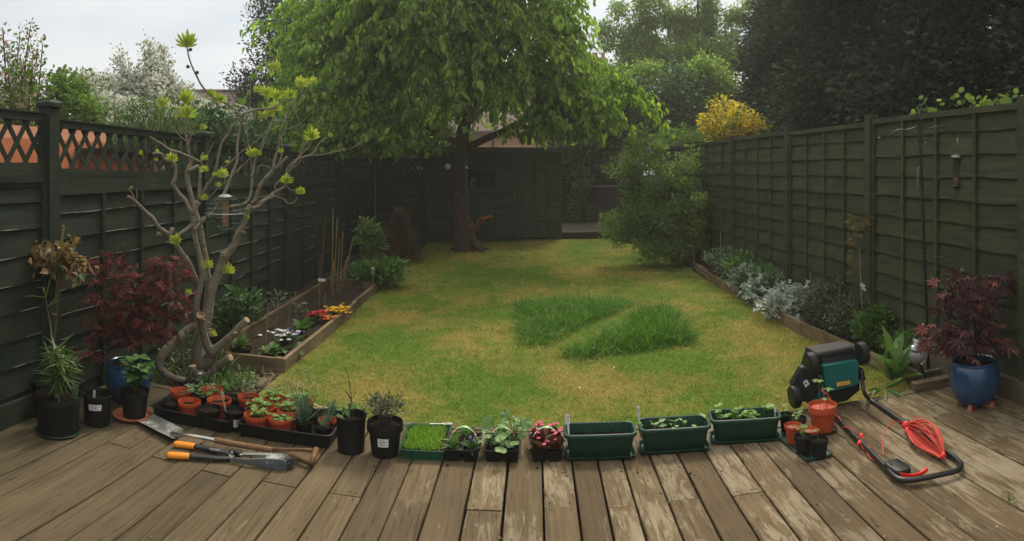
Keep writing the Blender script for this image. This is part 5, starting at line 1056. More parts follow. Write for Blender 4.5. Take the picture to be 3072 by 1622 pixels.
B([(862, 540, 3), (868, 515, 3.2), (880, 497, 3), (893, 478, 3), (903, 455, 3), (915, 436, 3), (925, 424, 3), (932, 418, 3)], (5.3, 5.2)); B([(880, 495, 2.6), (893, 478, 2.6), (912, 455, 2.6), (928, 440, 2.4), (936, 424, 2.4)], 5.22, n=6)
B([(853, 568, 3), (862, 520, 2.6), (885, 500, 2.5), (905, 480, 2.2)], 5.3, n=6)
B([(932, 466, 2), (950, 466, 1.7), (971, 464, 1.5), (1000, 457, 1.4), (1023, 452, 1.3), (1065, 441, 1.1), (1098, 416, .9)], (5.25, 5.2), n=5)
B([(748, 628, 4), (735, 628, 4), (722, 628, 3), (718, 626, 2)], 5.2, n=6); B([(757, 625, 5), (775, 620, 4), (790, 606, 4), (805, 597, 3.2), (822, 590, 3)], 5.25)
B([(795, 594, 2), (815, 586, 1.8), (835, 592, 1.8), (851, 598, 1.8), (860, 608, 1.7), (870, 612, 1.6), (884, 606, 1.5), (892, 592, 1.3)], 5.15, n=5); B([(830, 578, 3), (824, 560, 2.6), (833, 548, 2.2), (842, 538, 1.8)], 5.2, n=6)
B([(824, 376, 1.8), (838, 366, 1.8), (855, 357, 1.8), (872, 343, 1.7), (886, 327, 1.6), (898, 308, 1.5), (906, 290, 1.4), (909, 265, 1.3)], (5.2, 5.1), n=5); B([(845, 388, 1.8), (880, 384, 1.6), (905, 368, 1.5), (930, 345, 1.3), (945, 320, 1.2), (938, 300, 1.2), (942, 255, 1.1)], (5.35, 5.2), n=5)
B([(563, 440, 2), (572, 412, 1.9), (570, 380, 1.8), (565, 355, 1.6), (558, 320, 1.5), (556, 300, 1.4)], 5.4, n=5); B([(556, 420, 1.6), (555, 380, 1.4), (552, 340, 1.2)], 5.42, n=5); B([(560, 425, 1.6), (542, 410, 1.5), (522, 387, 1.3), (505, 352, 1.2), (490, 315, 1.1)], 5.4, n=5)
B([(545, 405, 1.2), (536, 375, 1.1), (531, 352, .9)], 5.4, n=5); B([(612, 480, 1.3), (625, 460, 1.2), (640, 430, 1)], 5.1, n=5)
B([(940, 418, 1.4), (952, 405, 1.2), (962, 398, 1)], 5.2, n=5); B([(982, 412, 1.4), (993, 380, 1.2), (995, 345, 1)], 5.25, n=5); B([(860, 560, 1.5), (872, 570, 1.3), (890, 572, 1.2)], 5.2, n=5)
B([(404, 605, 3), (400, 590, 2), (390, 570, 1.4), (383, 566, 1)], 4.92, n=5); B([(409, 600, 2.5), (411, 585, 1.6), (410, 568, 1)], 4.92, n=5); B([(748, 622, 2), (741, 655, 1.6), (715, 705, 1.4), (690, 742, 1.3)], 5.15, n=5)
B([(618, 798, 1.5), (618, 850, 1.4), (612, 900, 1.3), (608, 940, 1.2)], 5.0, n=5); B([(762, 560, 1.4), (740, 380, 1.2), (748, 330, 1.1), (752, 255, 1)], 5.3, n=5); B([(871, 300, 1.2), (895, 360, 1.1), (915, 420, 1)], 5.2, n=5)
B([(518, 876, 4.5), (535, 905, 4), (550, 935, 4), (567, 964, 3.5)], (5.3, 5.15), n=7, cut=True); B([(578, 975, 2.6), (570, 985, 2.2), (561, 1015, 1.8)], 4.95, n=5); B([(590, 990, 2.6), (583, 1005, 2)], 4.95, n=5)
for x, y in ((606, 957, ), (622, 985), (625, 998), (618, 965)): B([(x, y, 3.2), (x+8, y+1, 2.8), (x+14, y+2, 2)], 4.93, k=2, n=6)
mb.build('trunk', M['bark_fig'], fig, True); mbr.build('branch', M['bark_fig'], fig, True)
F_fig = foliage('fig_leaves', [(0, (.20,.27,.04)), (.5, (.29,.36,.06)), (1, (.40,.45,.09))], .6, .42, .2)
mb = MB()
T_ = [(560, 120, 66, 5.0), (488, 305, 44, 5.38), (557, 288, 60, 5.38), (560, 332, 56, 5.42), (531, 347, 18, 5.4), (636, 280, 34, 5.05), (662, 293, 36, 5.05), (610, 380, 24, 5.3), (823, 196, 44, 5.15), (800, 272, 46, 5.1), (830, 282, 44, 5.15), (770, 268, 24, 5.15), (871, 280, 42, 5.3), (903, 245, 48, 5.1), (939, 240, 32, 5.2), (808, 335, 40, 5.15), (828, 318, 46, 5.15), (790, 345, 30, 5.1),
      (937, 402, 52, 5.15), (990, 405, 18, 5.2), (752, 458, 40, 5.1), (770, 455, 30, 5.1), (844, 452, 20, 5.2), (516, 471, 40, 4.98), (428, 456, 26, 5.55), (471, 452, 16, 4.98), (476, 506, 22, 5.55), (468, 478, 16, 4.95), (614, 505, 30, 5.05), (612, 473, 26, 5.05), (669, 520, 42, 5.15), (645, 522, 20, 5.2), (655, 553, 22, 5.15), (614, 592, 26, 5.0), (527, 718, 46, 4.9), (738, 650, 24, 5.15), (394, 562, 14, 4.92), (859, 536, 40, 5.2), (901, 572, 34, 5.1), (622, 790, 40, 4.98), (684, 804, 42, 5.1), (565, 872, 26, 4.95), (640, 996, 32, 5.1), (682, 485, 14, 5.3)]
for x, y, px, r in T_:
    c = W(x, y+px*.35, r); s = px*r/FOC*.88; n = 3 if px > 22 else 2; az = math.atan2(-c[1], -c[0])
    for k in range(n):
        sp = (k-(n-1)/2)*.75; d = A((math.cos(th(x))*sp, -math.sin(th(x))*sp, 1.0))+rng.normal(0, .18, 3); nn = A((math.cos(az), math.sin(az), .25))+rng.normal(0, .25, 3)
        mb.scatter(FIGLEAF, [c], frames([d], [nn]), A([s*(.95-.12*abs(sp))]))
mb.build('leaves', F_fig, fig)
for x, y in ((571, 149), (564, 200), (591, 218)):
    mb = MB(); mb.lathe([(.0, -.018), (.008, -.014), (.014, -.002), (.014, .006), (.007, .014), (.002, .016)], 12, W(x, y, 5.0), M=Matrix.Rotation(R(60 if x > 568 else -70), 4, 'Y')); mb.build('fig_fruit', M['figf'], fig, True)

# caged ball feeder hanging in the fig
M['wire_g'] = flat('green_wire', (.013,.06,.045), .4, .1); M['galv'] = flat('galvanised_metal', (.35,.36,.36), .35, .15, 20, metal=.7)
fc_ = W(675, 640, 5.0); o = thing('bird_feeder', 'green wire ball bird feeder with a seed tube hanging in the fig tree', 'bird feeder', tuple(fc_)); Rb = .148; hb = .132
mb = MB()
for k in range(14):
    a = k*math.pi/14*2; t = np.linspace(-1.22, 1.22, 15); mb.tube([(Rb*math.cos(q_)*math.cos(a), Rb*math.cos(q_)*math.sin(a), hb*math.sin(q_)*1.03) for q_ in t], .0023, 4)
for lat in (-.95, -.55, -.22, .22, .55, .9):
    q_ = Rb*math.cos(lat); mb.tube([(q_*math.cos(a), q_*math.sin(a), hb*math.sin(lat)) for a in np.linspace(0, 2*math.pi, 33)], .0023, 4, cap=False)
mb.build('cage', M['wire_g'], o)
mb = MB(); mb.tube([(Rb*1.01*math.cos(a), Rb*1.01*math.sin(a), 0) for a in np.linspace(0, 2*math.pi, 41)], .0045, 6, cap=False); mb.build('band', M['galv'], o)
mb = MB(); mb.lathe([(.058, hb*.90), (.056, hb*.96), (.03, hb*1.06), (.008, hb*1.09)], 20); mb.build('lid', M['galv'], o, 'auto'); mb = MB(); mb.lathe([(.05, -hb*.97), (.05, -hb*.93)], 16); mb.build('base_plate', M['wire_g'], o)
mb = MB(); mb.lathe([(.026, -.10), (.026, .105)], 16); mb.build('seed_tube', flat('seed_in_tube', (.30,.17,.09), .5, .5, 160), o); mb = MB(); mb.lathe([(.016, -.025), (.016, .0)], 10, (0, -.02, -.05), M=Matrix.Rotation(R(90), 4, 'X')); mb.build('port', M['dark'], o)
mb = MB(); mb.tube([(0, 0, hb*1.08), (0, 0, hb*1.2), (.006, 0, .20), (-.004, 0, .27), (.0, 0, .31)], .0018, 5); mb.build('hanger', M['galv'], o)
# pole with scroll arms and the nut feeder
M['blk'] = flat('black_coated_steel', (.014,.015,.017), .35, .2, 30, spec=.5)
o = thing('feeder_pole', 'black metal bird feeding pole with scrolled arms against the right fence', 'feeder pole', (0, 0, 0)); rp_ = 5.0
Z5 = lambda x, y: W(2600+x/4.5325, 320+y/4.5325, rp_)
mb = MB(); mb.tube([tuple(P(2787, 1140, ZL)), W(2780, 950, rp_), W(2773, 760, rp_), W(2767, 600, rp_), W(2762, 470, rp_), W(2759, 372, rp_)], [.0135, .0135, .0135, .0125, .0125, .0125], 10)
mb.build('pole', M['blk'], o, 'auto')
def scroll(pts, r=.0042, nm='arm'): mb = MB(); mb.tube(smooth_path([Z5(*p_) for p_ in pts], 5), r, 7); mb.build(nm, M['blk'], o, True)
scroll([(712, 240), (660, 280), (560, 312), (430, 318), (330, 372), (270, 460), (210, 520), (155, 490), (150, 440), (190, 428), (217, 480)])
scroll([(722, 240), (780, 280), (860, 297), (980, 270), (1080, 300), (1160, 370), (1220, 435), (1280, 410), (1297, 370), (1262, 338), (1225, 405)])
scroll([(555, 315), (640, 380), (692, 450), (680, 505), (640, 510), (617, 470), (650, 455), (668, 485)], nm='scroll'); scroll([(900, 288), (820, 360), (763, 450), (780, 502), (820, 492), (832, 455), (800, 438), (788, 470)], nm='scroll')
mb = MB(); c_ = Z5(715, 135)
for k in range(4):
    a = k*math.pi/2; mb.tube([c_+A((.0, 0, -.07)), c_+A((.02*math.cos(a), .02*math.sin(a), -.035)), c_+A((.03*math.cos(a+.8), .03*math.sin(a+.8), 0)), c_+A((.02*math.cos(a+1.6), .02*math.sin(a+1.6), .035)), c_+A((0, 0, .06))], .0035, 5)
mb.lathe([(.002, .055), (.011, .065), (.011, .08), (.001, .095)], 10, c_); mb.tube([c_+A((.004, 0, -.12)), c_+A((0, 0, -.065))], .009, 7); mb.build('finial', M['blk'], o)
mb = MB(); mb.tube([Z5(727, 765), Z5(728, 800), Z5(705, 835), Z5(695, 950), Z5(697, 1000), Z5(700, 1095)], .004, 6); mb.build('side_hook', M['galv'], o)
mb = MB(); c_ = W(2826, 767, rp_-.02); mb.tube([c_+A((.093*math.cos(a), .093*math.sin(a), 0)) for a in np.linspace(0, 2*math.pi, 33)], .0035, 6, cap=False); mb.tube([W(2770, 767, rp_), c_-A((.093, 0, 0))], .0045, 6); mb.build('dish_ring', M['blk'], o)
c_ = W(2872, 515, 4.97); o = thing('nut_feeder', 'wire mesh nut feeder with a dome lid hanging from the right arm of the pole', 'bird feeder', tuple(c_)); hh = .105
mb = MB(); mb.lathe([(.03, hh), (.052, hh+.001), (.05, hh+.008), (.03, hh+.022), (.006, hh+.028)], 22); mb.build('lid', M['galv'], o, 'auto')
mb = MB()
for k in range(20): z = -hh+2*hh*k/19; mb.tube([(.034*math.cos(a), .034*math.sin(a), z) for a in np.linspace(0, 2*math.pi, 19)], .0013, 4, cap=False)
for k in range(12): a = k*math.pi/6; mb.tube([(.034*math.cos(a), .034*math.sin(a), -hh), (.034*math.cos(a), .034*math.sin(a), hh)], .0011, 4)
mb.build('mesh_tube', M['blk'], o); mb = MB(); mb.lathe([(.04, -hh-.012), (.04, -hh), (.034, -hh+.006)], 18); mb.build('base', M['blk'], o)
mb = MB(); n = 60; a = rng.uniform(0, 6.28, n); q_ = .027*rng.uniform(.3, 1, n)**.5; 
for k in range(n): mb.lathe([(.001, -.007), (.0065, -.003), (.0065, .003), (.001, .007)], 6, (q_[k]*math.cos(a[k]), q_[k]*math.sin(a[k]), rng.uniform(-hh+.012, -.045)), M=Matrix.Rotation(rng.uniform(0, 3), 4, 'X'))
mb.build('peanuts', flat('peanuts', (.36,.19,.10), .7, .3, 60), o); o.children[-1]['kind'] = 'stuff'
mb = MB(); mb.tube([(0, 0, hh+.02), (0, 0, hh+.10), (.004, 0, .255)], .0012, 4); mb.tube([(.004, 0, .215), (-.004, 0, .245)], .003, 5); mb.build('hanger', M['white'], o)
# ------------------------------------------------------------------ pots, trays and seedlings on the deck
def pr(x, y, z): return P(x, y, z)
def sticker(o, rt, z, hgt, a0, a1, mat='white', rb=None, h=None, bars=True):
    """paper label wrapped on the side of a pot"""
    az = math.atan2(-o.location.y, -o.location.x); mb = MB(); n = 8; aa = np.linspace(az+a0, az+a1, n)
    mb.add([(r_*math.cos(a), r_*math.sin(a), zz) for zz, r_ in ((z, rt[0]), (z+hgt, rt[1])) for a in aa], [(i, i+1, i+n+1, i+n) for i in range(n-1)]); s_ = mb.build('label', M[mat], o)
    if bars:
        mb = MB()
        for k in range(4):
            zz = z+hgt*(.2+.19*k); f = (zz-z)/hgt; r_ = rt[0]+(rt[1]-rt[0])*f+.0006; a_ = aa[1], aa[-2]-(k % 2)*(a1-a0)*.2
            r2 = rt[0]+(rt[1]-rt[0])*(f+.05)+.0006; tt = np.linspace(a_[0], a_[1], 5)
            mb.add([(q_*math.cos(a), q_*math.sin(a), w) for w, q_ in ((zz, r_), (zz+hgt*.06, r2)) for a in tt], [(i, i+1, i+6, i+5) for i in range(4)])
        mb.build('printing', M['ink'], s_)
M['ink'] = flat('grey_ink', (.10,.10,.11), .7, .05)
def saucer(name, label, p, r, h, mat, group=None):
    o = thing(name, label, 'saucer', (p[0], p[1], .001), 0, group); mb = MB(); mb.lathe([(r*.80, 0), (r*.86, .002), (r*.98, h), (r, h+.002), (r*.985, h+.004), (r*.95, h+.002), (r*.84, .006), (.002, .005)], 36); mb.build('dish', M[mat], o, 'auto'); return o
M['grn'] = flat('green_plastic_tray', (.008,.085,.045), .35, .1, 30, spec=.5); M['grn2'] = flat('trough_green_plastic', (.010,.048,.030), .45, .15, 30, spec=.35)
def plantat(name, label, p, build, mats, group=None, cat='plant'):
    """a plant standing in a pot: leaves and stems"""
    o = thing(name, label, cat, tuple(p), 0, group); st, lf = MB(), MB(); build(st, lf)
    if st.v: st.build('stem', mats[0], o)
    if lf.v: lf.build('leaves', mats[1], o)
    return o
# far left
p = pr(142, 1236, 0); saucer('saucer', 'dark green saucer under the pot with the tall cane', p, .12, .018, 'saucer', 'green pot saucers')
o = pot('plant_pot', 'black pot against the left fence holding a tall cane and a browned plant', (p.x, p.y, .008), .125, .21, fill=.86); tp = topof(o); r_ = rad(p)
F_bry = foli('browned_leaves', [(0, (.10,.055,.022)), (.35, (.22,.13,.05)), (.7, (.34,.23,.10)), (.8, (.06,.10,.03)), (1, (.10,.15,.05))], .25)
def _f(st, lf):
    b_ = A(tp); top = W(187, 790, r_)-b_
    st.tube([(.02, 0, 0), A((.02, 0, 0))*.6+top*.35, top*.7, top, W(190, 740, r_)-b_], [.010, .009, .008, .008, .004], 7)
    C = []
    for k in range(26):
        a = rng.uniform(0, 6.28); l = rng.uniform(.12, .26); q_ = top+A((math.cos(a)*l, math.sin(a)*l*.7, rng.uniform(-.06, .16))); st.tube([top+A((0,0,.0)), (top+q_)/2+A((0, 0, .03)), q_], [.004, .0025, .0015], 4); C += [q_, (q_*.7+top*.3), (q_*.4+top*.6)]
    clumps(lf, LEAF, C, 7, .028, .05, up=-.4, aspect=1.1, jit=1.2)
    lf.scatter(BROAD, [top+A((.05, -.03, .06)), top+A((-.07, -.03, .08)), top+A((.08, .0, .12)), top+A((-.12, -.02, .03))], frames(A([(.3, -.3, 1), (-.6, -.2, .8), (.8, -.3, .6), (-1, -.1, .2)]), A([(0, -1, .4)]*4)), A([.09]*4))
plantat('mahonia', 'tall stemmed plant with browned curling leaves tied to a bamboo cane', tp, _f, (M['twig'], F_bry))
o = cane('tall bamboo cane supporting the browned plant at the far left', 144, 1130, 190, 678, r1=r_, rr_=.009, mat='cane', group=None, z=.17); 
mb = MB()
for f in (.2, .42, .64): c_ = Vector(W(144+46*f, 1130-452*f, r_-.005))-o.location; mb.tube([tuple(c_+Vector((.016*math.cos(a), .012*math.sin(a), .004*math.sin(a*2)))) for a in np.linspace(0, 6.28, 9)], .0018, 4, cap=False)
mb.build('string_tie', M['straw'] if 'straw' in M else M['cut'], o); o.children[-1]['kind'] = 'stuff'
p = pr(174, 1295, 0); saucer('saucer', 'green saucer under the large black bamboo pot', p, .137, .016, 'saucer', 'green pot saucers')
o = pot('plant_pot', 'large black pot of bamboo at the front left corner of the deck', (p.x, p.y, .008), .142, .215, fill=.90, rb=.118, lip=.14); tp = topof(o)
F_bam = foli('bamboo_leaves', [(0, (.05,.10,.025)), (.6, (.09,.16,.04)), (1, (.17,.24,.07))], .3)
def _f(st, lf):
    for k in range(8):
        a = rng.uniform(0, 6.28); l = rng.uniform(.16, .34) if k else .62; e = A((math.cos(a)*.07+(-.12 if k == 0 else .01), math.sin(a)*.05, l)); q_ = smooth_path([(math.cos(a)*.015, math.sin(a)*.015, 0), e*A((.4, .4, .55)), e], 5); st.tube(q_, np.linspace(.004, .0015, len(q_)), 5)
        for c in q_[3:]:
            n = 3 if k else (2 if c[2] > .5 else 0); d = rnd(n)*A((1, .8, .45))+A((0, 0, .05)); lf.scatter(STRIP, np.repeat(c[None], n, 0), frames(d, A((0, 0, 1.))+rnd(n)*.4), np.stack([np.full(n, .015), rng.uniform(.09, .17, n), np.full(n, .12)], 1))
plantat('bamboo', 'young bamboo with narrow arching leaves in the large black pot', tp, _f, (M['cane'], F_bam))
o2 = thing('plant_tag', 'small printed plant card in the large bamboo pot', 'plant label', tuple(tp+Vector((.10, .035, 0)))); mb = MB(); mb.box((0, 0, .045), (.045, .0015, .10), Matrix.Rotation(R(6), 4, 'Y')); mb.build('card', flat('faded_card', (.10,.16,.12), .5, .5, 60), o2)
p = pr(292, 1268, 0); o = pot('plant_pot', 'empty looking black pot with a white barcode sticker left of the blue pot', (p.x, p.y, 0), .093, .185, fill=.72, rb=.078); sticker(o, (.0865, .0890), .105, .036, -.62, .28)
mb = MB(); mb.tube([(-.02, -.01, .12), (-.022, -.01, .19), (-.016, -.01, .2), (-.010, -.01, .19), (-.012, -.01, .12)], .003, 6); o2 = thing('watering_loop', 'clear plastic loop stuck in the stickered black pot', 'plant clip', tuple(o.location)); mb.build('loop', M['white'], o2)
# glazed blue pots and red maples
q = NT('blue_glaze'); n = q.noise(8, 5, .6); q.l(q.ramp(n, [(.3, (.012,.045,.115)), (.6, (.02,.070,.16)), (.8, (.035,.11,.22))]), q.b.inputs['Base Color']); q.b.inputs['Roughness'].default_value = .2; q.b.inputs['Coat Weight'].default_value = .4; q.b.inputs['Coat Roughness'].default_value = .12; M['glaze'] = q.m
def jar(label, p, s=1.0, z=0.0):
    o = thing('plant_pot', label, 'plant pot', (p.x, p.y, z), 0, 'blue glazed pots'); mb = MB()
    pf = [(.105, 0), (.114, .004), (.142, .04), (.160, .09), (.168, .14), (.166, .19), (.156, .230), (.146, .248), (.150, .256), (.149, .264), (.142, .268), (.134, .262), (.131, .245), (.133, .225), (.1, .20)]
    mb.lathe([(a*s, b_*s) for a, b_ in pf], 44); mb.f.pop(); mb.build('glazed_body', M['glaze'], o, 'auto')
    mb = MB(); a = np.arange(28)*2*math.pi/28; V = [A([[0, 0, .238*s]])]+[np.stack([q_*.133*s*np.cos(a), q_*.133*s*np.sin(a), .232*s+rng.normal(0, .003, 28)], 1) for q_ in (.33, .66, 1)]; i = np.arange(28); j = (i+1) % 28
    mb.add(np.concatenate(V), np.concatenate([np.stack([1+k*28+i, 1+(k+1)*28+i, 1+(k+1)*28+j, 1+k*28+j], 1) for k in range(2)])); mb.f.append((np.stack([0*i, 1+i, 1+j], 1), 0)); mb.build('compost', M['compost'], o, True); o['top'] = .232*s; return o
F_mR = foliage('dark_red_maple_leaves', [(0, (.055,.012,.014)), (.6, (.115,.022,.022)), (1, (.22,.045,.036))], .5, .32); F_mP = foliage('purple_maple_leaves', [(0, (.045,.014,.022)), (.6, (.09,.028,.038)), (.9, (.17,.055,.055)), (1, (.26,.06,.045))], .5, .28)
def maple(label, base, clumps_, r, leafmat, size, per, spread, trunkr=.012, group='red maples in blue pots'):
    o = thing('maple_tree', label, 'small tree', (0, 0, 0), 0, group); mb = MB(); b_ = A(base); C = A([W(x, y, r+dr) for x, y, dr, w in clumps_]); mb2 = MB()
    fork = b_+A((0, 0, .16)); mb.tube([b_-A((0, 0, .03)), (b_+fork)/2+A((.008, 0, 0)), fork], [trunkr*1.2, trunkr, trunkr*.9], 8)
    for c, (x, y, dr, w) in zip(C, clumps_):
        m_ = fork*.5+c*.5+A((0, 0, -.02))+rng.normal(0, .02, 3); mb.tube(smooth_path([fork, m_, c], 4), np.linspace(trunkr*.55, .0018, 9), 6)
        n = int(per*w); pos = c+rnd(n)*A((1.15, 1.0, .62))*spread*math.sqrt(w)
        d = unit((pos-c)*A((1, 1, .3)))*1.0+A((0, 0, -.35))+rnd(n)*.3; mb2.scatter(MAPLE, pos, frames(d, A((0, -.35, 1.))+rnd(n)*.45), size*np.exp(rng.normal(0, .2, n)))
    mb.build('trunk', M['bark_dark'], o); mb2.build('crown', leafmat, o)
p = pr(385, 1196, 0); o = jar('glossy royal blue glazed pot by the left fence behind the leafy pot', p, .94); r_ = rad(p)
maple('dark red maple spreading from the blue pot by the left fence', topof(o), [(470, 800, .05, 1.2), (500, 790, .0, 1), (530, 820, .05, .7), (450, 850, .0, 1.6), (410, 870, -.05, 1.3), (480, 870, .05, 1.6), (520, 880, .0, 1), (540, 915, -.05, .7), (500, 930, .05, 1.3), (440, 930, .0, 1.5), (395, 910, 0, 1.2), (350, 920, .05, .9), (320, 950, 0, 1.0), (300, 900, -.1, .5), (330, 860, .1, .8), (280, 830, 0, .5), (310, 790, .1, .7), (350, 775, .1, .5), (360, 830, 0, .9), (380, 960, .05, 1.2), (340, 1000, .0, 1.0), (310, 990, -.1, .6), (420, 980, 0, 1.1), (470, 990, 0, 1.0), (270, 900, -.1, .3), (260, 1058, -.15, .4), (240, 1056, -.15, .3), (495, 1000, .05, .5), (385, 1030, -.1, .4), (290, 1015, 0, .4), (380, 800, .1, .4), (265, 965, 0, .25), (470, 1010, 0, .4)], r_, F_mR, .050, 25, .052)
p = pr(2924, 1210, 0); o = jar('blue glazed pot on terracotta feet at the right edge of the deck', p, 1.0, .022); r_ = rad(p)
for k, (a, lab) in enumerate(((-2.5, 'terracotta pot foot at the left under the right hand blue pot'), (-1.15, 'terracotta pot foot at the front under the right hand blue pot'), (1.2, 'terracotta pot foot behind under the right hand blue pot'))):
    f = thing('pot_foot', lab, 'pot foot', (p.x+.092*math.cos(a), p.y+.092*math.sin(a), 0), a, 'terracotta feet under the right blue pot'); mb = MB(); mb.box((-.005, 0, .010), (.05, .035, .020)); mb.box((.036, 0, .017), (.03, .03, .034), taper=.7); mb.build('foot', M['terra2'], f)
maple('purple red maple in the blue pot at the right edge', topof(o), [(2895, 838, 0, 1.0), (2860, 880, 0, .8), (2890, 885, -.08, 1.2), (2940, 850, .05, 1.1), (2975, 845, 0, .9), (3005, 850, .05, .5), (2920, 905, 0, 1.3), (2960, 890, .05, 1.0), (2830, 925, 0, .6), (2870, 930, .05, .7), (2935, 940, 0, .7), (2820, 985, 0, 1.1), (2860, 980, -.08, 1.3), (2785, 1005, 0, .7), (2800, 1040, .05, .6), (2850, 1025, 0, 1.1), (2900, 1000, 0, 1.1), (2925, 1020, -.1, 1.1), (2970, 965, .05, .8), (2995, 970, 0, .5), (2985, 1020, 0, 1.1), (3005, 1035, -.05, .7), (2960, 1035, 0, .8), (2880, 1045, 0, .6), (2845, 850, 0, .4), (3030, 820, .1, .25), (2825, 890, 0, .3)], r_, F_mP, .078, 11, .045)
# leafy plant in terracotta saucer
p = pr(397, 1250, 0); saucer('saucer', 'terracotta saucer under the leafy green potted plant', p, .123, .020, 'terra2')
o = pot('plant_pot', 'black pot with oval green leaves standing in the terracotta saucer', (p.x+.01, p.y+.01, .008), .094, .16, fill=.88, rb=.07)
F_hyd = foli('oval_green_leaves', [(0, (.055,.13,.03)), (.6, (.10,.21,.045)), (1, (.15,.28,.07))], .28)
def _f(st, lf):
    for k in range(8):
        a = k*.8; e = A((.06*math.cos(a)*(1 if k else 0)+.02, .05*math.sin(a)*(1 if k else 0), .11+.05*(k % 3)+(.05 if k == 0 else 0))); st.tube([(0, 0, 0), e*.55+A((0,0,.01)), e], .0035, 5)
        for h_ in (.5, .75, 1.0):
            n = 4; q_ = a+h_*3+np.arange(n)*1.57; d = np.stack([np.cos(q_), np.sin(q_), np.full(n, .35)], 1); lf.scatter(BROAD, np.repeat((e*h_)[None], n, 0), frames(d+rnd(n)*.2, A((0, 0, 1.))+rnd(n)*.2), np.stack([np.full(n, .062), np.full(n, .066), np.full(n, .06)], 1))
plantat('leafy_plant', 'bushy plant with glossy oval green leaves in the saucered black pot', topof(o), _f, (F_hyd, F_hyd))
# the two big black trays
def tray(name, label, c, w, d, h, mat, rz=0, rim=.012, r=.03, t=.004, group=None, z=0.0):
    o = thing(name, label, 'tray', (c[0], c[1], z), rz, group); mb = MB(); rings = []
    for (s_, zz) in ((-.014, 0), (-.012, .001), (-.004, h-.004), (0, h-.003), (rim, h-.004), (rim, h), (rim*.5, h+.002), (0, h), (-.004, h-.005), (-.022, .005)):
        q_ = rrect(w+2*s_, d+2*s_, r+s_*.6); rings.append(np.column_stack([q_, np.full(len(q_), zz)]))
    mb.loops(rings); mb.build('shell', M[mat], o); return o
tray('gravel_tray', 'left one of two black trays full of pots', (-1.852, 3.725), .535, .42, .080, 'potb', R(-1), group='black trays of pots'); tray('gravel_tray', 'right one of two black trays full of pots', (-1.262, 3.725), .55, .42, .080, 'potb', R(0), group='black trays of pots')
F_sd = foli('seedling_leaves', [(0, (.09,.19,.035)), (.6, (.15,.28,.055)), (1, (.22,.36,.09))], .35); F_chv = foli('blue_green_blades', [(0, (.06,.12,.07)), (1, (.13,.22,.13))], .2); F_cress = foli('cress_green', [(0, (.08,.17,.02)), (.5, (.17,.33,.035)), (1, (.34,.50,.09))], .4)
def seedlings(st, lf, n, spread, h, size, T=ROUND, k=3, lean=.3):
    size = size*1.35
    for i in range(n):
        b_ = A((*(rng.normal(0, spread, 2)), 0)); e = b_+A((rng.normal(0, h*lean), rng.normal(0, h*lean), h*rng.uniform(.6, 1.15))); st.tube([b_, (b_+e)/2, e], [.0016, .0013, .001], 4); a = rng.uniform(0, 6.28)+np.arange(k)*2*math.pi/k
        lf.scatter(T, np.repeat(e[None], k, 0), frames(np.stack([np.cos(a), np.sin(a), np.full(k, .25)], 1)+rnd(k)*.2, A((0, 0, 1.))+rnd(k)*.25), size*np.exp(rng.normal(0, .2, k)))
TP = [  # rim x, y, width px, colour, plant, label of the pot
 (577, 1150, 54, 'b', None, 'empty black pot at the back of the left tray'), (542, 1167, 62, 'o', 'few', 'orange pot at the back left corner of the left tray'), (634, 1163, 71, 'o', 'stick', 'orange pot at the back of the left tray with a thin pale stick'),
 (510, 1203, 56, 'b', 'few', 'black pot at the front left corner of the left tray'), (568, 1199, 69, 'o', 'thin', 'orange pot in the front row of the left tray'), (629, 1221, 74, 'b', 'thin', 'black pot in the front row of the left tray, middle'), (657, 1194, 74, 'o', None, 'orange pot behind the wooden spoon label in the left tray'),
 (692, 1187, 54, 'b', None, 'small black pot at the back right of the left tray'), (702, 1226, 66, 'b', 'spoon', 'black pot with a wooden spoon label in the front right of the left tray'), (600, 1184, 50, 'b', 'fern', 'black pot with dark ferny leaves in the middle of the left tray'),
 (746, 1185, 68, 'o', 'fernthin', 'orange pot at the seam between the two trays'), (828, 1190, 70, 'o', 'seed', 'orange pot of seedlings at the back of the right tray'), (899, 1198, 72, 'o', 'seed', 'orange pot of seedlings at the back right of the right tray'),
 (790, 1214, 74, 'o', 'seed', 'orange pot of seedlings, left of the middle row in the right tray'), (867, 1221, 77, 'o', 'seed', 'orange pot of seedlings, right of the middle row in the right tray'), (770, 1238, 78, 'o', 'seed', 'orange pot of seedlings at the front left corner of the right tray'), (842, 1247, 77, 'o', 'seedlow', 'orange pot of low seedlings in the front row of the right tray'),
 (912, 1258, 60, 'b', 'grass', 'black pot of thick blue green grassy leaves in the front of the right tray'), (958, 1233, 52, 'b', 'dry', 'black pot with a dried flower at the back right of the right tray'), (995, 1229, 46, 'b', 'grass1', 'black pot with a thin grassy tuft at the back corner of the right tray'), (982, 1254, 54, 'o', 'grass1', 'orange pot half hidden in the front right of the right tray'), (972, 1273, 60, 'b', 'grass1', 'black pot with a small grassy tuft at the front right corner of the right tray')]
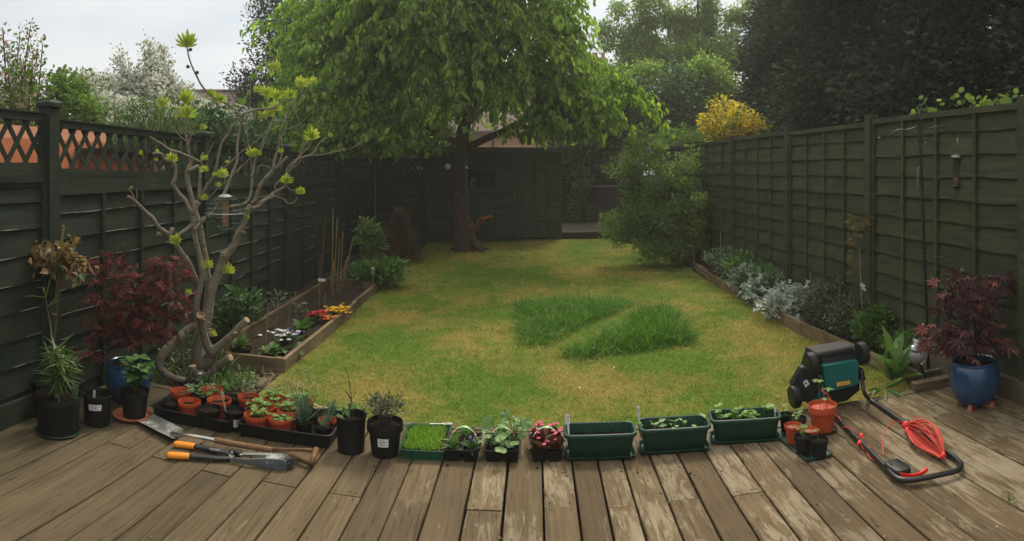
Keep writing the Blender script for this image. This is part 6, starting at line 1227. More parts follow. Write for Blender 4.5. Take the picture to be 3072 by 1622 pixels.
for x, y, w, c, pl, lab in TP:
    zr = .122 if w > 60 else .108; p = pr(x, y, zr); r_ = rad(p); rt = w/2*r_/FOC; hh = zr-.008
    o = pot('plant_pot', lab, (p.x, p.y, .0065), rt, hh, 'poto' if c == 'o' else 'potb', fill=.72 if c == 'o' else .82, lip=.24 if c == 'o' else .14, rb=rt*.66, group='pots in the black trays'); tp = topof(o); what = lab.replace('black ', '').replace('orange ', '')
    tail = lab[lab.find('pot'):] if False else None
    if pl in ('few', 'thin'): plantat('seedling', 'single thin sprout in the '+lab.split(', ')[0], tp, lambda st, lf: seedlings(st, lf, 1 if pl == 'thin' else 2, rt*.3, .045 if pl == 'few' else .10, .011, LEAF, 3, .15), (F_deep, F_deep), cat='seedling')
    elif pl == 'fernthin': plantat('seedling', 'wispy grey green fern shoots in the orange pot at the tray seam', tp, lambda st, lf: seedlings(st, lf, 6, rt*.15, .10, .03, DIS, 4, .2), (F_grey, F_grey), cat='seedling')
    elif pl == 'fern': plantat('fern', 'dark feathery leaves arching over the middle of the left tray', tp, lambda st, lf: seedlings(st, lf, 9, rt*.3, .06, .05, DIS, 4, .8), (F_deep, F_deep))
    elif pl == 'stick':
        so = thing('plant_stick', 'thin pale stick in the back orange pot of the left tray', 'stick', tuple(tp+Vector((.02, .01, 0)))); mb = MB(); mb.tube([(0, 0, -.02), (.001, 0, .17)], .0022, 6); mb.build('shaft', M['cut'], so)
    elif pl == 'spoon':
        so = thing('plant_label', 'wooden spoon shaped label in the front black pot of the left tray', 'plant label', tuple(tp+Vector((-rt*.75, -.01, 0)))); q_ = rrect(.020, .055, .0099); mb = MB(); Mr = Matrix.Rotation(R(-14), 3, 'Z')
        mb.loops([[(a, -.001, b_+.10) for a, b_ in q_], [(a, .001, b_+.10) for a, b_ in q_]]); mb.box((0, 0, .03), (.008, .002, .10)); so.rotation_euler = (R(8), R(-8), 0); mb.build('spoon', flat('pale_wood', (.55,.40,.27), .6), so)
        sticker(o, (rt*.80, rt*.90), hh*.25, hh*.38, -.05, .45, 'white')
    elif pl == 'seed': plantat('seedlings', 'leggy seedlings in the '+lab.replace(' of seedlings', '').replace(' in the right tray', '').replace(' of the right tray', ''), tp, lambda st, lf: seedlings(st, lf, 16, rt*.40, .055, .017, ROUND, 3, .35), (F_sd, F_sd), cat='seedlings')
    elif pl == 'seedlow': plantat('seedlings', 'low seedlings in the orange front row pot of the right tray', tp, lambda st, lf: seedlings(st, lf, 18, rt*.36, .024, .015, ROUND, 3, .3), (F_sd, F_sd), cat='seedlings')
    elif pl == 'grass': plantat('grass_plant', 'thick tuft of blue green grassy leaves in the right tray', tp, lambda st, lf: rosette(lf, (0, 0, 0), 110, .14, .05, (35, 88), BLADE, .25), (F_chv, F_chv))
    elif pl == 'grass1': plantat('grass_plant', 'grassy tuft in the '+lab.replace(' with a thin grassy tuft', '').replace(' with a small grassy tuft', '').replace(' of the right tray', '').replace(' in the front', ''), tp, lambda st, lf: rosette(lf, (0, 0, 0), 26, .075, .07, (25, 85), BLADE, .25), (F_chv, F_chv), cat='plant')
    elif pl == 'dry': plantat('dried_flower', 'small dried brown flower head at the back of the right tray', tp, lambda st, lf: seedlings(st, lf, 3, .004, .05, .018, STRIP, 7, .3), (M['twig'], flat('dried_petals', (.30,.24,.13), .8)))
# two tall black pots
p = pr(1053, 1349, 0); o = pot('plant_pot', 'tall black pot with a young leafy stem right of the trays', (p.x, p.y, 0), .0875, .198, fill=.80, rb=.073, lip=.06); tp = topof(o)
def _f(st, lf):
    st.tube(smooth_path([(-.0, .03, 0), (.004, .02, .07), (-.01, .01, .13), (-.03, .0, .16)], 4), .0035, 6); st.tube([(-.0, .03, 0), (.0, .02, .1), (-.02, .02, .24), (-.045, .02, .29)], .0025, 5)
    for b_, n, s_ in (((-.03, -.02, .075), 6, .055), ((.03, -.01, .095), 5, .045), ((-.045, -.02, .035), 5, .05), ((-.01, 0, .10), 4, .04)):
        st.tube([(0, .02, .03), b_], .002, 4); d = rnd(n)*A((1, .7, .4))+A((0, -.2, -.35)); lf.scatter(LEAF, np.repeat(A([b_]), n, 0), frames(d, A((0, -.3, 1.))+rnd(n)*.4), np.stack([np.full(n, s_*1.2), np.full(n, s_), np.full(n, s_)], 1))
plantat('young_shrub', 'young stem with bright green leaves drooping over the tall black pot rim', tp, _f, (M['twig'], F_soft))
p = pr(1155, 1360, 0); o = pot('plant_pot', 'black pot with a deep rim, a white sticker and a dark small leafed shrub', (p.x, p.y, 0), .0985, .178, fill=.86, rb=.072, lip=.26); tp = topof(o); sticker(o, (.0815, .0865), .068, .045, -.48, .22)
bush('small_shrub', 'wispy dark small leafed shrub in the deep rimmed black pot', 'shrub', tuple(tp), .19, .145, 34, .016, F_heb, per=26, stemr=.003, aspect=1.0, spread=.022, z0=.5, nst=20, up=.5)
# green seed tray
o = tray('seed_tray', 'green seed tray thick with feathery seedlings', (-.475, 3.665), .245, .365, .056, 'grn', R(1), rim=.006, r=.022)
mb = MB(); V, Fq = sheet(-.115, .115, -.172, .172, .044, 16, 22, 0); V[:, 2] += rng.normal(0, .0022, len(V)); mb.add(V, Fq); mb.build('compost', M['compost'], o, True)
mb = MB(); n = 3400; x = rng.uniform(-.1, .1, n); y = rng.uniform(-.15, .14, n); k = (np.abs(x)+rng.normal(0, .008, n) < .098); k &= ~((x > .06) & (y < -.02) & (rng.uniform(0, 1, n) < .6)); k &= (np.sin(x*70+2)*np.sin(y*52)+rng.normal(0, .5, n) > -.75); x, y = x[k], y[k]; n = len(x); d = rnd(n)*.8+A((0, 0, .75))
mb.scatter(BLADE, np.stack([x, y, np.full(n, .044)], 1), frames(d, rnd(n)), np.stack([np.full(n, .0042), rng.uniform(.014, .036, n)*(1.25+.5*np.sin(x*60+1)*np.sin(y*45)), np.full(n, .04)], 1))
sp = tag(mb.build('cress_seedlings', F_cress), 'dense bright green feathery seedlings filling the green seed tray', 'seedlings', kind='stuff'); sp.location = o.location; sp.rotation_euler = o.rotation_euler
def label_tag(lab, p, h=.10, w=.022, rz=0, tilt=(0, 0), lines=4, head=.055, group='white plant labels'):
    o = thing('plant_label', lab, 'plant label', tuple(p), rz, group); o.rotation_euler = (R(tilt[0]), R(tilt[1]), rz); q_ = rrect(w, head, w*.48); mb = MB(); mb.loops([[(a, -.0009, b_+h) for a, b_ in q_], [(a, .0009, b_+h) for a, b_ in q_]]); mb.box((0, 0, (h-head*.4)/2-.01), (w*.42, .0018, h-head*.4+.02)); pl = mb.build('plate', M['white'], o); mb = MB(); rr2 = random.Random(int(p[0]*1000))
    for k in range(lines):
        zz = h+head*(.28-.15*k); x = -w*.33
        while x < w*.30: l = rr2.uniform(.0012, .003); mb.box((x+l/2, -.0013, zz+rr2.uniform(-.0008, .0008)), (l, .0006, rr2.uniform(.0018, .0042))); x += l+.0009
    if lines: mb.build('handwriting', M['ink'], pl)['kind'] = 'stuff'
o2 = thing('plant_label', 'white plant label lying over the back corner of the green seed tray', 'plant label', (-.395, 3.835, .066), R(8), 'white plant labels'); q_ = rrect(.06, .022, .0105); mb = MB(); mb.loops([[(a+.02, b_, 0) for a, b_ in q_], [(a+.02, b_, .0018) for a, b_ in q_]]); mb.box((-.04, 0, .0009), (.08, .008, .0017)); pl = mb.build('plate', M['white'], o2); mb = MB()
for k in range(2):
    x = -.002
    while x < .042: l = random.uniform(.0015, .004); mb.box((x+l/2, .004-.008*k, .0022), (l, .0045, .0006)); x += l+.001
mb.build('handwriting', M['ink'], pl)['kind'] = 'stuff'
# six cell packs with carry handles
def pack(label, cx, rz=0, w=.185):
    o = thing('cell_pack', label, 'plant pack', (cx, 3.605, 0), rz, 'black carry packs of bedding plants'); d = .235; h = .062
    for i in range(2):
        for j in range(3):
            mb = MB(); x = (i-.5)*w*.5; y = (j-1)*d/3; s_ = w*.25-.002; e = d/6-.002; rings = []
            for f, z in ((.72, 0), (.74, .001), (.96, h-.001), (.90, h-.002), (.66, .006)): q_ = rrect(2*s_*f, 2*e*f, .008*f); rings.append([(x+a, y+b_, z) for a, b_ in q_])
            mb.loops(rings); mb.build('cell', M['potb'], o); mb = MB(); V, Fq = sheet(x-s_*.9, x+s_*.9, y-e*.9, y+e*.9, h*.84, 6, 6, 0); V[:, 2] += rng.normal(0, .0015, len(V)); mb.add(V, Fq); mb.build('compost', M['compost'], o)
    mb = MB(); 
    for s_ in (-1, 1): mb.box((s_*(w/2+.001), 0, h), (.006, d+.008, .004)); mb.box((0, s_*(d/2+.001), h+.0005), (w-.004, .006, .004))
    mb.box((0, 0, h+.0002), (.006, d-.004, .003))
    for s_ in (-1, 1): mb.box((0, s_*d/6, h+.0004), (w-.006, .005, .003))
    mb.build('rim', M['potb'], o)
    a = np.linspace(0, math.pi, 25); pts = np.stack([-.086*np.cos(a), np.full(25, .0), .02+.125*np.sin(a)], 1); V = []; 
    for p_ in pts: V += [p_+A((0, -.006, -.002)), p_+A((0, .006, .002))]
    mb = MB(); F1 = [(2*i, 2*i+2, 2*i+3, 2*i+1) for i in range(24)]
    for i, q_ in enumerate(F1): mb.f.append((np.array([q_]), 0 if 8 <= i < 17 else (2 if i % 2 else 1)))
    mb.v.append(A(V)); mb.n += len(V); mb.build('handle', [M['hgreen'], M['white'], M['hpink' if cx > .1 else 'horange']], o); o['top'] = h*.84; return o
M['hgreen'] = flat('printed_green_card', (.26,.46,.20), .35, .3, 60); M['hpink'] = flat('printed_pink_card', (.62,.14,.22), .35, .3, 60); M['horange'] = flat('printed_red_card', (.66,.16,.07), .35, .3, 60)
o = pack('carry pack of small violas, left of the three black packs', -.262, R(-1))
for i in range(5):
    x, y = ((-.045, -.07), (.045, -.07), (-.045, .0), (.045, .01), (.0, .08))[i]
    leafplant('viola', ('dark viola at the front left of the left carry pack', 'bright green viola with a violet flower at the front right of the left carry pack', 'dark viola halfway back on the left of the left carry pack', 'light viola with a violet flower halfway back on the right of the left carry pack', 'dark viola at the back of the left carry pack')[i], 'bedding plant', (o.location.x+x, o.location.y+y, .052), 34, .055, F_deep if i % 2 else F_soft, .55, (10, 88), LEAF, flowers=(F_v, 2, .008, .055, .02) if i in (1, 3) else None, group='violas in the left carry pack')
o = pack('carry pack of lobed leafed pelargoniums, middle of the three black packs', -.052, R(0), .19)
SCAL = ([(0,0,0)]+[(.55*math.sin(a)*(1+.06*math.cos(9*a)), .42-.55*math.cos(a)*(1+.06*math.cos(9*a)), .07*math.cos(4*a)) for a in np.linspace(.35, 2*math.pi-.35, 14)], [(0, i, i+1, i+2) for i in range(1, 13, 2)])
for i, (x, y, hh) in enumerate(((-.06, -.05, .09), (.05, -.03, .085), (-.03, .04, .13), (.055, .06, .15), (.0, -.09, .05))):
    def _f(st, lf):
        for k in range(7 if hh > .06 else 4):
            a = rng.uniform(0, 6.28); e = A((math.cos(a)*rng.uniform(.02, .06), math.sin(a)*rng.uniform(.02, .05), hh*rng.uniform(.45, 1.05))); st.tube([(0, 0, 0), e*A((.4, .4, .6)), e], .0022, 5); az = rng.normal(0, .5, 3)*A((1, 1, .3))
            lf.scatter(SCAL, [e], frames([A((math.cos(a), math.sin(a)-.3, -.15))], [A((0, -.75, .8))+az]), A([rng.uniform(.042, .06)]))
    plantat('pelargonium', ('pale round leaved pelargonium at the front left of the middle pack', 'pale round leaved pelargonium at the front right of the middle pack', 'tall pelargonium at the back left of the middle pack', 'tallest pelargonium at the back right of the middle pack', 'low pelargonium hanging over the front of the middle pack')[i], (o.location.x+x, o.location.y+y, .052), _f, (F_soft, foliage('pelargonium_leaves', [(0, (.12,.22,.07)), (1, (.20,.32,.12))], .5, .25)), cat='bedding plant')
o = pack('carry pack of bronze leaved begonias with pink flowers, right of the three black packs', .184, R(1), .175)
F_beg = foliage('bronze_begonia_leaves', [(0, (.045,.022,.016)), (.5, (.085,.045,.025)), (.85, (.17,.045,.025)), (1, (.08,.10,.03))], .3, .2, .6)
for i in range(6):
    x, y = (i % 2-.5)*.085, (i//2-1)*.078; leafplant('begonia', 'bronze leaved pink begonia at the '+('front left', 'front right', 'middle left', 'middle right', 'back left', 'back right')[i]+' of the right carry pack', 'bedding plant', (o.location.x+x, o.location.y+y, .052), 22, .046, F_beg, 1.15, (5, 85), ROUND, flowers=(F_p, (2, 3, 2, 5, 6, 4)[i], .012, .052+.012*(i//2), .018), group='begonias in the right carry pack')
# three troughs with their drip trays
TR_ = [((.279, 3.575), (.664, 3.553), 'first green trough, bare compost, beside the begonias'), ((.690, 3.590), (1.080, 3.555), 'middle green trough of small two leafed seedlings'), ((1.105, 3.620), (1.500, 3.540), 'third green trough of larger seedlings, nearest the tomato pots')]
tr = []
for (a, b_, lab) in TR_:
    c_ = ((a[0]+b_[0])/2, (a[1]+b_[1])/2); L_ = math.hypot(b_[0]-a[0], b_[1]-a[1]); rz = math.atan2(b_[1]-a[1], b_[0]-a[0])
    dt = thing('drip_tray', 'green drip tray under the '+lab.split(',')[0].split(' of ')[0], 'drip tray', (c_[0], c_[1], 0), rz, 'green drip trays'); mb = MB(); rings = []
    for s_, z in ((-.012, 0), (-.01, .001), (0, .016), (.006, .018), (.006, .022), (0, .022), (-.004, .019), (-.014, .004)): q_ = rrect(L_-.012+2*s_, .165+2*s_, .035+s_*.5, 6); rings.append([(x, y, z) for x, y in q_])
    mb.loops(rings); mb.build('dish', M['grn2'], dt)
    o = thing('planter_trough', lab, 'planter', (c_[0], c_[1], .005), rz, 'green troughs'); mb = MB(); rings = []; H_ = .138
    for s_, z in ((-.034, 0), (-.032, .002), (-.012, H_-.024), (-.002, H_-.023), (.002, H_-.018), (.002, H_-.006), (-.002, H_-.001), (-.008, H_), (-.013, H_-.003), (-.015, H_-.012), (-.036, .01)): q_ = rrect(L_+2*s_, .188+2*s_, .040+s_*.6, 7); rings.append([(x, y, z) for x, y in q_])
    mb.loops(rings); mb.build('shell', M['grn2'], o, 'auto'); mb = MB(); V, Fq = sheet(-L_/2+.02, L_/2-.02, -.074, .074, H_-.052, 30, 12, 0); V[:, 2] += rng.normal(0, .0032, len(V)); k_ = (np.abs(V[:, 0]) > L_/2-.045) & (np.abs(V[:, 1]) > .05); V[k_, 2] -= .01; V[k_, 0] *= .95; mb.add(V, Fq); mb.build('compost', M['compost'], o, True); tr.append((o, L_, rz))
def intr(i, x, y, z=.086): o, L_, rz = tr[i]; return Vector((o.location.x+x*math.cos(rz)-y*math.sin(rz), o.location.y+x*math.sin(rz)+y*math.cos(rz), .005+z))
label_tag('white spoon shaped label at the left of the bare trough', intr(0, -.165, .0), .10, .024, R(0), (-6, -4)); label_tag('white spoon shaped label at the left of the two leafed seedling trough', intr(1, -.185, .04), .105, .02, R(-50), (0, -6))
F_cot = foli('pale_cotyledons', [(0, (.20,.34,.10)), (1, (.34,.46,.18))], .35)
for i, x in enumerate((-.155, -.085, -.01, .075, .115, .175)):
    plantat('seedling', ('pale seedlings nearest the left end of the middle trough', 'second pale seedling group from the left in the middle trough', 'fullest pale seedling group in the centre of the middle trough', 'pale seedlings right of centre in the middle trough', 'pale seedling second from the right end of the middle trough', 'single pale seedling at the right end of the middle trough')[i], intr(1, x, -.01+.02*(i % 2)), lambda st, lf: seedlings(st, lf, (2, 3, 4, 2, 1, 1)[i], .012, .05, .028, LEAF, 2, .2), (F_cot, F_cot), group='seedlings in the middle trough', cat='seedling')
for i, (x, n, h_) in enumerate(((-.155, 2, .085), (-.14, 2, .045), (-.06, 3, .04), (.0, 4, .055), (.03, 4, .045), (.14, 2, .075))):
    plantat('seedling', ('tallest round leafed seedling at the left end of the third trough', 'short round leafed seedling beside the tallest one in the third trough', 'low round leafed seedlings left of centre in the third trough', 'round leafed seedlings in the centre of the third trough', 'round leafed seedlings just right of centre in the third trough', 'lone upright seedling at the right end of the third trough')[i], intr(2, x, .0+.02*(i % 2)), lambda st, lf: seedlings(st, lf, n, .014, h_, .026, ROUND, 3, .2), (F_sd, F_sd), group='seedlings in the third trough', cat='seedling')
label_tag('small bare wooden label in the right corner of the third trough', intr(2, .178, .0), .06, .014, 0, (0, 0), 0, .03, None)
# narrow tray of tomato pots
tray('drip_tray', 'narrow green drip tray carrying six small pots', (1.563, 3.392), .155, .46, .016, 'grn2', R(3.5), rim=.008, r=.03)
for x, y, w, c, lab, n_ in ((2358, 1239, 42, 'b', 'black pot at the far end of the narrow green tray', 2), (2394, 1251, 53, 'b', 'black pot second from the far end of the narrow green tray', 3), (2380, 1272, 55, 'o', 'small orange pot on the narrow green tray, left side', 1), (2428, 1285, 52, 'o', 'small dull orange pot behind the two front black pots', 0), (2409, 1305, 54, 'b', 'front left black pot with the bushiest tomato seedling', 4), (2458, 1314, 57, 'b', 'front right black pot on the narrow green tray', 1)):
    p = pr(x, y, .105); r_ = rad(p); rt = w/2*r_/FOC; o = pot('plant_pot', lab, (p.x, p.y, .0065), rt, .098, 'poto' if c == 'o' else 'potb', fill=.84, lip=.2, rb=rt*.70, group='pots on the narrow green tray')
    if c == 'o': o.children[0].material_slots[0].link = 'OBJECT'; o.children[0].material_slots[0].material = M['poto2'] if 'poto2' in M else M.setdefault('poto2', flat('dull_terracotta_plastic', (.22,.055,.026), .5, .1, 20))
    if n_: plantat('tomato_seedling', 'tomato seedling in the '+lab.split(' with ')[0], topof(o), lambda st, lf: seedlings(st, lf, n_, rt*.15, .05, .026 if n_ > 1 else .016, DIS, 5, .25), (F_sd, F_sd), cat='seedling')
p = pr(2468, 1292, 0); saucer('saucer', 'dark clear saucer under the big orange pot', (p.x+.006, p.y, 0), .080, .012, 'potb')
M['poto3'] = flat('deep_terracotta_plastic', (.40,.055,.025), .42, .08, 20); o = pot('plant_pot', 'big orange pot with two tall seedlings beside the mower', (p.x, p.y, .006), .086, .152, 'poto', fill=.86, lip=.27, rb=.062); o.children[0].material_slots[0].link = 'OBJECT'; o.children[0].material_slots[0].material = M['poto3']
def _f(st, lf):
    for b_, e, n, s_ in (((-.02, 0, 0), (-.03, .0, .165), 6, .038), ((.025, 0, 0), (.035, 0, .105), 4, .04), ((.025, 0, 0), (.02, 0, .05), 4, .03)):
        st.tube(smooth_path([b_, (A(b_)+A(e))/2+A((.004, 0, 0)), e], 4), .0022, 6); a = rng.uniform(0, 6)+np.arange(n)*2*math.pi/n; lf.scatter(LEAF, np.repeat(A([e]), n, 0), frames(np.stack([np.cos(a), np.sin(a), np.full(n, .05)], 1), A((0, 0, 1.))+rnd(n)*.3), np.stack([np.full(n, s_*1.2), np.full(n, s_), np.full(n, s_)], 1))
    lf.scatter(ROUND, A([(.045, -.03, .004), (.055, -.02, .004)]), frames(A([(1, 0, .1), (0, -1, .1)]), A([(0, 0, 1.)]*2)), A([.02, .02]))
plantat('seedling', 'two tall thin seedlings in the big orange pot', topof(o), _f, (F_sd, F_sd), cat='seedling')

# ------------------------------------------------------------------ tools
o = thing('garden_spade', 'old spade with a worn steel blade and wooden D handle lying on the deck', 'spade', (0, 0, 0))
M['blade'] = (lambda q: (q.l(q.ramp(q.noise(16, 6, .7), [(.35, (.28,.275,.265)), (.52, (.45,.45,.44)), (.62, (.85,.85,.83))]), q.b.inputs['Base Color']), setattr(q.b.inputs['Metallic'], 'default_value', .75), setattr(q.b.inputs['Roughness'], 'default_value', .38), q.m)[-1])(NT('worn_steel'))
M['shaft'] = wood('worn_ash_handle', (.10,.05,.025), (.24,.13,.065), (40, 6, 40), rough=.45, bump=.1)
c4 = [pr(413, 1270, .012), pr(455, 1246, .012), pr(549, 1297, .022), pr(517, 1326, .014)]; nu, nv = 10, 8; V = []
for i in range(nu+1):
    for j in range(nv+1):
        u, v = i/nu, j/nv; p_ = (c4[0]*(1-u)+c4[3]*u)*(1-v)+(c4[1]*(1-u)+c4[2]*u)*v; V.append((p_.x, p_.y, p_.z+.018*(2*v-1)**2+.012*math.sin(u*math.pi)*0+.006*u))
i = np.arange(nu*nv); a = i//nv*(nv+1)+i % nv; mb = MB(); mb.add(V, np.stack([a, a+1, a+nv+2, a+nv+1], 1)); V2 = A(V)-A((0, 0, .0025)); mb.add(V2, np.stack([a, a+nv+1, a+nv+2, a+1], 1)); mb.build('blade', M['blade'], o, True)
mb = MB(); s_ = [pr(520, 1301, .026), pr(540, 1303, .045), pr(570, 1305, .055), pr(610, 1312, .05), pr(656, 1321, .046)]; mb.tube(smooth_path([list(p_)+[r_] for p_, r_ in zip(s_, (.010, .012, .0115, .0125, .0145))], 5)[:, :3], smooth_path([[0, 0, 0, r_] for r_ in (.022, .013, .0115, .0125, .0150)], 5)[:, 3], 10, flat=.8); mb.build('socket', M['steel'], o, True)
mb = MB(); s_ = [pr(645, 1319, .046), pr(700, 1330, .044), pr(760, 1340, .040), pr(811, 1348, .034), pr(850, 1356, .030)]; mb.tube(smooth_path([list(p_) for p_ in s_], 5), .0155, 10); mb.tube(smooth_path([list(p_) for p_ in (pr(845, 1354, .03), pr(870, 1362, .028), pr(900, 1376, .028), pr(932, 1388, .028))], 4), [.015]*4+[.013]*9, 10); mb.tube([list(p_) for p_ in (pr(816, 1346, .045), pr(860, 1347, .046), pr(905, 1347, .05), pr(944, 1350, .055))], [.010, .011, .011, .012], 8, flat=.7); mb.build('shaft', M['shaft'], o, True)
mb = MB(); mb.tube([pr(934, 1391, .028), pr(940, 1372, .044), pr(949, 1346, .06)], .0155, 10); mb.build('grip', M['shaft'], o, True)
o = thing('hedge_shears', 'long shears with orange grips and black arms lying on the deck', 'shears', (0, 0, 0)); M['og'] = flat('orange_grip', (.78,.26,.02), .45, .06, 20); M['dgrey'] = flat('blue_grey_plastic', (.11,.12,.12), .6, .2, 30)
def rod(pts, rs, mat, nm, fl=.75, n=12): mb = MB(); w = smooth_path([list(p_)+[r_] for p_, r_ in zip(pts, rs)], 5); mb.tube(w[:, :3], w[:, 3], n, flat=fl); return mb.build(nm, mat, o, True)
rod([pr(523, 1331, .02), pr(527, 1331, .021), pr(555, 1334, .021), pr(584, 1338, .021)], (.010, .021, .022, .020), M['og'], 'grip'); rod([pr(503, 1364, .02), pr(507, 1364, .021), pr(535, 1366, .021), pr(568, 1367.5, .021)], (.010, .021, .022, .020), M['og'], 'grip')
rod([pr(582, 1338, .021), pr(620, 1344, .021), pr(650, 1352, .021), pr(675, 1356, .021), pr(697, 1356, .021)], (.017, .018, .018, .014, .014), M['blk'], 'arm'); rod([pr(566, 1367.5, .021), pr(610, 1370, .021), pr(650, 1374, .021), pr(685, 1374, .021), pr(700, 1368, .021)], (.017, .018, .017, .014, .014), M['blk'], 'arm')
mb = MB()
for x, y, r_ in ((698, 1355, .021), (690, 1366, .021), (716, 1359, .023)): c_ = pr(x, y, .024); mb.lathe([(r_*.9, -.012), (r_, -.010), (r_, .012), (r_*.9, .014)], 18, tuple(c_))
mb.build('gear_hub', M['blk'], o, 'auto'); mb = MB()
for x, y, r_ in ((695, 1355, .006), (690, 1365, .007), (722, 1362, .008)): c_ = pr(x, y, .041); mb.lathe([(r_, -.004), (r_, .001), (r_*.5, .002)], 12, tuple(c_))
mb.build('rivet', M['galv'], o)
def bladeq(a, b_, w0, w1, z, nm, mat): mb = MB(); a, b_ = pr(*a, z), pr(*b_, z); d = (b_-a).normalized(); s_ = Vector((d.y, -d.x, 0)); ring = lambda zz: [tuple(p_+Vector((0, 0, zz))) for p_ in (a-s_*w0, a+s_*w0, b_+s_*w1, b_-s_*w1)]; mb.loops([ring(0), ring(.004)]); return mb.build(nm, mat, o)
bladeq((722, 1361), (866, 1363), .014, .011, .028, 'blade', M['steel']); bladeq((722, 1366), (845, 1374), .012, .007, .020, 'blade', M['steel'])
# maker's lettering on the upper arm
tc_ = bpy.data.curves.new('lettering', 'FONT'); tc_.body = 'FISKARS'; tc_.size = .0155; tc_.extrude = .0003; tc_.align_x = 'CENTER'; tc_.align_y = 'CENTER'; tc_.materials.append(M['white'])
t0_ = bpy.data.objects.new('lettering_curve', tc_); COL.objects.link(t0_); bpy.context.view_layer.update(); me_ = bpy.data.meshes.new_from_object(t0_.evaluated_get(bpy.context.evaluated_depsgraph_get())); bpy.data.objects.remove(t0_); to = bpy.data.objects.new('lettering', me_); COL.objects.link(to); a, b_ = pr(622, 1345, .036), pr(665, 1350, .036); dd = (b_-a).normalized(); nn = Vector((-a.x, -a.y, CZ*.9)).normalized(); yy = nn.cross(dd).normalized(); nn = dd.cross(yy)
mm = Matrix((dd, yy, nn)).transposed().to_4x4(); mm.translation = (a+b_)/2+nn*.002; to.matrix_world = mm; to.parent = o
o = thing('hand_brush', 'grey hand brush with white and black bristles lying by the shears', 'brush', (0, 0, 0)); mb = MB()
w = smooth_path([list(p_)+[a_, b_] for p_, a_, b_ in ((pr(689, 1381, .018), .010, .008), (pr(705, 1381, .018), .013, .010), (pr(740, 1386, .02), .014, .011), (pr(775, 1389, .022), .021, .012), (pr(820, 1393, .024), .026, .012), (pr(860, 1397, .024), .027, .012))], 5)
rings = []
for k in range(len(w)):
    t = unit(w[min(k+1, len(w)-1), :3]-w[max(k-1, 0), :3]); u = A((t[1], -t[0], 0)); up_ = A((0, 0, 1.)); a_, b_ = w[k, 3:5]; rings.append([w[k, :3]+u*x*.62+up_*z+up_*.004 for z, x in ((-a_, -b_*.6), (0, -b_), (a_, -b_*.6), (a_, b_*.6), (0, b_), (-a_, b_*.6))])
mb.loops(rings); mb.build('body', M['dgrey'], o, 'auto')
def brist(xa, ya, xb, yb, n, ln, dx, mat, nm):
    mb = MB(); A0, B0 = A(pr(xa, ya, .03)), A(pr(xb, yb, .03)); t = rng.uniform(0, 1, n)[:, None]; pos = A0*(1-t)+B0*t+rnd(n)*A((.002, .009, .006)); d = A(dx)+rnd(n)*.16; mb.scatter(STRIP, pos, frames(d, rnd(n)), np.stack([np.full(n, .0016), ln*rng.uniform(.7, 1.1, n), np.full(n, .1)], 1)); mb.build(nm, mat, o)['kind'] = 'stuff'
brist(795, 1385, 845, 1390, 420, .062, (.12, .9, .25), M['white'], 'bristles'); brist(825, 1388, 868, 1393, 900, .072, (.45, .85, .12), M['blk'], 'bristles')

# ------------------------------------------------------------------ the upended lawn mower
mw = thing('lawn_mower', 'green and black electric lawn mower tipped up on end with its handle on the deck', 'lawn mower', (0, 0, 0)); M['mblk'] = flat('matt_black_plastic', (.016,.016,.017), .5, .2, 30); M['teal'] = flat('teal_plastic', (.004,.115,.105), .38, .06, 20); M['yel'] = flat('yellow_label', (.75,.38,.03), .5, .05); M['cordr'] = flat('red_cable', (.58,.06,.04), .5, .06, 30); M['redp'] = flat('red_plastic', (.75,.03,.02), .35, .06)
rm = 4.28
ca, cb_ = W(2430, 1085, rm+.0), W(2573, 1054, rm+.14); axv = unit(cb_+(cb_/np.linalg.norm(cb_))*.02-ca)              # the axle through the two upper wheels
upv = A((0, 0, 1.)); upv = unit(upv-axv*(upv@axv)); bk = np.cross(upv, axv)           # away from the viewer
def wheel(c, r, wd, label=None):
    Mx = Matrix((Vector(bk), Vector(upv), Vector(-axv))).transposed() if False else Matrix((tuple(bk), tuple(upv), tuple(axv))).transposed()
    mb = MB(); mb.lathe([(r*.62, -wd/2), (r*.9, -wd/2), (r*.98, -wd*.42), (r, -wd*.3), (r, wd*.3), (r*.98, wd*.42), (r*.9, wd/2), (r*.62, wd/2)], 30, c, M=Mx)
    for k in range(26):
        a = k*2*math.pi/26; q_ = A(Mx) @ A((math.cos(a)*r, math.sin(a)*r, 0)); mb.box(c+q_, (.004, .006, wd*.72), Mx.to_4x4() @ Matrix.Rotation(a, 4, 'Z'))
    wh = mb.build('wheel', M['mblk'], mw, 'auto'); mb = MB(); mb.lathe([(r*.60, -wd*.52), (r*.58, -wd*.40), (r*.22, -wd*.30), (r*.20, -wd*.55), (r*.08, -wd*.56)], 20, c, M=Mx)
    for k in range(5):
        a = k*2*math.pi/5; q_ = A(Mx) @ A((math.cos(a)*r*.4, math.sin(a)*r*.4, -wd*.40)); mb.box(c+q_, (r*.5, .006, .006), Mx.to_4x4() @ Matrix.Rotation(a, 4, 'Z'))
    mb.build('hub', M['blk'], wh, 'auto')
wheel(ca-bk*.045-axv*.012, .078, .054); wheel(cb_-bk*.045+axv*.006, .074, .05); wheel(W(2384, 1188, rm-.03), .070, .05); 
mb = MB(); mb.tube([ca, cb_], .012, 10); mb.build('axle', M['blk'], mw)
mb = MB(); a0 = ca+axv*.045+upv*.028; a1 = cb_-axv*.04+upv*.028; n = 34
mb.tube([a0+(a1-a0)*k/n for k in range(n+1)], [.030 if k % 2 else .0275 for k in range(n+1)], 14); mb.build('roller', M['mblk'], mw)
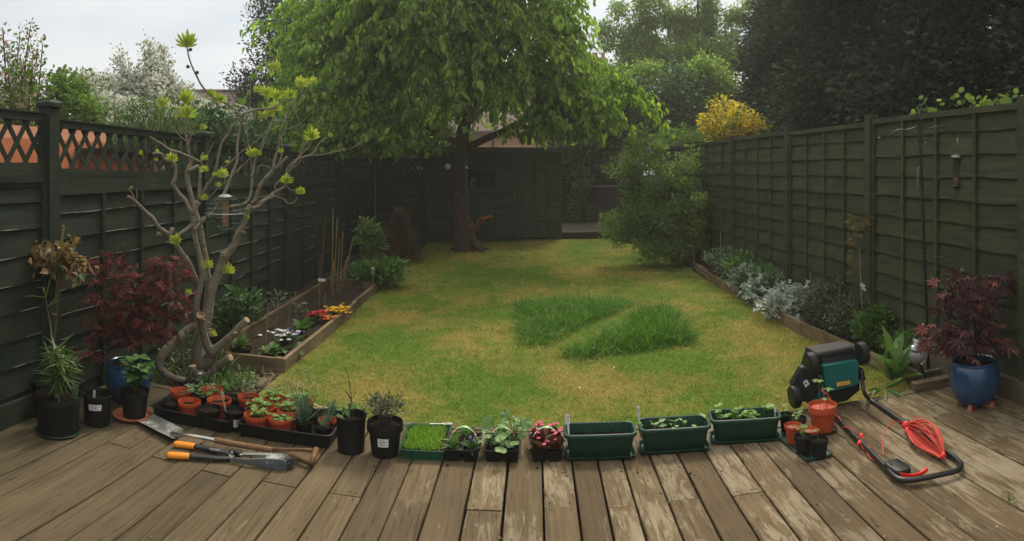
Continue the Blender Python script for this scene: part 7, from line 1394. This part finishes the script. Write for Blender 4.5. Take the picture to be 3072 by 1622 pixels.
def slab(pts, r, t, mat, nm, bev=0, dr=0):
    """a plate whose corners are given in the picture order, t thick, at distance r (number or list)"""
    rs = r if hasattr(r, '__len__') else [r]*len(pts); a = [W(x, y, q_) for (x, y), q_ in zip(pts, rs)]; mb = MB(); c_ = sum(a)/len(a)
    mb.loops([[p_+bk*0 for p_ in a], [p_+bk*t for p_ in a]] if not bev else [[c_+(p_-c_)*.96 for p_ in a], [p_+bk*bev for p_ in a], [p_+bk*t for p_ in a]]); return mb.build(nm, mat, mw)
slab([(2455, 1060), (2567, 1040), (2580, 1085), (2582, 1170), (2540, 1205), (2470, 1215), (2420, 1190), (2440, 1110)], [rm+.03, rm+.15, rm+.15, rm+.14, rm+.12, rm+.04, rm-.0, rm+.0], .19, M['mblk'], 'cutting_deck', .02)
slab([(2457, 1066), (2566, 1045), (2578, 1078), (2470, 1095)], [rm+.0, rm+.11, rm+.11, rm+.0], .03, M['blk'], 'rear_flap', .004)
gp = slab([(2469, 1098), (2474, 1095), (2572, 1079), (2577, 1082), (2577, 1150), (2565, 1158), (2485, 1176), (2474, 1170)], [rm-.045, rm-.045, rm+.06, rm+.06, rm+.04, rm+.03, rm-.055, rm-.055], .05, M['teal'], 'green_cover', .008)
yl = [W(x, y, q_) for x, y, q_ in ((2507, 1144, rm-.030), (2547, 1138, rm+.010), (2548, 1149, rm+.008), (2508, 1156.5, rm-.036))]; mb = MB(); fr2 = -bk*.014; mb.add([p_+fr2 for p_ in yl], [(3, 2, 1, 0)]); lb = mb.build('warning_label', M['yel'], mw); mb = MB(); e0, e1, e2, e3 = [p_+fr2*1.12 for p_ in yl]
for k in range(9):
    u0 = .12+.085*k; u1 = u0+.05; bp = lambda u, v: (e0*(1-u)+e1*u)*(1-v)+(e3*(1-u)+e2*u)*v; mb.add([bp(u0, .35), bp(u1, .35), bp(u1, .62), bp(u0, .62)], [(3, 2, 1, 0)])
mb.build('printing', M['ink'], lb)['kind'] = 'stuff'
slab([(2377, 1152), (2405, 1102), (2420, 1098), (2455, 1135), (2475, 1168), (2450, 1180), (2430, 1205), (2395, 1205), (2385, 1175)], rm-.03, .05, M['mblk'], 'side_plate', .01)
slab([(2409, 1145), (2420, 1137), (2429, 1150), (2417, 1161)], rm-.033, .002, M['white'], 'sticker'); slab([(2413, 1147), (2417, 1144), (2421, 1150), (2417, 1153)], rm-.036, .001, M['ink'], 'sticker_print')
slab([(2420, 1190), (2455, 1172), (2480, 1178), (2478, 1200), (2450, 1218), (2425, 1212)], rm-.01, .06, M['teal'], 'lower_cover', .01)
slab([(2480, 1180), (2576, 1160), (2560, 1175), (2545, 1190), (2537, 1200), (2480, 1220), (2465, 1215)], [rm-.02, rm+.05, rm+.05, rm+.04, rm+.04, rm-.0, rm-.0], .10, M['mblk'], 'grass_chute', .02)
for pts, r_ in (((( 2455, 1128), (2468, 1126), (2477, 1165), (2464, 1170))), rm-.07), (((2578, 1100), (2590, 1104), (2598, 1138), (2588, 1146), (2580, 1135)), rm+.07): slab(list(pts), r_, .03, M['blk'], 'handle_bracket', .004)
# handle: two bars that come down to the deck and meet in a loop
mb = MB(); hp = [W(2585, 1110, rm+.08), W(2587, 1146, rm+.06), W(2594, 1178, rm+.02), A(pr(2609, 1197, .022)), A(pr(2660, 1231, .02)), A(pr(2708, 1264, .02)), A(pr(2775, 1308, .022)), A(pr(2839, 1353, .024)), A(pr(2868, 1374, .026)), A(pr(2884, 1392, .028)), A(pr(2878, 1406, .03)), A(pr(2855, 1415, .03)), A(pr(2791, 1429, .034)), A(pr(2740, 1438, .034)), A(pr(2705, 1438, .034)), A(pr(2682, 1427, .033)), A(pr(2662, 1405, .03)), A(pr(2600, 1341, .024)), A(pr(2569, 1312, .022)), A(pr(2538, 1280, .02)), A(pr(2504, 1246, .02)), A(pr(2490, 1232, .03)), W(2475, 1195, rm-.12), W(2466, 1150, rm-.05)]
w = smooth_path(hp, 5); mb.tube(w, .0135, 12); mb.build('handle', M['blk'], mw, True)
# foam sleeve look on the near run, switch box, bail lever
sb = pr(2692, 1398, .045); mb = MB(); dv = (pr(2735, 1425, .03)-pr(2655, 1372, .03)).normalized(); pv = Vector((dv.y, -dv.x, 0)); q_ = rrect(.150, .095, .034, 6); rings = []
for s_, z in ((.90, .008), (1.0, .018), (1.0, .042), (.9, .053), (.7, .057)): rings.append([tuple(Vector((sb.x, sb.y, 0))+dv*x*s_-pv*(y*s_)+Vector((0, 0, z))) for x, y in q_])
mb.loops(rings); bx_ = mb.build('switch_box', M['mblk'], mw, 'auto'); mb = MB()
for x, y in ((-.03, -.025), (-.01, -.028), (.035, .02)): c_ = Vector((sb.x, sb.y, .0575))+dv*x-pv*y; mb.lathe([(.006, 0), (.006, .0015), (.003, .002)], 10, tuple(c_))
for k in range(5): c_ = Vector((sb.x, sb.y, .0578))+dv*(-.045+.02*k)-pv*.024; mb.beam(c_-pv*.012, c_+pv*.004, .007, .003)
mb.build('vent_ribs', M['dark'], bx_)['kind'] = 'stuff'
mb = MB(); w = smooth_path([A(pr(2688, 1412, .045)), A(pr(2700, 1419, .044)), A(pr(2730, 1425, .043)), A(pr(2758, 1421, .045)), A(pr(2776, 1411, .055)), A(pr(2783, 1404, .062))], 4); rings = []
for k in range(len(w)): rings.append([w[k]+A((0, -.002, -.011)), w[k]+A((0, .012, -.006)), w[k]+A((0, .012, .004)), w[k]+A((0, -.002, .006))])
mb.loops(rings); mb.build('bail_lever', M['redp'], mw)
# red cable: long loops wound between two hooks on the handle
cw = thing('extension_cable', 'red cable wound in long loops over the mower handle and joined to its switch', 'cable', (0, 0, 0)); Ha, Hb = A(pr(2716, 1274, .045)), A(pr(2829, 1366, .04)); dv = unit(Hb-Ha); sv = unit(np.cross(dv, (0, 0, 1.))); Lh = np.linalg.norm(Hb-Ha); mb = MB()
pts = []
for k in range(17):
    wdt = rng.uniform(-.01, .075); wl = rng.uniform(-.02, .075); up1 = rng.uniform(.01, .095); lo1 = rng.uniform(-.02, .02); e1 = rng.uniform(-.01, .015); e2 = rng.uniform(-.012, .02)
    for t in np.linspace(0, 1, 9)[:-1]: a = math.pi*t; pts.append(Ha+dv*(e1+(Lh+e2-e1)*t)-sv*wdt*math.sin(a)+A((0, 0, up1*math.sin(a)**.8)))
    for t in np.linspace(0, 1, 9)[:-1]: a = math.pi*t; pts.append(Ha+dv*(Lh+e2-(Lh+e2-e1)*t)+sv*wl*math.sin(a)*(1.1-t*.4)+A((0, 0, -.008+lo1*math.sin(a)*.6)))
pts = A(pts); pts[:, 2] = np.maximum(pts[:, 2], .006); mb.tube(smooth_path(pts, 3), .0038, 6); mb.build('wound_loops', M['cordr'], cw, True)
mb = MB(); mb.tube(smooth_path([Ha, A(pr(2700, 1264, .07)), A(pr(2675, 1268, .08)), A(pr(2655, 1290, .07)), A(pr(2648, 1325, .05)), A(pr(2652, 1365, .045))], 6), .0034, 7); mb.tube(smooth_path([A(pr(2728, 1272, .06)), A(pr(2745, 1248, .05)), A(pr(2775, 1262, .07)), A(pr(2805, 1300, .07)), A(pr(2828, 1345, .05)), A(pr(2833, 1360, .04))], 6), .0034, 7); mb.build('feed_cable', M['cordr'], cw, True)
mb = MB()
for c_, s_ in ((Ha, 1.0), (Ha+dv*.05-A((0, 0, .012))+sv*.01, .8), (Hb, .7)): mb.lathe([(.006*s_, -.022*s_), (.017*s_, -.016*s_), (.021*s_, 0), (.017*s_, .018*s_), (.006*s_, .024*s_)], 12, c_, M=Matrix.Rotation(R(60), 4, 'Y'))
mb.build('plug', M['redp'], cw, 'auto')
mb = MB(); s_ = [(2504, 1243, .035), (2516, 1250, .04), (2524, 1262, .035)]; mb.tube(smooth_path([A(pr(*q_)) for q_ in s_], 5), .0032, 6)
mb.tube(smooth_path([A(pr(*q_)) for q_ in ((2527, 1280, .03), (2545, 1281, .035), (2560, 1290, .035), (2568, 1302, .02))], 5), .0032, 6); mb.tube(smooth_path([A(pr(*q_)) for q_ in ((2586, 1308, .05), (2582, 1325, .03), (2590, 1345, .012), (2596, 1350, .008))], 5), .0032, 6)
mb.tube(smooth_path([A(pr(*q_)) for q_ in ((2613, 1348, .03), (2608, 1337, .04), (2603, 1345, .03), (2604, 1362, .012), (2616, 1378, .006), (2628, 1380, .01), (2632, 1374, .03))], 5), .0032, 6)
mb.tube(smooth_path([W(2462, 1170, rm-.12), W(2480, 1180, rm-.14), W(2490, 1192, rm-.15), W(2493, 1205, rm-.17)], 5), .0032, 6); mb.build('loose_turns', M['cordr'], cw, True)
mb = MB(); 
for x, y, z_ in ((2586, 1304, .05), (2580, 1326, .03)): c_ = A(pr(x, y, z_)); mb.lathe([(.004, -.006), (.011, -.003), (.012, .003), (.005, .007)], 10, c_, M=Matrix.Rotation(R(30), 4, 'X')); mb.box(c_+A((-.012, 0, -.008)), (.012, .014, .014))
mb.build('cable_clip', M['redp'], cw, 'auto')

# ------------------------------------------------------------------ crumbs of soil, dead leaves and a weed on the boards
mb = MB(); CR = ([(-.5,-.5,0),(.5,-.4,0),(.4,.5,0),(-.4,.4,0),(-.2,-.2,.5),(.25,-.2,.45),(.2,.25,.5),(-.2,.2,.4)], [(4,5,6,7),(0,1,5,4),(1,2,6,5),(2,3,7,6),(3,0,4,7)])
n = 900; px = np.concatenate([rng.uniform(460, 1100, 400), rng.uniform(1100, 2500, 300), rng.uniform(100, 460, 200)]); py = np.concatenate([rng.normal(1325, 22, 400), rng.normal(1405, 16, 300), rng.normal(1290, 25, 200)])
pos = A([P(a, b_, .0012) for a, b_ in zip(px, py)]); mb.scatter(CR, pos, frames(unit(rnd(n)*A((1, 1, 0))+A((1e-3, 0, 0))), A((0, 0, 1.))), .0035*np.exp(rng.normal(0, .5, n))); tag(mb.build('soil_crumbs', M['compost']), 'dark crumbs of compost scattered along the row of pots on the deck', 'soil', kind='stuff')
mb = MB(); n = 46; px = rng.uniform(60, 3000, n); py = 1622-rng.uniform(0, 1, n)**1.3*420; pos = A([P(a, max(b_, 1225+abs(a-1536)*-.02+ (120 if 1000 < a < 2400 else 0)), .004) for a, b_ in zip(px, py)]); mb.scatter(LEAF, pos, frames(rnd(n)*A((1, 1, .08)), A((0, 0, 1.))+rnd(n)*.25), rng.uniform(.012, .028, n)); tag(mb.build('dead_leaves', F_bry), 'a few small dead leaves lying on the deck boards', 'leaves', kind='stuff')
o = thing('weed', 'tiny weed growing from a gap in the deck at the right', 'weed', tuple(P(3030, 1512, -.01))); mb = MB(); rosette(mb, (0, 0, 0), 12, .035, .3, (30, 85), LEAF); mb.build('leaves', F_soft, o)
# ------------------------------------------------------------------ added thin volume, veils the scene and lifts the far darks
b = MB(); b.box((0, 22, 8.0), (70, 70, 18.4))
q = NT('added_haze'); q.t.nodes.remove(q.b); vp = q.n('ShaderNodeVolumePrincipled'); vp.inputs['Density'].default_value = .0029; vp.inputs['Color'].default_value = (1, .98, .92, 1); vp.inputs['Anisotropy'].default_value = .3
q.l(vp.outputs[0], q.t.nodes['Material Output'].inputs['Volume'])
hz = tag(b.build('added_haze', q.m), kind='stuff')
scene.cycles.volume_bounces = 0; scene.cycles.volume_max_steps = 64
bpy.context.view_layer.update()
